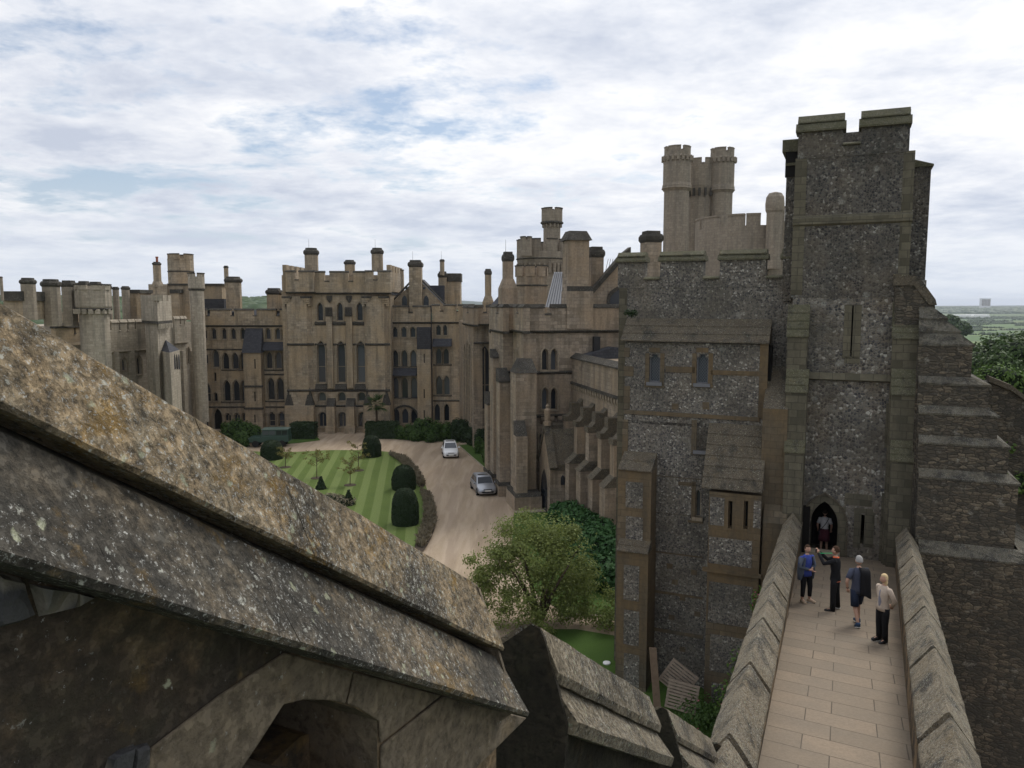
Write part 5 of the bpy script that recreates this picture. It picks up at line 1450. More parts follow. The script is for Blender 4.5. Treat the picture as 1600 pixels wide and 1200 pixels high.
for side in (-1, 1):
    w = 7.6 if side < 0 else 8.2; k = 0
    nm = 'parapet_coping'
    body = MB()
    while w < 31:
        Lm = (2.3, 2.7, 2.5, 2.9)[k % 4] + (.3 if side > 0 else 0); e = min(w + Lm, 31.1); gap = .27
        (va, za), (vb, zb_) = ridge(side, w), ridge(side, e)
        # each merlon stone pitches a little flatter than the walk, so the tops step
        A = WP(w + .0, va, za + .03); B = WP(e, vb, zb_ + .06)
        pf = [(0, .03), (.035, .0), (.34, -.42), (.34, -.49), (-.34, -.49), (-.34, -.42), (-.035, .0)]
        o = cope_run(A, B, VD, pf, .011, .06, .06, k + side * 3).build(nm, M['walk_cope'], bridge, smooth=True, sharp=38)
        for p0, p1 in ((w, e),):
            A2, B2 = WP(p0 + .02, va, za), WP(p1 - .02, vb, zb_)
            pts = [(-.27, -.46), (.27, -.46), (.27, -1.0), (-.27, -1.0)]
            vs = [q + VD * a + Vector((0, 0, dz)) for q in (A2, B2) for a, dz in pts]
            body.add(vs, [(0, 1, 2, 3), (7, 6, 5, 4), (0, 4, 5, 1), (1, 5, 6, 2), (2, 6, 7, 3), (3, 7, 4, 0)])
        w = e + gap; k += 1
    (va, za), (vb, zb_) = ridge(side, 7.0), ridge(side, 31.15)
    A2, B2 = WP(7.0, va, za), WP(31.15, vb, zb_)
    pts = [(-.29, -.86), (.29, -.86), (.29, -14), (-.29, -14)]
    vs = [q + VD * a + Vector((0, 0, dz)) for q in (A2, B2) for a, dz in pts]
    body.add(vs, [(0, 1, 2, 3), (7, 6, 5, 4), (0, 4, 5, 1), (1, 5, 6, 2), (2, 6, 7, 3), (3, 7, 4, 0)])
    body.build('parapet_wall', M['darkwall'], bridge)

# ================================================================== stair parapet in the foreground
VPd = ray(1330, 1258); D3 = VPd.normalized()
H = Vector((D3.x, D3.y, 0)).normalized(); R = Vector((H.y, -H.x, 0))
E = atY(1130, 1140, 10)
def online(px, E=E):       # point of the ridge line seen at column px
    # X/depth = (px-800)/F ; depth = Y cT - (z-16) sT
    k = (px - 800) / F
    f = lambda t_: (lambda p: p.x - k * (p.y * cT - (p.z - 16) * sT))(E - D3 * t_)
    a, b2 = f(0), f(1); t_ = a / (a - b2); return E - D3 * t_
sp = thing('stair_parapet', 'big lichened stone parapet sloping down across the foreground', 'parapet', tuple(online(735) + Vector((0, 0, -1.5))))
B1 = online(737)
def sect(px, py, B): p = onpl(px, py, B, H); q = p - B; return q.dot(R), q.z
s1 = sect(788, 1014, B1); s2 = sect(826, 1114, B1)
print('sections', s1, s2, 'B1', B1)
A1 = online(-260)
Ls = (B1 - A1).length; dr = (B1 - A1).normalized()
def tpos(px): return (online(px) - A1).length
def cutpos(px, py, s):      # distance along the run of the point of profile offset s seen at a pixel
    o = A1 + R * s[0] + Vector((0, 0, s[1])); k = (px - 800) / F
    f = lambda t_: (lambda p: p.x - k * (p.y * cT - (p.z - 16) * sT))(o + dr * t_)
    a, b2 = f(0), f(1); return a / (a - b2)
lip = .045
# the stones are narrower at the upper end: solve for the profile whose edges follow the photograph's lines
def scale_at(P0, s, line):
    lo_, hi_ = .05, 3.0
    def err(k):
        p = P0 + R * s[0] * k + Vector((0, 0, s[1] * k)) - CAM; dep = p.y * cT - p.z * sT
        x = 800 + F * p.x / dep; y = 600 - F * (p.y * sT + p.z * cT) / dep
        return y - line(x)
    for _ in range(40):
        md = (lo_ + hi_) / 2
        if err(md) < 0: lo_ = md
        else: hi_ = md
    return md
P00 = online(-110)
k1 = scale_at(P00, s1, lambda x: 630 + .494 * x); k2 = scale_at(P00, s2, lambda x: 862 + .308 * x)
t00 = (P00 - A1).length
print('taper', k1, k2)
def s_at(t_, s, k): 
    f_ = k + (1 - k) * (t_ - t00) / ((B1 - A1).length - t00); return (s[0] * f_, s[1] * f_)
def up_at(t_):
    a = s_at(t_, s1, k1); return [(0, 0), (.03, -.012), (a[0], a[1] + .004), (a[0] - .006, a[1] - .010), (a[0] - .1, a[1] - .012), (-.3, a[1] - .012), (-.3, -.2), (-.05, -.015)]
def lo_at(t_):
    a, b_ = s_at(t_, s1, k1), s_at(t_, s2, k2); return [(a[0] - .12, a[1] - .016), (a[0] - .055, a[1] - .042), (a[0] - .03, a[1] - .05), (b_[0], b_[1] + .004), (b_[0] - .008, b_[1] - .016), (b_[0] - .17, b_[1] - .03), (-.25, b_[1] - .03), (-.25, a[1] - .1)]
up = [(0, 0), (.05, -.012), (s1[0], s1[1] + .02), (s1[0] - .012, s1[1] - lip), (s1[0] - .1, s1[1] - lip - .005), (-.3, s1[1] - lip), (-.3, -.2), (-.06, -.015)]
lo = [(s1[0] - .14, s1[1] - .03), (s1[0] - .05, s1[1] - lip - .002), (s2[0], s2[1] + .02), (s2[0] - .02, s2[1] - .07), (s2[0] - .16, s2[1] - .075), (-.25, s2[1] - .07), (-.25, s1[1] - lip - .1)]
j1 = [0] + [cutpos(x, 0, s1) for x in (14, 378, 560)] + [Ls]
j1 = [0, cutpos(8, 0, s1), cutpos(372, 0, s1), cutpos(498, 0, s1), Ls]
for k, (a, b2) in enumerate(zip(j1, j1[1:])):
    if b2 - a < .05: continue
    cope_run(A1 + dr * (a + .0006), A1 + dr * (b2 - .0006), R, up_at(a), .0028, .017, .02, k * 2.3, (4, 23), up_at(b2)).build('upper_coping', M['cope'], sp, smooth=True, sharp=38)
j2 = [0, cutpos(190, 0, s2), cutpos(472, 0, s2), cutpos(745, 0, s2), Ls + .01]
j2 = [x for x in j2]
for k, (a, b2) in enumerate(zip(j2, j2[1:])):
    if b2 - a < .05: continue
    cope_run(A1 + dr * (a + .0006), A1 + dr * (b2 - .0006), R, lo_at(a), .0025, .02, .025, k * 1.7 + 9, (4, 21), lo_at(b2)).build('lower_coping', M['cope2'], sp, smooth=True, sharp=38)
# wall face below, with the arched loop
WF = Fr((0, 0, 0), 0); o = B1 + R * (s2[0] - .15); o2 = P00 + R * (s2[0] * k2 - .15); q = o - o2; q.z = 0; WF.u = q.normalized(); WF.n = Vector((WF.u.y, -WF.u.x, 0)); WF.o = Vector((o.x, o.y, 0))
hole_px = [(360, 1222), (402, 1160), (440, 1101), (472, 1093), (512, 1094), (555, 1106), (589, 1126), (590, 1236)]
hole = [WF.uz(*p) for p in hole_px]
e0 = (A1 - WF.o).dot(WF.u); e1 = (B1 - WF.o).dot(WF.u) - .03
zl = lambda u: (lambda t_: (A1 + dr * t_).z + s_at(t_, s2, k2)[1] - .015)((u - (A1 - WF.o).dot(WF.u)) / dr.dot(WF.u))
mb = MB(); outer = [(e0, 9.5), (e1, 9.5), (e1, zl(e1)), (e0, zl(e0))]
mb.wall(WF, outer, [hole], 0, .5, 0, 1)
mb.add([WF.P(u, z, d) for d in (0, -.55) for u, z in outer], [(0, 3, 7, 4), (1, 5, 6, 2), (3, 2, 6, 7), (5, 4, 7, 6)], 0)
vs = [WF.P(u, z, -.5) for u, z in hole]; mb.add(vs, [tuple(x) for x in tessellate_polygon([vs])], 0)
mb.build('wall', [M['darkwall'], M['voussoir'], M['dark']], sp, recalc=False)
h2 = [WF.uz(*p, -.3) for p in [(395, 1222), (470, 1150), (520, 1140), (560, 1150), (585, 1165), (590, 1236)]]
mb = MB(); mb.fprism(WF, h2, -.5, -.3); mb.build('inner_loop', M['darkwall'], sp)
def plate(name, pxs, d0, d1, m, hl=None, bev=.006):
    mb = MB(); outer = [WF.uz(*p) for p in pxs]
    mb.fprism(WF, outer, d0, d1); return mb.build(name, m, sp, bevel=bev)
plate('arch_stone', [(441, 1019), (548, 1049), (536, 1098), (512, 1093), (472, 1092), (439, 1100), (401, 1159), (358, 1222), (222, 1222), (232, 1168), (340, 1085)], .001, .012, M['voussoir'])
plate('arch_stone', [(551, 1050), (686, 1086), (592, 1160), (590, 1126), (556, 1105), (540, 1099)], .001, .010, M['voussoir'])
plate('arch_stone', [(690, 1087), (820, 1121), (700, 1240), (592, 1240), (592, 1164)], .001, .013, M['voussoir'])
for pts in ([(-10, 893), (32, 903), (38, 928), (52, 962), (30, 972), (-10, 982)], [(45, 912), (110, 922), (148, 932), (120, 948), (60, 963)], [(168, 1184), (185, 1171), (208, 1162), (200, 1210), (160, 1212)], [(206, 1166), (229, 1160), (228, 1196), (214, 1210), (203, 1210)]):
    mb = MB(); c = [WF.uz(*p) for p in pts]; cu = sum(p[0] for p in c) / len(c); cz = sum(p[1] for p in c) / len(c)
    n = len(c); vs = [WF.P(u, z, .001) for u, z in c] + [WF.P(cu + (u - cu) * .8, cz + (z - cz) * .8, .018) for u, z in c]
    mb.add(vs, [(i, (i + 1) % n, n + (i + 1) % n, n + i) for i in range(n)] + [tuple(range(n, 2 * n))])
    mb.build('flint_nodule', M['nodule'] if 'nodule' in M else M['flintb'], sp, smooth=False)
# later merlons down the stair
def ridge_pt(px, py, Y): return atY(px, py, Y)
def merlon(pa, pb, ya_, prof_scale, seedk, name='lesser', lowerm='cope2'):
    a = online(pa[0]); b2 = online(pb[0])
    a = atY(pa[0], pa[1], a.y); b2 = atY(pb[0], pb[1], b2.y)
    k = prof_scale
    u_ = [(x * k, z * k) for x, z in up]; l_ = [(x * k, z * k) for x, z in lo]
    cope_run(a, b2, R, u_, .006, .035, .035, seedk, (3, 15)).build('upper_coping', M['walk_cope'], sp, smooth=True, sharp=38)
    cope_run(a, b2, R, l_, .006, .035, .035, seedk + 3, (3, 15)).build('lower_coping', M['walk_cope'], sp, smooth=True, sharp=38)
    # end slab of the coping stone and the wall below it
    q = [(s2[0] * k - .12, s2[1] * k - .03), (-.3, s2[1] * k - .03), (-.3, s2[1] * k - 3.4), (s2[0] * k - .12, s2[1] * k - 3.4)]
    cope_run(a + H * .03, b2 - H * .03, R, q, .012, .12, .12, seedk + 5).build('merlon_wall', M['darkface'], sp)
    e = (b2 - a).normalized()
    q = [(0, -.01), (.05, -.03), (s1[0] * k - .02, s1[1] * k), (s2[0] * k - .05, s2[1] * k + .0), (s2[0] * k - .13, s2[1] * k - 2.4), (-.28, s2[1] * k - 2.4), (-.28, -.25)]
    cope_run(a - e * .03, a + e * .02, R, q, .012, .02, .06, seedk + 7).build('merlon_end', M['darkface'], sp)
merlon((832, 974), (1006, 1084), 0, .92, 21)
merlon((1034, 1104), (1104, 1151), 0, .9, 33)
merlon((1120, 1160), (1150, 1186), 0, .9, 41)
mb = MB()        # end face of the first merlon
q = [(0, -.01), (.05, -.03), (s1[0] - .02, s1[1]), (s2[0] - .05, s2[1]), (s2[0] - .16, s2[1] - .1), (s2[0] - .16, s2[1] - 2.0), (-.25, s2[1] - 2.0), (-.25, -.25)]
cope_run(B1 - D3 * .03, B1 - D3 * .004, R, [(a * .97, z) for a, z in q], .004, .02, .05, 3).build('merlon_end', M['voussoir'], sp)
# ================================================================== planting
def leaves(mb, blobs, n, size, seed, shell=.45, gap=.0, mi=0, asp=1.7, up=.3, cut=None, rag=.14):
    r = random.Random(seed); vol = [b2[1][0] * b2[1][1] * b2[1][2] for b2 in blobs]; tot = sum(v ** .67 for v in vol)
    for (c, rad), v in zip(blobs, vol):
        c = Vector(c)
        for _ in range(int(n * v ** .67 / tot)):
            d = Vector((r.gauss(0, 1), r.gauss(0, 1), r.gauss(0, 1))).normalized()
            k = 1 - shell * r.random() ** 1.6 + r.uniform(-.02, rag) * r.random()
            k *= 1 + .22 * noise.noise(d * 2.3 + c * .7) + .12 * noise.noise(d * 6 + c)
            p = c + Vector((d.x * rad[0], d.y * rad[1], d.z * rad[2])) * k
            if gap and noise.noise(p * (1.6 / max(.3, size * 6))) < gap - .5 + (0): continue
            if cut is not None and p.z < cut: continue
            nrm = (d + Vector((r.gauss(0, .6), r.gauss(0, .6), r.gauss(0, .6) + up))).normalized()
            t1 = nrm.orthogonal().normalized(); t1.rotate(Matrix.Rotation(r.uniform(0, 6.28), 3, nrm)); t2 = nrm.cross(t1)
            s = size * r.uniform(.6, 1.3); a = s * asp / 2; b2_ = s / 2
            mb.add([p - t1 * a, p - t2 * b2_, p + t1 * a, p + t2 * b2_], [(0, 1, 2, 3)], mi)
    return mb


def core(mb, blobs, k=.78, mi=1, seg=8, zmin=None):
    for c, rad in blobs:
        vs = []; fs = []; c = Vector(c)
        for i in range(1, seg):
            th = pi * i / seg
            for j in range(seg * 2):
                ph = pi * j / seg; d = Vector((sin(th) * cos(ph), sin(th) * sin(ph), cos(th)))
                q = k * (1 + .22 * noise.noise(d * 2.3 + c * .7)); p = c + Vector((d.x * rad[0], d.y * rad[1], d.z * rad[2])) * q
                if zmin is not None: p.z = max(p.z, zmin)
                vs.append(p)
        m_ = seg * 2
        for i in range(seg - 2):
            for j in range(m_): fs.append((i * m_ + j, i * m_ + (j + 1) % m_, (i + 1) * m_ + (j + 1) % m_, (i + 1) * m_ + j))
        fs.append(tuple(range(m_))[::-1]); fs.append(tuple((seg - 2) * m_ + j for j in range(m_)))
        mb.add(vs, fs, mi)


def tube(mb, pts, rads, n=6, mi=0, cap=True):
    vs = []; fs = []; pts = [Vector(p) for p in pts]
    for i, p in enumerate(pts):
        d = (pts[min(i + 1, len(pts) - 1)] - pts[max(i - 1, 0)]).normalized()
        a = d.orthogonal().normalized()
        if i and a.dot(pa) < 0: a = -a
        a = (pa - d * pa.dot(d)).normalized() if i else a
        pa = a; b2 = d.cross(a)
        for k in range(n): vs.append(p + (a * cos(2 * pi * k / n) + b2 * sin(2 * pi * k / n)) * rads[i])
    for i in range(len(pts) - 1):
        for k in range(n): fs.append((i * n + k, i * n + (k + 1) % n, (i + 1) * n + (k + 1) % n, (i + 1) * n + k))
    if cap: fs += [tuple(range(n))[::-1], tuple((len(pts) - 1) * n + k for k in range(n))]
    return mb.add(vs, fs, mi)


M['leaf_tree'] = leafm('tree_leaf', (.085, .125, .028), (.27, .31, .10), .4)
M['leaf_rhodo'] = leafm('glossy_shrub_leaf', (.018, .065, .018), (.055, .13, .036), .15)
M['leaf_dark'] = leafm('dark_shrub_leaf', (.012, .028, .010), (.035, .06, .02), .12)
M['leaf_mid'] = leafm('shrub_leaf', (.03, .07, .015), (.075, .13, .03), .25)
M['yew'] = leafm('yew_needles', (.008, .02, .006), (.022, .042, .012), .08)
M['box'] = leafm('lime_bush_leaf', (.06, .12, .02), (.12, .19, .045), .25)
M['leaf_far'] = leafm('distant_tree_leaf', (.022, .05, .013), (.07, .115, .028), .2)
M['lav'] = leafm('grey_bed_foliage', (.12, .11, .07), (.24, .20, .14), .2)
M['sapl'] = leafm('sapling_leaf', (.13, .11, .03), (.2, .19, .06), .3)
M['pink'] = plain('pink_flower', (.42, .12, .16), .7)
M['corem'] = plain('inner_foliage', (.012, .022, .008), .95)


def bush(name, label, cat, blobs, n, size, m, seed, group=None, ground=0.0, **k):
    mb = MB(); leaves(mb, blobs, n, size, seed, cut=ground, **k); core(mb, blobs, .8, 1, zmin=ground)
    o = mb.build(name, [M[m], M['corem']], recalc=False, uv=False); return tag(o, label, cat, group)


def gpt(px, py, z=0.0): return atZ(px, py, z)


# clipped domes and cones on the lawn
def dome(px, ybase, ytop, wpx, label, seed, cone=False):
    c = gpt(px, ybase - (3 if not cone else 1)); Y = c.y; r = wpx / 2 * (Y / F) / 1.0; c.y += r * .5; h = atY(px, ytop, Y + r * .6).z
    mb = MB(); n = 28; pr = []
    if cone: pr = [(r * (1 - t_) + .03, h * t_) for t_ in (0, .25, .5, .75, 1)]
    else: pr = [(r * .97, .0), (r * 1.0, h * .2), (r * .98, h * .45)] + [(r * cos(pi / 2 * t_) ** .8 * .97 + .01, h * (.45 + .55 * sin(pi / 2 * t_))) for t_ in (.15, .3, .45, .6, .75, .88, 1)]
    mb.loft((c.x, c.y), pr, 4 if cone else n, pi / 4, 0)
    mb.m = [1] * len(mb.m)
    rr = random.Random(seed)
    for _ in range(11000 if not cone else 2600):
        t_ = rr.random(); k = t_ * (len(pr) - 1); i = min(int(k), len(pr) - 2); f = k - i
        # even cover: choose height by area
        zz_ = h * rr.random() ** 1.0
        i = max(j for j in range(len(pr) - 1) if pr[j][1] <= zz_ + 1e-6); f = (zz_ - pr[i][1]) / max(1e-6, pr[i + 1][1] - pr[i][1])
        R_ = pr[i][0] + (pr[i + 1][0] - pr[i][0]) * f; a = rr.uniform(0, 2 * pi)
        if cone:
            q = a % (pi / 2) - pi / 4; R_ = R_ * cos(pi / 4) / cos(q)
        nn_ = Vector((cos(a), sin(a), .3 if zz_ < h * .6 else 1.2)).normalized()
        p = Vector((c.x + R_ * cos(a), c.y + R_ * sin(a), zz_)) + nn_ * (rr.uniform(-.03, .06) + .05 * noise.noise(Vector((a * 2, zz_ * 2, seed))))
        nn_ = (nn_ + Vector((rr.gauss(0, .5), rr.gauss(0, .5), rr.gauss(0, .5)))).normalized(); t1 = nn_.orthogonal().normalized(); t2 = nn_.cross(t1); s = rr.uniform(.035, .075)
        mb.add([p - t1 * s, p - t2 * s * .6, p + t1 * s, p + t2 * s * .6], [(0, 1, 2, 3)], 0)
    return tag(mb.build('topiary_cone' if cone else 'topiary_dome', [M['yew'], M['corem']], recalc=False, uv=False), label, 'topiary', 'clipped yews on the lawn')


dome(632, 825, 763, 42, 'largest clipped dark yew dome at the near right edge of the striped lawn', 1)
dome(630, 770, 727, 37, 'clipped dark yew dome just behind the largest one by the grey bed', 2)
dome(579.5, 718, 680, 29, 'clipped yew dome at the far edge of the lawn nearest the tall square tower', 3)
dome(422.5, 722, 688, 34, 'clipped yew dome by the dark green off roader, partly behind the foreground coping', 4)
dome(500.5, 767, 745, 18, 'smaller clipped yew cone beside the foreground coping, left of its twin', 5, True)
dome(544, 792, 766, 20, 'clipped yew cone right of its twin, with a low shrub beside it', 6, True)
c = gpt(530, 787); bush('low_shrub', 'low olive shrub between the two clipped cones', 'shrub', [((c.x - .6, c.y, .35), (.9, .7, .5)), ((c.x + .6, c.y - .5, .3), (.8, .7, .5))], 1200, .11, 'lav', 7)

sap_labels = ['thin sapling on the lawn left of centre, with a round soil ring', 'thin sapling in the middle of the striped lawn, nearest the clipped domes', 'thin sapling standing in front of the farthest clipped dome', 'thin sapling beside the yew dome near the off roader']
for i, (px, yb, yt) in enumerate(((495, 748, 698), (547, 759, 718), (560, 736, 690), (446, 731, 696))):
    c = gpt(px, yb); h = atY(px, yt, c.y).z; rr = random.Random(i + 50)
    t_ = thing('sapling', sap_labels[i], 'sapling', (c.x, c.y, .06), 0, 'young trees on the lawn')
    mb = MB(); tube(mb, [c + Vector((0, 0, .06)), c + Vector((.04, 0, h * .5)), c + Vector((-.05, .05, h * .9))], [.045, .03, .012])
    tips = []
    for k in range(16):
        a = rr.uniform(0, 6.28); z = h * rr.uniform(.35, .85); L_ = h * rr.uniform(.2, .42)
        p0 = c + Vector((0, 0, z)); p1 = p0 + Vector((cos(a) * L_, sin(a) * L_, L_ * .45)); tube(mb, [p0, (p0 + p1) / 2 + Vector((0, 0, .08)), p1], [.016, .011, .005], 4); tips += [p1, (p0 + p1) / 2]
    mb.build('trunk', M['bark'], t_, uv=False)
    lm = MB(); leaves(lm, [(tuple(p), (.22, .22, .14)) for p in tips], 700, .075, i + 3, shell=.95)
    lm.build('crown', M['sapl'], t_, recalc=False, uv=False)
    sm = MB(); sm.loft((c.x, c.y), [(.55, .062), (.5, .1)], 20); sm.build('soil_ring', M['soil'], t_)

# grey beds
mb = MB(); rr = random.Random(9)
for quad, n in (([(608, 711), (632, 716), (652, 736), (664, 758), (655, 762), (643, 742), (626, 723)], 2600), ([(658, 768), (671, 773), (680, 800), (679, 826), (662, 858), (652, 854), (664, 818), (666, 790)], 3200)):
    pts = [gpt(*p) for p in quad]; h = len(pts) // 2 + 1
    near, far = pts[:h], pts[h:][::-1]
    for _ in range(n):
        t_ = rr.random(); a = near[0].lerp(near[1], 0)
        k = t_ * (len(near) - 1); i = min(int(k), len(near) - 2); A = near[i].lerp(near[i + 1], k - i)
        k = t_ * (len(far) - 1); i = min(int(k), len(far) - 2); B = far[i].lerp(far[i + 1], k - i)
        p = A.lerp(B, rr.random()) + Vector((0, 0, .12)); s = rr.uniform(.05, .1); hh = rr.uniform(.15, .42) * (1 + .5 * noise.noise(p * 1.2))
        a = rr.uniform(0, 6.28); d = Vector((cos(a), sin(a), 0)) * s; tip = p + Vector((rr.gauss(0, .12), rr.gauss(0, .12), hh))
        mb.add([p - d, p + d, tip + d * .5, tip - d * .5], [(0, 1, 2, 3)])
tag(mb.build('bed_planting', M['lav'], recalc=False, uv=False), kind='stuff', label='greyish brown lavender planting in the beds round the lawn')

# main tree in front of the gravel
t_ = thing('garden_tree', 'loose pale green small tree rising behind the foreground parapet', 'tree', (1.2, 37.5, 0))
mb = MB(); base = Vector((1.4, 37.6, 0)); rr = random.Random(12)
limbs = []
for k in range(9):
    a = 2 * pi * k / 9 + rr.uniform(-.3, .3); R_ = rr.uniform(1.2, 2.4); z = rr.uniform(2.4, 4.6)
    p1 = base + Vector((cos(a) * R_ * .45, sin(a) * R_ * .45, z * .5)); p2 = base + Vector((cos(a) * R_, sin(a) * R_, z)); tube(mb, [base + Vector((cos(a) * .08, sin(a) * .08, 0)), p1, p2], [.13, .08, .03]); limbs.append(p2)
mb.build('trunk', M['bark'], t_, uv=False)
blobs = [((1.3, 37.6, 3.6), (2.4, 2.1, 1.9)), ((.0, 37.4, 2.6), (1.9, 1.7, 1.9)), ((2.7, 37.8, 2.8), (1.6, 1.6, 1.7)), ((-1.0, 37.2, 2.9), (1.1, 1, 1.1)), ((3.6, 37.6, 1.7), (1.3, 1.2, .9)), ((1.2, 36.8, 1.6), (2.6, 1.8, 1.6)), ((2.0, 38.0, 4.3), (1.5, 1.4, 1.2)), ((.4, 38.2, 4.3), (1.3, 1.2, 1.1)), ((.3, 36.5, .4), (2.4, 1.4, 1.4)), ((4.6, 36.8, .9), (1.2, 1.0, .9))]
fine_bl = []
for c_, r_ in blobs:
    for q in range(9):
        d = Vector((rr.gauss(0, 1), rr.gauss(0, 1), rr.gauss(0, 1))).normalized(); qr = rr.uniform(.22, .62); fine_bl.append((tuple(Vector(c_) + Vector((d.x * r_[0], d.y * r_[1], d.z * r_[2])) * rr.uniform(.55, 1.08)), (qr * 1.15, qr, qr * .85)))
lm = MB(); leaves(lm, blobs, 11000, .08, 3, shell=.85, rag=.3); leaves(lm, fine_bl, 27000, .075, 4, shell=.95, rag=.45)
lm.build('crown', M['leaf_tree'], t_, recalc=False, uv=False)

# glossy shrubs against the nave wall
blobs = []
for px, py, w, h in ((890, 812, 2.0, 2.0), (905, 830, 2.2, 2.2), (922, 838, 2.0, 2.1), (930, 862, 2.1, 2.2), (905, 855, 1.9, 1.7), (945, 880, 2.0, 2.3), (925, 895, 1.7, 1.6), (955, 905, 1.8, 1.9), (880, 800, 1.5, 1.4), (942, 850, 1.7, 2.3), (975, 890, 2, 2.2)):
    p = gpt(px, py + 18); blobs.append(((p.x, p.y + .4, h * .45), (w * .75, w * .75, h * .55)))
bush('evergreen_shrub', 'large glossy dark green shrub bank against the buttressed chapel wall', 'shrub', blobs, 24000, .17, 'leaf_rhodo', 21, ground=.05, shell=.35, asp=2.0)

# planting under the far range
def row(items, name, label, m, n, size, seed, cat='shrub', **k):
    bl = []
    for px, yb, yt, wpx in items:
        p = gpt(px, yb); h = atY(px, yt, p.y + .3).z; r = wpx / 2 * p.y / F; bl.append(((p.x, p.y + r * .6, h * .45), (r, r, h * .56)))
    return bush(name, label, cat, bl, n, size, m, seed, ground=.03, **k)
row([(353, 694, 660, 20), (368, 693, 655, 26), (384, 692, 660, 26), (398, 694, 664, 20), (375, 700, 674, 26)], 'round_shrub', 'bright green rounded shrub mass left of the dark green off roader', 'leaf_mid', 6500, .17, 31)
row([(640, 688, 664, 24), (655, 687, 655, 22), (668, 689, 652, 20), (682, 690, 658, 22), (697, 690, 660, 20), (650, 690, 672, 22), (672, 692, 676, 18), (626, 687, 666, 20)], 'mixed_shrub', 'mixed green shrub border under the gabled range', 'leaf_mid', 8000, .17, 32)
row([(713, 690, 655, 24), (727, 692, 658, 26), (740, 697, 664, 26), (752, 703, 670, 22), (722, 686, 656, 24)], 'dark_shrub', 'dark shrub bank between the white car and the chapel bays', 'leaf_dark', 8000, .17, 33)
row([(749, 710, 684, 16), (758, 716, 690, 14), (759, 724, 700, 10)], 'verge_shrub', 'mid green shrub on the grass verge behind the silver car', 'leaf_mid', 3000, .16, 34)
row([(658, 664 + 4, 648, 18), (668, 669, 650, 16)], 'fern_clump', 'bright green leafy clump against the wall of the gabled range', 'box', 900, .22, 35)
def hedge(x0, x1, yb, yt, label, seed):
    a, b2 = gpt(x0, yb), gpt(x1, yb); h = atY(x0, yt, a.y).z; mb = MB(); mb.box(a.x + .08, b2.x - .08, a.y + .08, a.y + 1.9, 0, h - .08, 1); rr = random.Random(seed)
    for _ in range(3200):
        f = rr.random(); 
        if f < .55: p = Vector((rr.uniform(a.x, b2.x), a.y, rr.uniform(0, h))); n_ = Vector((0, -1, .2))
        elif f < .9: p = Vector((rr.uniform(a.x, b2.x), a.y + rr.uniform(0, 2), h)); n_ = Vector((0, 0, 1))
        else: p = Vector((rr.choice((a.x, b2.x)), a.y + rr.uniform(0, 2), rr.uniform(0, h))); n_ = Vector((1, 0, .1))
        p += Vector((rr.gauss(0, .05), rr.gauss(0, .05), rr.gauss(0, .05))); n_ = (n_ + Vector((rr.gauss(0, .5), rr.gauss(0, .5), rr.gauss(0, .5)))).normalized(); t1 = n_.orthogonal().normalized(); t2 = n_.cross(t1); s = rr.uniform(.07, .14)
        mb.add([p - t1 * s, p - t2 * s * .6, p + t1 * s, p + t2 * s * .6], [(0, 1, 2, 3)])
    tag(mb.build('clipped_hedge', [M['leaf_dark'], M['corem']], recalc=False, uv=False), label, 'hedge', 'box hedges before the square tower')
hedge(454, 491, 687, 663, 'clipped dark hedge left of the tall square tower entrance', 1)
hedge(571, 621, 686, 662, 'clipped dark hedge right of the tall square tower, by the palm', 2)

# palm
pc = gpt(588.5, 683); ph = atY(589, 632, pc.y).z
t_ = thing('palm_tree', 'small fan palm with a slim trunk at the right corner of the tall square tower', 'palm', (pc.x, pc.y, 0))
mb = MB(); tube(mb, [pc, pc + Vector((.05, 0, ph * .6)), pc + Vector((0, 0, ph))], [.17, .13, .15], 8); mb.build('trunk', M['bark'], t_, uv=False)
mb = MB(); rr = random.Random(77); top = pc + Vector((0, 0, ph))
for k in range(46):
    a = rr.uniform(0, 6.28); el = rr.uniform(-.7, 1.2); L_ = rr.uniform(.8, 1.35); d = Vector((cos(a) * cos(el), sin(a) * cos(el), sin(el))); side = d.cross(Vector((0, 0, 1))).normalized(); c0 = top + d * L_ * .6
    for j in range(-4, 5):
        q = (d * cos(j * .28) + side * sin(j * .28)).normalized(); e = c0 + q * L_ * .75 + Vector((0, 0, -.22 * abs(j) / 4)); n_ = q.cross(Vector((0, 0, 1))).normalized() * .045
        mb.add([c0, c0 + q * L_ * .35 - n_, e, c0 + q * L_ * .35 + n_], [(0, 1, 2, 3)])
mb.build('crown', M['leaf_far'], t_, recalc=False, uv=False)

# trees outside the walls, on the right
def bigtree(px, py, Y, rpx, label, seed, n=16000, size=.4, m='leaf_far', grp=None, sq=.9, name='broadleaf_tree'):
    c = atY(px, py, Y); r = rpx * Y / F; rr = random.Random(seed); gz = ground_h(c.x, c.y)
    t_ = thing(name, label, 'tree', (c.x, c.y, gz), 0, grp)
    bl = [(tuple(c), (r * .7, r * .7, r * .62))]
    for k in range(26):
        d = Vector((rr.gauss(0, 1), rr.gauss(0, 1), rr.gauss(.25, .8))).normalized(); q = rr.uniform(.25, .42) * r; bl.append((tuple(c + Vector((d.x * r, d.y * r, d.z * r * sq)) * rr.uniform(.5, .82)), (q, q, q * .75)))
    mb = MB(); leaves(mb, bl, n, size, seed, shell=.4); core(mb, bl, .7, 1, 6); mb.build('crown', [M[m], M['corem']], t_, recalc=False, uv=False)
    mb = MB(); tube(mb, [Vector((c.x, c.y, gz - .5)), Vector((c.x + .3, c.y, (gz + c.z) / 2)), c], [r * .09, r * .07, r * .03], 8); mb.build('trunk', M['bark'], t_, uv=False)
bigtree(1606, 580, 95, 96, 'large dark green tree filling the right edge beyond the stepped buttress', 5, 22000, .3)
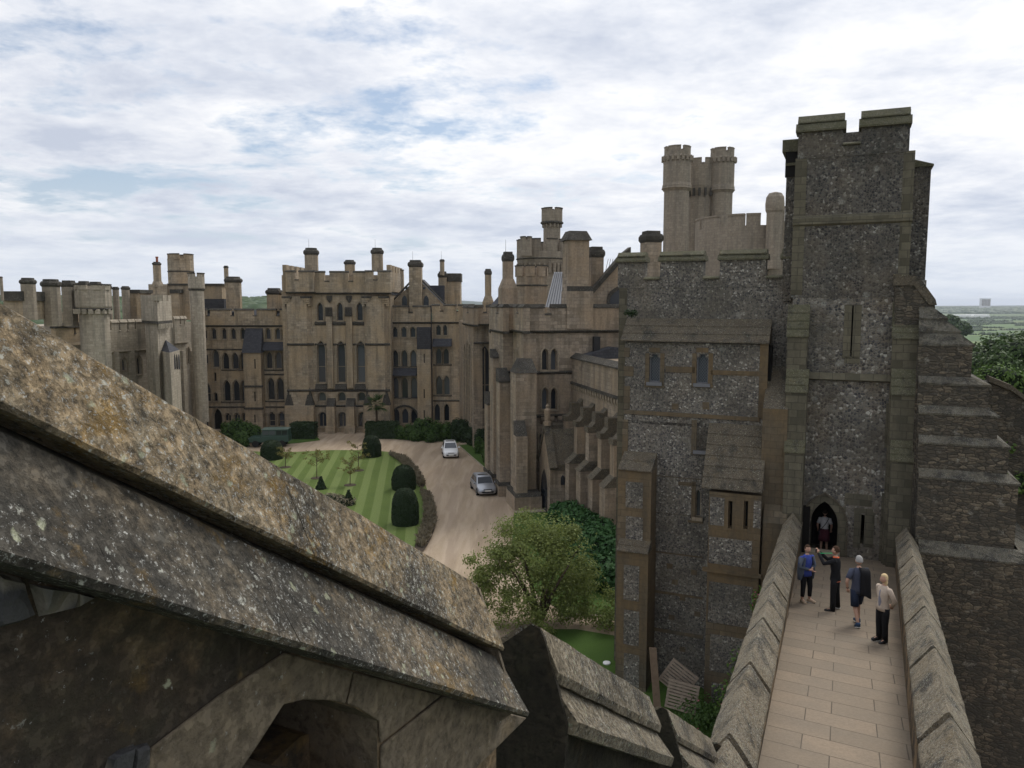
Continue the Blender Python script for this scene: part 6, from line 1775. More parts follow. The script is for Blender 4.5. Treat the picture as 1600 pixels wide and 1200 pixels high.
bigtree(1556, 600, 88, 62, 'rounded dark tree just right of the stepped buttress, before the larger tree', 6, 12000, .28)
bigtree(1486, 505, 520, 19, 'far dark tree clump on the plain, larger of the two just right of the tower', 7, 3000, 1.1, grp='far trees on the plain')
bigtree(1503, 515, 470, 14, 'far dark tree clump on the plain, lower and right of its neighbour', 8, 2500, 1.0, grp='far trees on the plain')
q = G.P(11.5, 0, -2.0)
for i, (px, py, Y, r, lb) in enumerate(((1562, 592, 34, 1.1, 'yellow green bush on top of the ruined wall at the right edge'), (1582, 700, 29.5, .9, 'green weeds growing beside the stepped buttress, upper clump'), (1592, 755, 29, .9, 'green weeds growing beside the stepped buttress, lower clump'))):
    c = atY(px, py, Y); bush('wall_shrub', lb, 'shrub', [(tuple(c), (r, r * .7, r * .6)), (tuple(c + Vector((.7, 0, -.3))), (r * .7, r * .6, r * .6))], 1600, .1, 'box', 60 + i, ground=-9)

# woods on the far rises
def wood(az0, az1, R0, R1, n, rad, seed, name, label, m='leaf_far'):
    rr = random.Random(seed); mb = MB()
    for _ in range(n):
        a = radians(rr.uniform(az0, az1)); R_ = rr.uniform(R0, R1); x, y = R_ * sin(a), R_ * cos(a); z = ground_h(x, y); r = rad * rr.uniform(.6, 1.4)
        vs = []; fs = []
        for i in range(1, 5):
            th = pi * i / 5 * .75
            for j in range(8):
                ph = 2 * pi * j / 8; d = Vector((sin(th) * cos(ph), sin(th) * sin(ph), cos(th))); k = 1 + .35 * noise.noise(d * 2 + Vector((x, y, 0))); vs.append((x + d.x * r * k, y + d.y * r * k, z - r * .1 + d.z * r * .7 * k))
        for i in range(3):
            for j in range(8): fs.append((i * 8 + j, i * 8 + (j + 1) % 8, (i + 1) * 8 + (j + 1) % 8, (i + 1) * 8 + j))
        fs.append(tuple(range(8))[::-1]); mb.add(vs, fs)
    tag(mb.build(name, M[m], recalc=False, uv=False, smooth=True), kind='stuff', label=label)
wood(-40, -3, 620, 1200, 1500, 13, 1, 'distant_woodland', 'wooded hills seen low between the chimneys on the left')
wood(27, 36, 4200, 5600, 900, 17, 2, 'far_treeline', 'blue dark line of trees under the horizon on the right')
def hedges(seed, n):
    rr = random.Random(seed); mb = MB()
    for _ in range(n):
        a = radians(rr.uniform(27, 36)); R_ = rr.uniform(700, 3600); x0, y0 = R_ * sin(a), R_ * cos(a); w_ = rr.uniform(20, 130) * R_ / 2000; k = int(w_ / 5) + 1; sl_ = rr.uniform(-.25, .25)
        for j in range(k):
            x = x0 + j * 5 + rr.uniform(-1, 1); y = y0 + j * 5 * sl_; z = ground_h(x, y); r = rr.uniform(1.6, 3.4) * (1.6 if rr.random() < .12 else 1)
            vs = [(x + r * 1.3 * cos(q * pi / 3), y + r * cos(q * 2), z + r * .4 + r * .3 * sin(q * 2.3)) for q in range(6)] + [(x, y, z + r * 1.5), (x, y, z - .5)]
            mb.add(vs, [(q, (q + 1) % 6, 6) for q in range(6)] + [((q + 1) % 6, q, 7) for q in range(6)])
    tag(mb.build('field_hedges', M['leaf_far'], uv=False, smooth=True), kind='stuff', label='dark hedgerows dividing the far fields')
hedges(3, 110)
p = atY(1577, 472.5, 4100); fb = MB(); fb.box(p.x - 25, p.x + 25, 4300, 4320, -30, p.z + 20)
for k in range(6): fb.box(p.x - 23.5 + k * 8, p.x - 17.5 + k * 8, 4299.2, 4299.9, p.z - 18, p.z + 17, 1)
fb.box(p.x - 27, p.x + 27, 4298, 4322, p.z + 20, p.z + 22)
tag(fb.build('distant_tower_block', [M['white'], M['keepstone']]), 'pale grey tower block far off on the right horizon', 'tower block')
for i, (x0, x1, lb) in enumerate(((1499, 1518, 'long white glasshouse far across the fields, left of the two'), (1522, 1548, 'long white glasshouse far across the fields, right of the two'))):
    a, b2 = atY(x0, 483.5, 2900), atY(x1, 483.5, 2900); gz = ground_h(a.x, 2900); fb = MB(); w_ = (b2.x - a.x)
    for k in range(8): 
        u = a.x + w_ * k / 8; fb.prism([(u, 2900, gz - 2), (u + w_ / 8 - .3, 2900, gz - 2), (u + w_ / 8 - .3, 2900, gz + 8), (u + w_ / 16, 2900, gz + 12), (u, 2900, gz + 8)], Vector((0, 60, 0)))
    tag(fb.build('glasshouse', M['white']), lb, 'glasshouse', 'white glasshouses on the plain')

# things lying at the foot of the gatehouse
def pallet(px, py, Y, lean, yaw, roll, label, seed):
    c = atY(px, py, Y); t_ = thing('wooden_pallet', label, 'pallet', tuple(c)); rr = random.Random(seed)
    t_.rotation_euler = (lean, roll, yaw)
    for k in range(9):
        z = -.5 + k * .125; mb = MB(); mb.box(-.6, .6, -.07, -.048, z - .042 + rr.uniform(-.006, .006), z + .042); mb.build('slat', M['tim2'], t_, local=True)
    for x in (-.55, 0, .55): mb = MB(); mb.box(x - .05, x + .05, -.046, .05, -.54, .54); mb.build('bearer', M['tim2'], t_, local=True)
    for z in (-.48, 0, .48): mb = MB(); mb.box(-.6, .6, .052, .072, z - .05, z + .05); mb.build('back_slat', M['tim2'], t_, local=True)
pallet(1066, 1088, 28.6, radians(-14), radians(-22), radians(6), 'grey slatted pallet leaning in front, lower of the two by the gatehouse foot', 1)
pallet(1060, 1060, 29.2, radians(-10), radians(-24), radians(32), 'tilted grey pallet propped behind the other one at the gatehouse foot', 2)
mb = MB(); a, b2 = atY(1027, 1106, 28.7), atY(1020, 1012, 29.4); mb.prism([a + Vector((-.14, -.03, 0)), a + Vector((.14, -.06, 0)), a + Vector((.14, .02, 0)), a + Vector((-.14, .05, 0))], b2 - a)
tag(mb.build('timber_plank', M['tim'], bevel=.01), 'broad brown plank leaning against the flint wall beside the pallets', 'plank')
c = gpt(948, 1039); mb = MB(); mb.loft((c.x, c.y), [(.17, .075), (.17, .12), (.14, .135), (.05, .14)], 20)
tag(mb.build('lawn_cover', M['white'], uv=False), 'small white round cover lying on the near lawn', 'lawn cover')
for i, (px, py, Y, rx, rz, n, lb, mm) in enumerate((
        (1112, 1118, 27.5, 1.3, .6, 2200, 'dark green bush growing at the foot of the gatehouse by the pallets', 'leaf_mid'),
        (1150, 1088, 26.5, .7, .7, 1000, 'leafy wall plant with pink flowers low beside the walk', 'box'),
        (1168, 1040, 25.5, .55, .7, 800, 'straggling wall plant with pink flowers halfway up beside the walk', 'box'),
        (1192, 944, 26.5, .42, .6, 600, 'small wall plant at the gatehouse corner, highest beside the walk', 'box'))):
    c = atY(px, py, Y); mb = MB(); leaves(mb, [(tuple(c), (rx, rx * .7, rz)), (tuple(c + Vector((rx * .5, 0, -rz * .6))), (rx * .6, rx * .5, rz * .6))], n, .08, 80 + i, shell=.9, rag=.4)
    leaves(mb, [(tuple(c), (rx, rx * .7, rz))], 50 if i else 12, .05, 90 + i, shell=.3, mi=1)
    tag(mb.build('wall_plant', [M[mm], M['pink']], recalc=False, uv=False), lb, 'plant')
c = atY(986, 489, 30.6); mb = MB(); leaves(mb, [(tuple(c), (.3, .12, .16))], 260, .06, 99, shell=.9); tag(mb.build('wall_fern', M['leaf_dark'], recalc=False, uv=False), 'small dark fern growing out of the gatehouse wall near its top left corner', 'plant')
# ================================================================== cars
def paint(name, col, metal=0.0, rough=.3):
    m, t, b = mat(name); b.inputs['Base Color'].default_value = tuple(col) + (1,); b.inputs['Metallic'].default_value = metal; b.inputs['Roughness'].default_value = rough
    b.inputs['Specular IOR Level'].default_value = .5; b.inputs['Coat Weight'].default_value = .5; b.inputs['Coat Roughness'].default_value = .08; return m


M['tyre'] = plain('tyre_rubber', (.018, .018, .018), .85)
M['rim'] = plain('wheel_rim', (.35, .36, .38), .35, .8)
M['lamp'] = plain('headlamp', (.55, .57, .6), .15, .2, .6)
M['plate'] = plain('number_plate', (.72, .72, .68), .5)
M['blk'] = plain('black_trim', (.02, .02, .022), .6)


def hatch(label, col, px, py, rz, dims, style):
    Lc, Wc, Hc = dims; p = gpt(px, py); t_ = thing('parked_car', label, 'car', (p.x, p.y, .02), rz, 'cars on the gravel drive')
    w = Wc / 2; belt = Hc * .60
    # stations from the nose (-y) to the tail: y, half width, underside, deck height
    st_ = [(-Lc / 2, w * .62, .34, .50), (-Lc / 2 + .05, w * .80, .24, .62), (-Lc / 2 + .22, w * .93, .2, .72), (-Lc / 2 + .6, w, .2, .83), (-Lc / 2 + .95, w, .2, .9), (-Lc * .1, w, .2, belt + .02), (Lc * .15, w, .2, belt + .03), (Lc * .33, w, .2, belt + .05), (Lc / 2 - .2, w * .96, .22, belt + .04), (Lc / 2 - .04, w * .88, .28, belt - .05), (Lc / 2, w * .8, .36, belt - .2)]
    vs = []; fs = []
    for y, hw, zb, zt in st_:
        ring = [(-hw * .9, zb), (-hw, zb + .12), (-hw * 1.0, (zb + zt) / 2), (-hw * .97, zt - .1), (-hw * .86, zt - .01), (0, zt + .035), (hw * .86, zt - .01), (hw * .97, zt - .1), (hw, (zb + zt) / 2), (hw, zb + .12), (hw * .9, zb)]
        vs += [(x, y, z) for x, z in ring]
    m_ = 11
    for i in range(len(st_) - 1):
        for j in range(m_): fs.append((i * m_ + j, i * m_ + (j + 1) % m_, (i + 1) * m_ + (j + 1) % m_, (i + 1) * m_ + j))
    fs.append(tuple(range(m_))); fs.append(tuple((len(st_) - 1) * m_ + j for j in range(m_))[::-1])
    body = MB(); body.add(vs, fs)
    # cabin shell
    yb0, yb1, yt0, yt1 = -Lc / 2 + .98, Lc / 2 - .12, -Lc / 2 + 1.62, Lc / 2 - .55
    wb, wt_ = w * .9, w * .74; zt = Hc; zb = belt - .04
    cab = [(-wb, yb0, zb), (wb, yb0, zb), (wb, yb1, zb), (-wb, yb1, zb), (-wt_, yt0, zt - .06), (wt_, yt0, zt - .06), (wt_, yt1, zt - .07), (-wt_, yt1, zt - .07)]
    body.add(cab, [(0, 1, 5, 4), (1, 2, 6, 5), (2, 3, 7, 6), (3, 0, 4, 7)])
    body.add([cab[4], cab[5], cab[6], cab[7], (-wt_ * .8, yt0 + .15, zt), (wt_ * .8, yt0 + .15, zt), (wt_ * .8, yt1 - .15, zt - .01), (-wt_ * .8, yt1 - .15, zt - .01)], [(0, 1, 5, 4), (1, 2, 6, 5), (2, 3, 7, 6), (3, 0, 4, 7), (4, 5, 6, 7)])
    bo = body.build('body', col, t_, local=True, smooth=True, bevel=.03)
    # glazing, a hair proud of the shell
    def quadpart(name, a, b2, c, d, s0, s1, z0, z1, m='glass', pr=.012, par=t_):
        a, b2, c, d = map(Vector, (a, b2, c, d))
        f = lambda s, z: (a.lerp(b2, s)).lerp(d.lerp(c, s), z)
        q = [f(s0, z0), f(s1, z0), f(s1, z1), f(s0, z1)]; n = (q[1] - q[0]).cross(q[3] - q[0]).normalized() * pr
        mb = MB(); mb.prism([x - n * .5 for x in q], n * 1.5); return mb.build(name, M[m], par, local=True)
    quadpart('windscreen', cab[0], cab[1], cab[5], cab[4], .06, .94, .12, .93)
    quadpart('rear_window', cab[2], cab[3], cab[7], cab[6], .08, .92, .2, .88)
    for A, B, C_, D_ in ((cab[1], cab[2], cab[6], cab[5]), (cab[3], cab[0], cab[4], cab[7])):
        lo_, hi_ = (.10, .50) if A is cab[1] else (.50, .90)
        quadpart('side_window', A, B, C_, D_, .08, .5, .12, .88); quadpart('side_window', A, B, C_, D_, .54, .9, .12, .88)
    quadpart('sunroof', (-wt_ * .7, yt0 + .25, zt), (wt_ * .7, yt0 + .25, zt), (wt_ * .7, yt0 + .75, zt), (-wt_ * .7, yt0 + .75, zt), 0, 1, 0, 1)
    y0 = -Lc / 2
    for s in (-1, 1):
        mb = MB(); x0, x1 = s * w * .52, s * w * .86
        mb.add([(x0, y0 - .01, .56), (x1, y0 + .15, .57), (x1 * 1.04, y0 + .3, .70), (x0, y0 + .08, .66), (x0, y0 + .2, .55), (x1, y0 + .35, .56), (x1 * 1.04, y0 + .5, .70), (x0, y0 + .3, .66)], [(0, 1, 2, 3), (4, 5, 6, 7), (0, 1, 5, 4), (1, 2, 6, 5), (2, 3, 7, 6), (3, 0, 4, 7)]); mb.build('headlight', M['lamp'], t_, local=True)
        mb = MB(); mb.box(s * w * .98, s * (w + .17), -Lc / 2 + 1.15, -Lc / 2 + 1.3, belt + .02, belt + .15) if s > 0 else mb.box(-(w + .17), -w * .98, -Lc / 2 + 1.15, -Lc / 2 + 1.3, belt + .02, belt + .15)
        mb.build('wing_mirror', col, t_, local=True, bevel=.03)
        for yy in (-Lc / 2 + .72, Lc / 2 - .65):
            wh = MB(); vs = []; n = 20; r = .3
            for x, rr_ in ((s * (w - .2), r), (s * (w + .015), r), (s * (w + .02), r * .68)):
                vs += [(x, yy + rr_ * cos(2 * pi * k / n), .3 + rr_ * sin(2 * pi * k / n)) for k in range(n)]
            fs = [(a * n + k, a * n + (k + 1) % n, (a + 1) * n + (k + 1) % n, (a + 1) * n + k) for a in range(2) for k in range(n)] + [tuple(range(n))]
            wh.add(vs, fs); wo = wh.build('wheel', M['tyre'], t_, local=True)
            rm = MB(); rm.add([(s * (w + .012), yy + r * .68 * cos(2 * pi * k / n), .3 + r * .68 * sin(2 * pi * k / n)) for k in range(n)], [tuple(range(n))])
            for k in range(5):
                a = 2 * pi * k / 5; rm.add([(s * (w + .03), yy + .05 * cos(a + 1.57), .3 + .05 * sin(a + 1.57)), (s * (w + .03), yy + .05 * cos(a - 1.57), .3 + .05 * sin(a - 1.57)), (s * (w + .03), yy + .19 * cos(a - .12), .3 + .19 * sin(a - .12)), (s * (w + .03), yy + .19 * cos(a + .12), .3 + .19 * sin(a + .12))], [(0, 1, 2, 3)])
            rm.build('rim', M['rim'], wo, recalc=False)
    mb = MB(); mb.box(-w * .6, w * .6, y0 - .03, y0 + .1, .33, .44); mb.build('lower_grille', M['blk'], t_, local=True, bevel=.015)
    mb = MB(); mb.box(-w * .42, w * .42, y0 - .012, y0 + .1, .57, .63) ; mb.build('upper_grille', M['blk'], t_, local=True)
    mb = MB(); mb.box(-.26, .26, y0 - .05, y0 - .032, .36 if style else .45, .47 if style else .56); mb.build('number_plate', M['plate'], t_, local=True)
    return t_


hatch('small white hatchback parked farther up the gravel drive, nose to the viewer', paint('white_paintwork', (.72, .73, .74)), 703.5, 712, radians(8), (3.6, 1.62, 1.5), 1)
hatch('silver grey hatchback parked close to the chapel buttresses', paint('silver_paintwork', (.36, .38, .42), .6, .35), 755, 768, radians(14), (3.85, 1.65, 1.42), 0)
# boxy off roader, seen side on
p = gpt(424, 697); t_ = thing('off_roader', 'boxy dark green off roader parked at the far left of the gravel', 'off roader', (p.x, p.y, .02), radians(4))
gcol = paint('dark_green_paintwork', (.018, .05, .042), 0, .45)
mb = MB(); mb.fprism(Fr((0, -.8, 0), 0), [(-2.3, .55), (2.1, .55), (2.1, 1.25), (-1.0, 1.25), (-1.05, 1.12), (-2.25, 1.08)], -1.6, 0); mb.build('body', gcol, t_, local=True, bevel=.04)
mb = MB(); mb.fprism(Fr((0, -.74, 0), 0), [(-1.0, 1.252), (2.08, 1.252), (2.0, 1.95), (-.75, 1.95)], -1.48, 0); mb.build('cabin', gcol, t_, local=True, bevel=.03)
mb = MB(); mb.box(-.85, 2.08, -.82, .82, 1.952, 2.03); mb.build('roof', paint('pale_green_roof', (.09, .14, .12), 0, .5), t_, local=True, bevel=.03)
for x0, x1 in ((-.75, -.1), (0, .65), (.75, 1.3), (1.38, 1.95)):
    mb = MB(); mb.box(x0, x1, -.76, -.738, 1.38, 1.85); mb.build('side_window', M['glass'], t_, local=True)
for xx in (-1.55, 1.35):
    for s in (-1, 1):
        wh = MB(); n = 20; vs = []
        for y, r in ((s * .6, .38), (s * .83, .38), (s * .84, .22)): vs += [(xx + r * cos(2 * pi * k / n), y, .38 + r * sin(2 * pi * k / n)) for k in range(n)]
        wh.add(vs, [(a * n + k, a * n + (k + 1) % n, (a + 1) * n + (k + 1) % n, (a + 1) * n + k) for a in range(2) for k in range(n)] + [tuple(range(n)), tuple(2 * n + k for k in range(n))]); wh.build('wheel', M['tyre'], t_, local=True)
for s in (-1, 1): mb = MB(); mb.box(-2.34, -2.28, s * .6 - .1, s * .6 + .1, .85, 1.03); mb.build('headlight', M['lamp'], t_, local=True)

# ================================================================== people
def skin(nodes, edges, root, sub=1):
    names = list(nodes); idx = {k: i for i, k in enumerate(names)}
    me = bpy.data.meshes.new('sk'); me.from_pydata([nodes[k][:3] for k in names], [(idx[a], idx[b2]) for a, b2 in edges], [])
    o = bpy.data.objects.new('sk', me); C.objects.link(o)
    o.modifiers.new('s', 'SKIN')
    if not me.skin_vertices: 
        bm = bmesh.new(); bm.from_mesh(me); bm.verts.layers.skin.verify(); bm.to_mesh(me); bm.free()
    sv = me.skin_vertices[0].data
    for k in names:
        r = nodes[k][3]; sv[idx[k]].radius = r if isinstance(r, tuple) else (r, r); sv[idx[k]].use_root = (k == root)
    m2 = o.modifiers.new('u', 'SUBSURF'); m2.levels = sub; m2.render_levels = sub
    bpy.context.view_layer.update()
    ev = o.evaluated_get(bpy.context.evaluated_depsgraph_get()); m_ = ev.to_mesh()
    vs = [v.co.copy() for v in m_.vertices]; fs = [tuple(p.vertices) for p in m_.polygons]; ev.to_mesh_clear()
    bpy.data.objects.remove(o); bpy.data.meshes.remove(me)
    return vs, fs


def ball(mb, c, r, seg=10, fn=None, mi=0):
    vs = []; fs = []; c = Vector(c)
    for i in range(1, seg):
        th = pi * i / seg
        for j in range(seg * 2):
            ph = pi * j / seg; d = Vector((sin(th) * cos(ph), sin(th) * sin(ph), cos(th))); q = fn(d) if fn else 1
            vs.append(c + Vector((d.x * r[0], d.y * r[1], d.z * r[2])) * q)
    m_ = seg * 2
    for i in range(seg - 2):
        for j in range(m_): fs.append((i * m_ + j, i * m_ + (j + 1) % m_, (i + 1) * m_ + (j + 1) % m_, (i + 1) * m_ + j))
    fs.append(tuple(range(m_))[::-1]); fs.append(tuple((seg - 2) * m_ + j for j in range(m_)))
    mb.add(vs, fs, mi)


SK = plain('skin', (.42, .25, .18), .6, 0, .3, .12, 30)


def person(px, py, rz, label, J, top, bottom, shoe, hair, w_=None, scale=1.0, sleeve='short', leg='long', hairlong=0, group='visitors on the walk', extra=None, fem=False, pos_=None):
    if pos_ is None: pos_, _ = onfloor(px, py)
    t_ = thing('person', label, 'person', tuple(pos_), rz, group)
    d = dict(pel=(0, 0, .95), spi=(0, .0, 1.12), che=(0, .0, 1.32), nec=(0, .0, 1.46), hed=(0, -.01, 1.53),
             sL=(.17, 0, 1.40), eL=(.23, .02, 1.12), wL=(.23, -.04, .87), sR=(-.17, 0, 1.40), eR=(-.23, .02, 1.12), wR=(-.23, -.04, .87),
             hL=(.09, 0, .90), kL=(.10, -.01, .49), aL=(.10, .02, .09), tL=(.12, -.14, .045), hR=(-.09, 0, .90), kR=(-.10, -.01, .49), aR=(-.10, .02, .09), tR=(-.12, -.14, .045))
    d.update(J); V = {k: Vector(v) for k, v in d.items()}
    R0 = dict(pel=.11, spi=.095, che=(.105, .09), nec=.055, hed=.05, sL=.048, eL=.042, wL=.028, sR=.048, eR=.042, wR=.028, hL=.08, kL=.058, aL=.04, tL=.035, hR=.08, kR=.058, aR=.04, tR=.035)
    E_ = [('pel', 'spi'), ('spi', 'che'), ('che', 'nec'), ('nec', 'hed'), ('che', 'sL'), ('sL', 'eL'), ('eL', 'wL'), ('che', 'sR'), ('sR', 'eR'), ('eR', 'wR'), ('pel', 'hL'), ('hL', 'kL'), ('kL', 'aL'), ('aL', 'tL'), ('pel', 'hR'), ('hR', 'kR'), ('kR', 'aR'), ('aR', 'tR')]
    nodes = {k: (*V[k], R0[k]) for k in V if k in R0}
    vs, fs = skin(nodes, E_, 'pel', 1)
    mb = MB(); mb.add(vs, fs)
    # head with brow, nose, jaw and ears
    hd = V['hed'] + Vector((0, -.012, .11)); face = Vector(J.get('look', (0, -1, 0))).normalized(); fx = Vector((-face.y, face.x, 0)).normalized()
    def fn(dv):
        f = dv.dot(face); q = 1.0
        if dv.z < -.3 : q *= 1 - .16 * (-.3 - dv.z) / .7 * (1 - max(0, f) * .6)
        if f > .75 and abs(dv.dot(fx)) < .2 and -.35 < dv.z < .15: q *= 1.17
        if f > .6 and abs(dv.z - .12) < .12 and .2 < abs(dv.dot(fx)) < .55: q *= .94
        if f > .8 and abs(dv.z + .5) < .12 and abs(dv.dot(fx)) < .3: q *= 1.04
        return q
    ball(mb, hd, (.077, .092, .118), 12, fn)
    for s in (-1, 1): ball(mb, hd + fx * .078 * s + Vector((0, 0, -.01)), (.014, .022, .032), 6)
    # hands
    for S_, e, w in (('L', 'eL', 'wL'), ('R', 'eR', 'wR')):
        dr_ = (V[w] - V[e]).normalized(); cur = Vector(J.get('curl' + S_, (0, -.35, -.2)))
        pc = V[w] + dr_ * .045; side = dr_.cross(Vector((0, 0, 1)) if abs(dr_.z) < .9 else Vector((0, 1, 0))).normalized()
        ball(mb, pc, (.03, .03, .045), 6)
        for k, Lf in enumerate((.07, .08, .075, .058)):
            o = pc + dr_ * .035 + side * (.024 - .016 * k); d1 = (dr_ + cur * .4).normalized(); d2 = (dr_ + cur * 1.6).normalized()
            tube(mb, [o, o + d1 * Lf * .5, o + d1 * Lf * .5 + d2 * Lf * .5], [.0095, .0085, .006], 6)
        o = pc + side * .026; tube(mb, [o, o + side * .02 + dr_ * .03, o + side * .018 + dr_ * .055 + cur * .01], [.011, .01, .007], 6)
    mb.build('body', SK, t_, local=True, smooth=True, uv=False)
    # clothes: rings round the trunk, sleeves and legs as tapering tubes that run into them
    def rings(mb, rows):
        n = 16; vs = []; fs = []
        for (cx_, cy_, z, rx, ry) in rows: vs += [Vector((cx_ + rx * cos(2 * pi * k / n), cy_ + ry * sin(2 * pi * k / n), z)) for k in range(n)]
        for i in range(len(rows) - 1):
            for k in range(n): fs.append((i * n + k, i * n + (k + 1) % n, (i + 1) * n + (k + 1) % n, (i + 1) * n + k))
        fs += [tuple(range(n))[::-1], tuple((len(rows) - 1) * n + k for k in range(n))]; mb.add(vs, fs)
    sh = abs(V['sL'].x) + .02; hw = .17 if fem else .165; wst = .135 if fem else .155
    mb = MB(); rings(mb, [(0, 0, .84, hw + .012, .135), (0, 0, .93, hw + .004, .13), (0, 0, 1.08, wst, .115), (0, -.01, 1.22, wst + .025, .13), (0, -.005, 1.34, sh - .01, .118), (0, 0, 1.41, sh - .03, .092), (0, .005, 1.45, .11, .075), (0, .005, 1.475, .062, .06)])
    for S_ in 'LR':
        s_, e, w = V['s' + S_], V['e' + S_], V['w' + S_]; s0 = s_ + Vector((0, 0, -.01)) - Vector((s_.x * .25, 0, 0))
        if sleeve == 'short': tube(mb, [s0, s_, s_.lerp(e, .4), s_.lerp(e, .75)], [.06, .07, .066, .064], 10)
        else: tube(mb, [s0, s_, s_.lerp(e, .5), e, e.lerp(w, .5), e.lerp(w, .97)], [.06, .07, .062, .055, .048, .04], 10)
    mb.build('top', top, t_, local=True, smooth=True, uv=False)
    mb = MB()
    if leg != 'skirt':
        rings(mb, [(0, 0, .80, hw - .01, .12), (0, 0, .88, hw, .128), (0, 0, 1.0, wst + .005, .11)])
        for S_ in 'LR':
            h, k, a = V['h' + S_], V['k' + S_], V['a' + S_]; h = h + Vector((0, 0, .01))
            if leg == 'long': tube(mb, [h, h.lerp(k, .45), k, k.lerp(a, .5), a + Vector((0, 0, -.03))], [.095, .092, .075, .07, .068], 12)
            elif leg == 'capri': tube(mb, [h, h.lerp(k, .45), k, k.lerp(a, .4), k.lerp(a, .74)], [.095, .09, .072, .064, .055], 12)
            else: tube(mb, [h, h.lerp(k, .45), h.lerp(k, .98)], [.098, .1, .098], 12)
    else: mb.loft((0, 0), [(.15, 1.02), (.18, .92), (.21, .7), (.225, .52)], 18, 0, 0, .8)
    mb.build('skirt' if leg == 'skirt' else ('shorts' if leg == 'short' else 'trousers'), bottom, t_, local=True, smooth=True, uv=False)
    for S_ in 'LR':
        a, tt_ = V['a' + S_], V['t' + S_]; dd = (tt_ - a); dd.z = 0; dd.normalize() if dd.length else None; mb = MB(); low = min(a.z - .07, tt_.z - .035)
        heel = a - dd * .05 - Vector((0, 0, .045)); toe = tt_ + dd * .05
        n = dd.cross(Vector((0, 0, 1)))
        ring = lambda c, w_, z0, z1: [c - n * w_ + Vector((0, 0, z0)), c + n * w_ + Vector((0, 0, z0)), c + n * w_ * .9 + Vector((0, 0, z1)), c - n * w_ * .9 + Vector((0, 0, z1))]
        rs = [ring(heel - dd * .01, .035, -.035, .05), ring(heel + dd * .05, .04, -.035, .07), ring(heel.lerp(toe, .6), .048, -.035, .045), ring(toe - dd * .02, .04, -.03, .02), ring(toe, .022, -.02, .005)]
        vs = [v for r in rs for v in r]; fs = [(i * 4 + j, i * 4 + (j + 1) % 4, (i + 1) * 4 + (j + 1) % 4, (i + 1) * 4 + j) for i in range(4) for j in range(4)] + [(0, 1, 2, 3), (19, 18, 17, 16)]
        mb.add(vs, fs); so = mb.build('shoe', shoe, t_, local=True, smooth=True, uv=False)
        sl_ = MB(); q = [heel - dd * .015 - n * .037, heel - dd * .015 + n * .037, heel.lerp(toe, .6) + n * .05, toe + n * .02, toe - n * .02, heel.lerp(toe, .6) - n * .05]; sl_.prism([x + Vector((0, 0, -.048)) for x in q], Vector((0, 0, .02))); sl_.build('sole', M['plate'], so, uv=False)
    # hair: a cap over the crown and back of the head
    mb = MB(); 
    def hf(dv):
        f = dv.dot(face); q = 1.1
        if f > .25 and dv.z < .45: q = .8
        if dv.z < -.35 - (.3 if hairlong else 0): q = .8
        return q * (1 + .05 * noise.noise(dv * 9))
    ball(mb, hd - face * .008 + Vector((0, 0, .008)), (.079, .094, .118), 14, hf)
    if hairlong: ball(mb, hd - face * .045 - Vector((0, 0, .09)), (.075, .05, .10), 10, lambda dv: 1 + .12 * noise.noise(dv * 6))
    mb.build('hair', hair, t_, local=True, smooth=True, uv=False)
    if extra: extra(t_, V, hd, face)
    t_.scale = (scale,) * 3
    return t_


cl = lambda n, c: plain(n, c, .9, 0, .15, .25, 14)
black = cl('black_cloth', (.014, .014, .016)); navy = cl('navy_cloth', (.022, .03, .055)); slateb = cl('slate_blue_cloth', (.06, .068, .10)); blue = cl('royal_blue_cloth', (.05, .075, .30))
grey_c = cl('blue_grey_knit', (.085, .10, .13)); beige = cl('beige_cloth', (.46, .38, .31)); maroon = cl('maroon_cloth', (.07, .018, .028)); whitec = cl('white_cloth', (.5, .5, .52)); orange = cl('orange_lining', (.6, .13, .05))
h_grey = cl('grey_hair', (.33, .32, .31)); h_brown = cl('brown_hair', (.06, .035, .022)); h_blond = cl('blond_hair', (.55, .42, .24)); h_dark = cl('dark_hair', (.03, .022, .018))
shoe_b = plain('black_shoe', (.02, .02, .022), .6); shoe_t = plain('tan_shoe', (.42, .32, .23), .7); shoe_n = plain('blue_trainer', (.03, .06, .12), .7)

# 1 woman leaning on the left parapet, arms folded
def ex1(t_, V, hd, face):
    for s in (-1, 1):
        mb = MB(); pts = [(s * .11, -.11, 1.42), (s * .155, -.135, 1.2), (s * .18, -.12, .95), (s * .21, -.05, .72), (s * .20, .10, .70), (s * .2, .13, 1.0), (s * .17, .13, 1.38)]
        q = [Vector(p) for p in pts]; mb.add(q + [p + Vector((s * .03, 0, 0)) for p in q], [tuple(range(7)), tuple(range(13, 6, -1))] + [(i, (i + 1) % 7, 7 + (i + 1) % 7, 7 + i) for i in range(7)]); mb.build('cardigan_panel', grey_c, t_, local=True, smooth=False, uv=False)
    for S_ in 'LR':
        mb = MB(); tube(mb, [V['s' + S_], V['e' + S_], V['e' + S_].lerp(V['w' + S_], .8)], [.08, .064, .05], 10); mb.build('cardigan_sleeve', grey_c, t_, local=True, smooth=True, uv=False)
person(1258, 941, radians(18), 'woman in a bright blue top and grey cardigan leaning at the left parapet, arms folded', dict(eL=(.25, -.02, 1.12), wL=(.04, -.2, 1.1), eR=(-.25, -.02, 1.12), wR=(-.02, -.22, 1.06), curlL=(-.3, 0, 0), curlR=(.3, 0, 0), kL=(.12, -.04, .49), aL=(.13, -.02, .09), tL=(.19, -.16, .045), look=(-.2, -1, -.1)), blue, black, shoe_t, h_brown, sleeve='short', leg='capri', fem=True, scale=.95, extra=ex1)

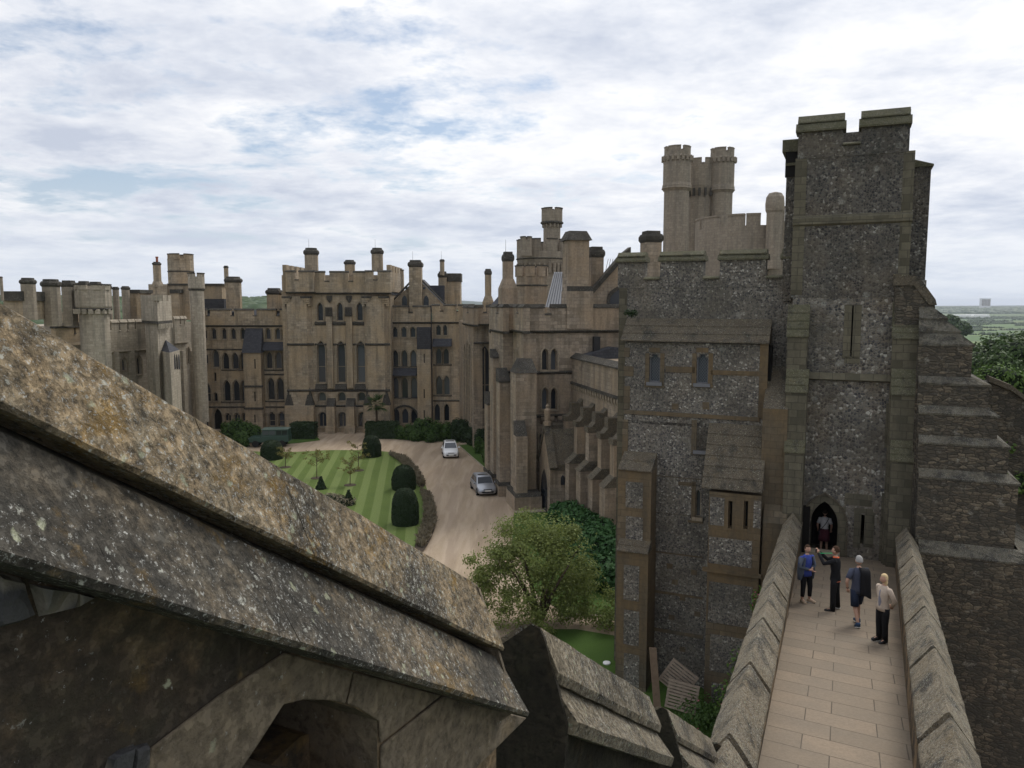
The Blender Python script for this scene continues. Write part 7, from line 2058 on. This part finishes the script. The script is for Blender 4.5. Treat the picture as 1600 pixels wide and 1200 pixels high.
# 2 man photographing, arms raised
def ex2(t_, V, hd, face):
    mb = MB(); c = (V['wL'] + V['wR']) / 2 + Vector((0, -.06, .05)); mb.box(c.x - .08, c.x + .08, c.y - .02, c.y + .01, c.z - .045, c.z + .05); mb.build('phone', black, t_, local=True, bevel=.006, uv=False)
    mb = MB(); ball(mb, V['nec'] + Vector((0, -.005, .0)), (.083, .085, .035), 8); mb.build('collar', orange, t_, local=True, smooth=True, uv=False)
    mb = MB(); ball(mb, V['pel'] + Vector((.05, .03, -.115)), (.125, .115, .02), 10); mb.build('hem', cl('rust_shirt_hem', (.25, .07, .04)), t_, local=True, smooth=True, uv=False)
    mb = MB(); tube(mb, [c + Vector((0, 0, -.03)), c + Vector((.0, .1, -.06)), hd + Vector((.02, -.08, -.08))], [.008, .008, .008], 6); mb.build('green_strap', cl('green_strap_cloth', (.05, .5, .18)), t_, local=True, uv=False)
person(1303, 953, radians(-124), 'man in a black sweatshirt with orange collar raising a camera, facing left', dict(eL=(.22, -.26, 1.30), wL=(.07, -.44, 1.52), eR=(-.22, -.26, 1.30), wR=(-.07, -.44, 1.50), kL=(.15, -.01, .49), aL=(.2, .0, .09), tL=(.25, -.15, .045), kR=(-.15, .02, .49), aR=(-.2, .05, .09), tR=(-.24, -.1, .045), curlL=(-.5, 0, .3), curlR=(.5, 0, .3), look=(0, -1, .05)), black, black, shoe_b, h_brown, sleeve='long', scale=1.02, extra=ex2)

# 3 man walking away, jacket over shoulder
def ex3(t_, V, hd, face):
    mb = MB(); vs = []; nu, nv = 8, 12
    for lay in (0, .025):
        for j in range(nv + 1):
            v = j / nv
            for i in range(nu + 1):
                u = i / nu; x = .03 - (.27 + .03 * v) * u
                y = .135 - .09 * max(0, u - .35) ** 1.5 + .012 * sin(u * 17 + v * 2) * v + .035 * v
                z = 1.475 - .05 * u - .68 * v + .03 * sin(u * 5) * v
                if v < .1: y -= .10 * (1 - v / .1)
                vs.append(Vector((x, y + lay, z + lay * (1 if v < .1 else 0))))
    m_ = nu + 1; L0 = (nv + 1) * m_; fs = []
    for j in range(nv):
        for i in range(nu): q = j * m_ + i; fs += [(q, q + 1, q + m_ + 1, q + m_), (L0 + q, L0 + q + m_, L0 + q + m_ + 1, L0 + q + 1)]
    per = [i for i in range(m_)] + [j * m_ + nu for j in range(1, nv + 1)] + [nv * m_ + i for i in range(nu - 1, -1, -1)] + [j * m_ for j in range(nv - 1, 0, -1)]
    fs += [(a, b2, L0 + b2, L0 + a) for a, b2 in zip(per, per[1:] + per[:1])]
    mb.add(vs, fs); mb.build('jacket', black, t_, local=True, smooth=True, uv=False)
    mb = MB(); tube(mb, [V['eR'].lerp(V['wR'], .86), V['eR'].lerp(V['wR'], .93)], [.034, .034], 10); mb.build('watch', M['blk'], t_, local=True, uv=False)
person(1338, 976, radians(182), 'grey haired man walking away in navy shorts, a black jacket over his right shoulder', dict(sL=(-.18, 0, 1.41), eL=(-.25, -.06, 1.16), wL=(-.2, -.22, 1.08), sR=(.18, 0, 1.41), eR=(.33, .08, 1.15), wR=(.27, .0, .95), curlR=(-.3, 0, 0), kL=(-.09, -.14, .52), aL=(-.09, -.10, .11), tL=(-.09, -.25, .045), kR=(.09, .06, .50), aR=(.11, .30, .17), tR=(.11, .21, .05), hL=(-.09, 0, .9), hR=(.09, 0, .9), look=(0, -1, 0)), slateb, navy, shoe_n, h_grey, sleeve='short', leg='short', scale=1.03, extra=ex3)

# 4 blond woman, hands behind her back
def ex4(t_, V, hd, face):
    mb = MB(); ball(mb, Vector((0, -.10, 1.14)), (.05, .042, .25), 10); mb.build('blouse', cl('pale_patterned_blouse', (.22, .22, .26)), t_, local=True, bevel=.01, uv=False)
person(1377, 1003, radians(-72), 'blond woman in a beige jacket and black trousers standing with hands behind her back', dict(eL=(.26, .10, 1.13), wL=(.08, .2, .92), eR=(-.26, .10, 1.13), wR=(-.06, .22, .93), curlL=(-.3, 0, 0), curlR=(.3, 0, 0), look=(-.1, -1, 0)), beige, black, shoe_b, h_blond, sleeve='long', fem=True, scale=.95, hairlong=1, extra=ex4)

# 5 visitor stepping through the doorway
def ex5(t_, V, hd, face):
    mb = MB(); tube(mb, [(-.15, .03, 1.44), (-.05, .17, 1.25), (.1, .16, 1.02), (.19, .02, .9)], [.014] * 4, 6); mb.build('bag_strap', black, t_, local=True, uv=False)
    mb = MB(); mb.box(.17, .23, -.1, .1, .74, .93); mb.build('bag', black, t_, local=True, bevel=.02, uv=False)
zf = G.uz(1287, 876)[1] + .02
pp = G.P(G.uz(1286, 860)[0], 0, -.9)
person(0, 0, radians(156), 'visitor in a white top and maroon skirt going in through the dark pointed doorway', dict(look=(0, -1, 0), eL=(.26, .0, 1.14), wL=(.24, -.12, .93), eR=(-.26, 0, 1.14), wR=(-.24, -.12, .93)), whitec, maroon, shoe_t, h_dark, leg='skirt', fem=True, scale=1.0, extra=ex5, pos_=Vector((pp.x, pp.y, zf)))

# ================================================================== air
hm = bpy.data.materials.new('haze'); hm.use_nodes = True; ht = hm.node_tree; ht.nodes.clear()
hv = N(ht, 'ShaderNodeVolumePrincipled'); hv.inputs['Color'].default_value = (.80, .87, 1, 1); hv.inputs['Density'].default_value = .00008; hv.inputs['Anisotropy'].default_value = .2
ho = N(ht, 'ShaderNodeOutputMaterial'); ht.links.new(hv.outputs[0], ho.inputs['Volume'])
mb = MB(); mb.box(-9300, 9300, -9300, 9300, -62, 60); tag(mb.build('haze', hm, uv=False), kind='stuff', label='thin summer haze over the plain')
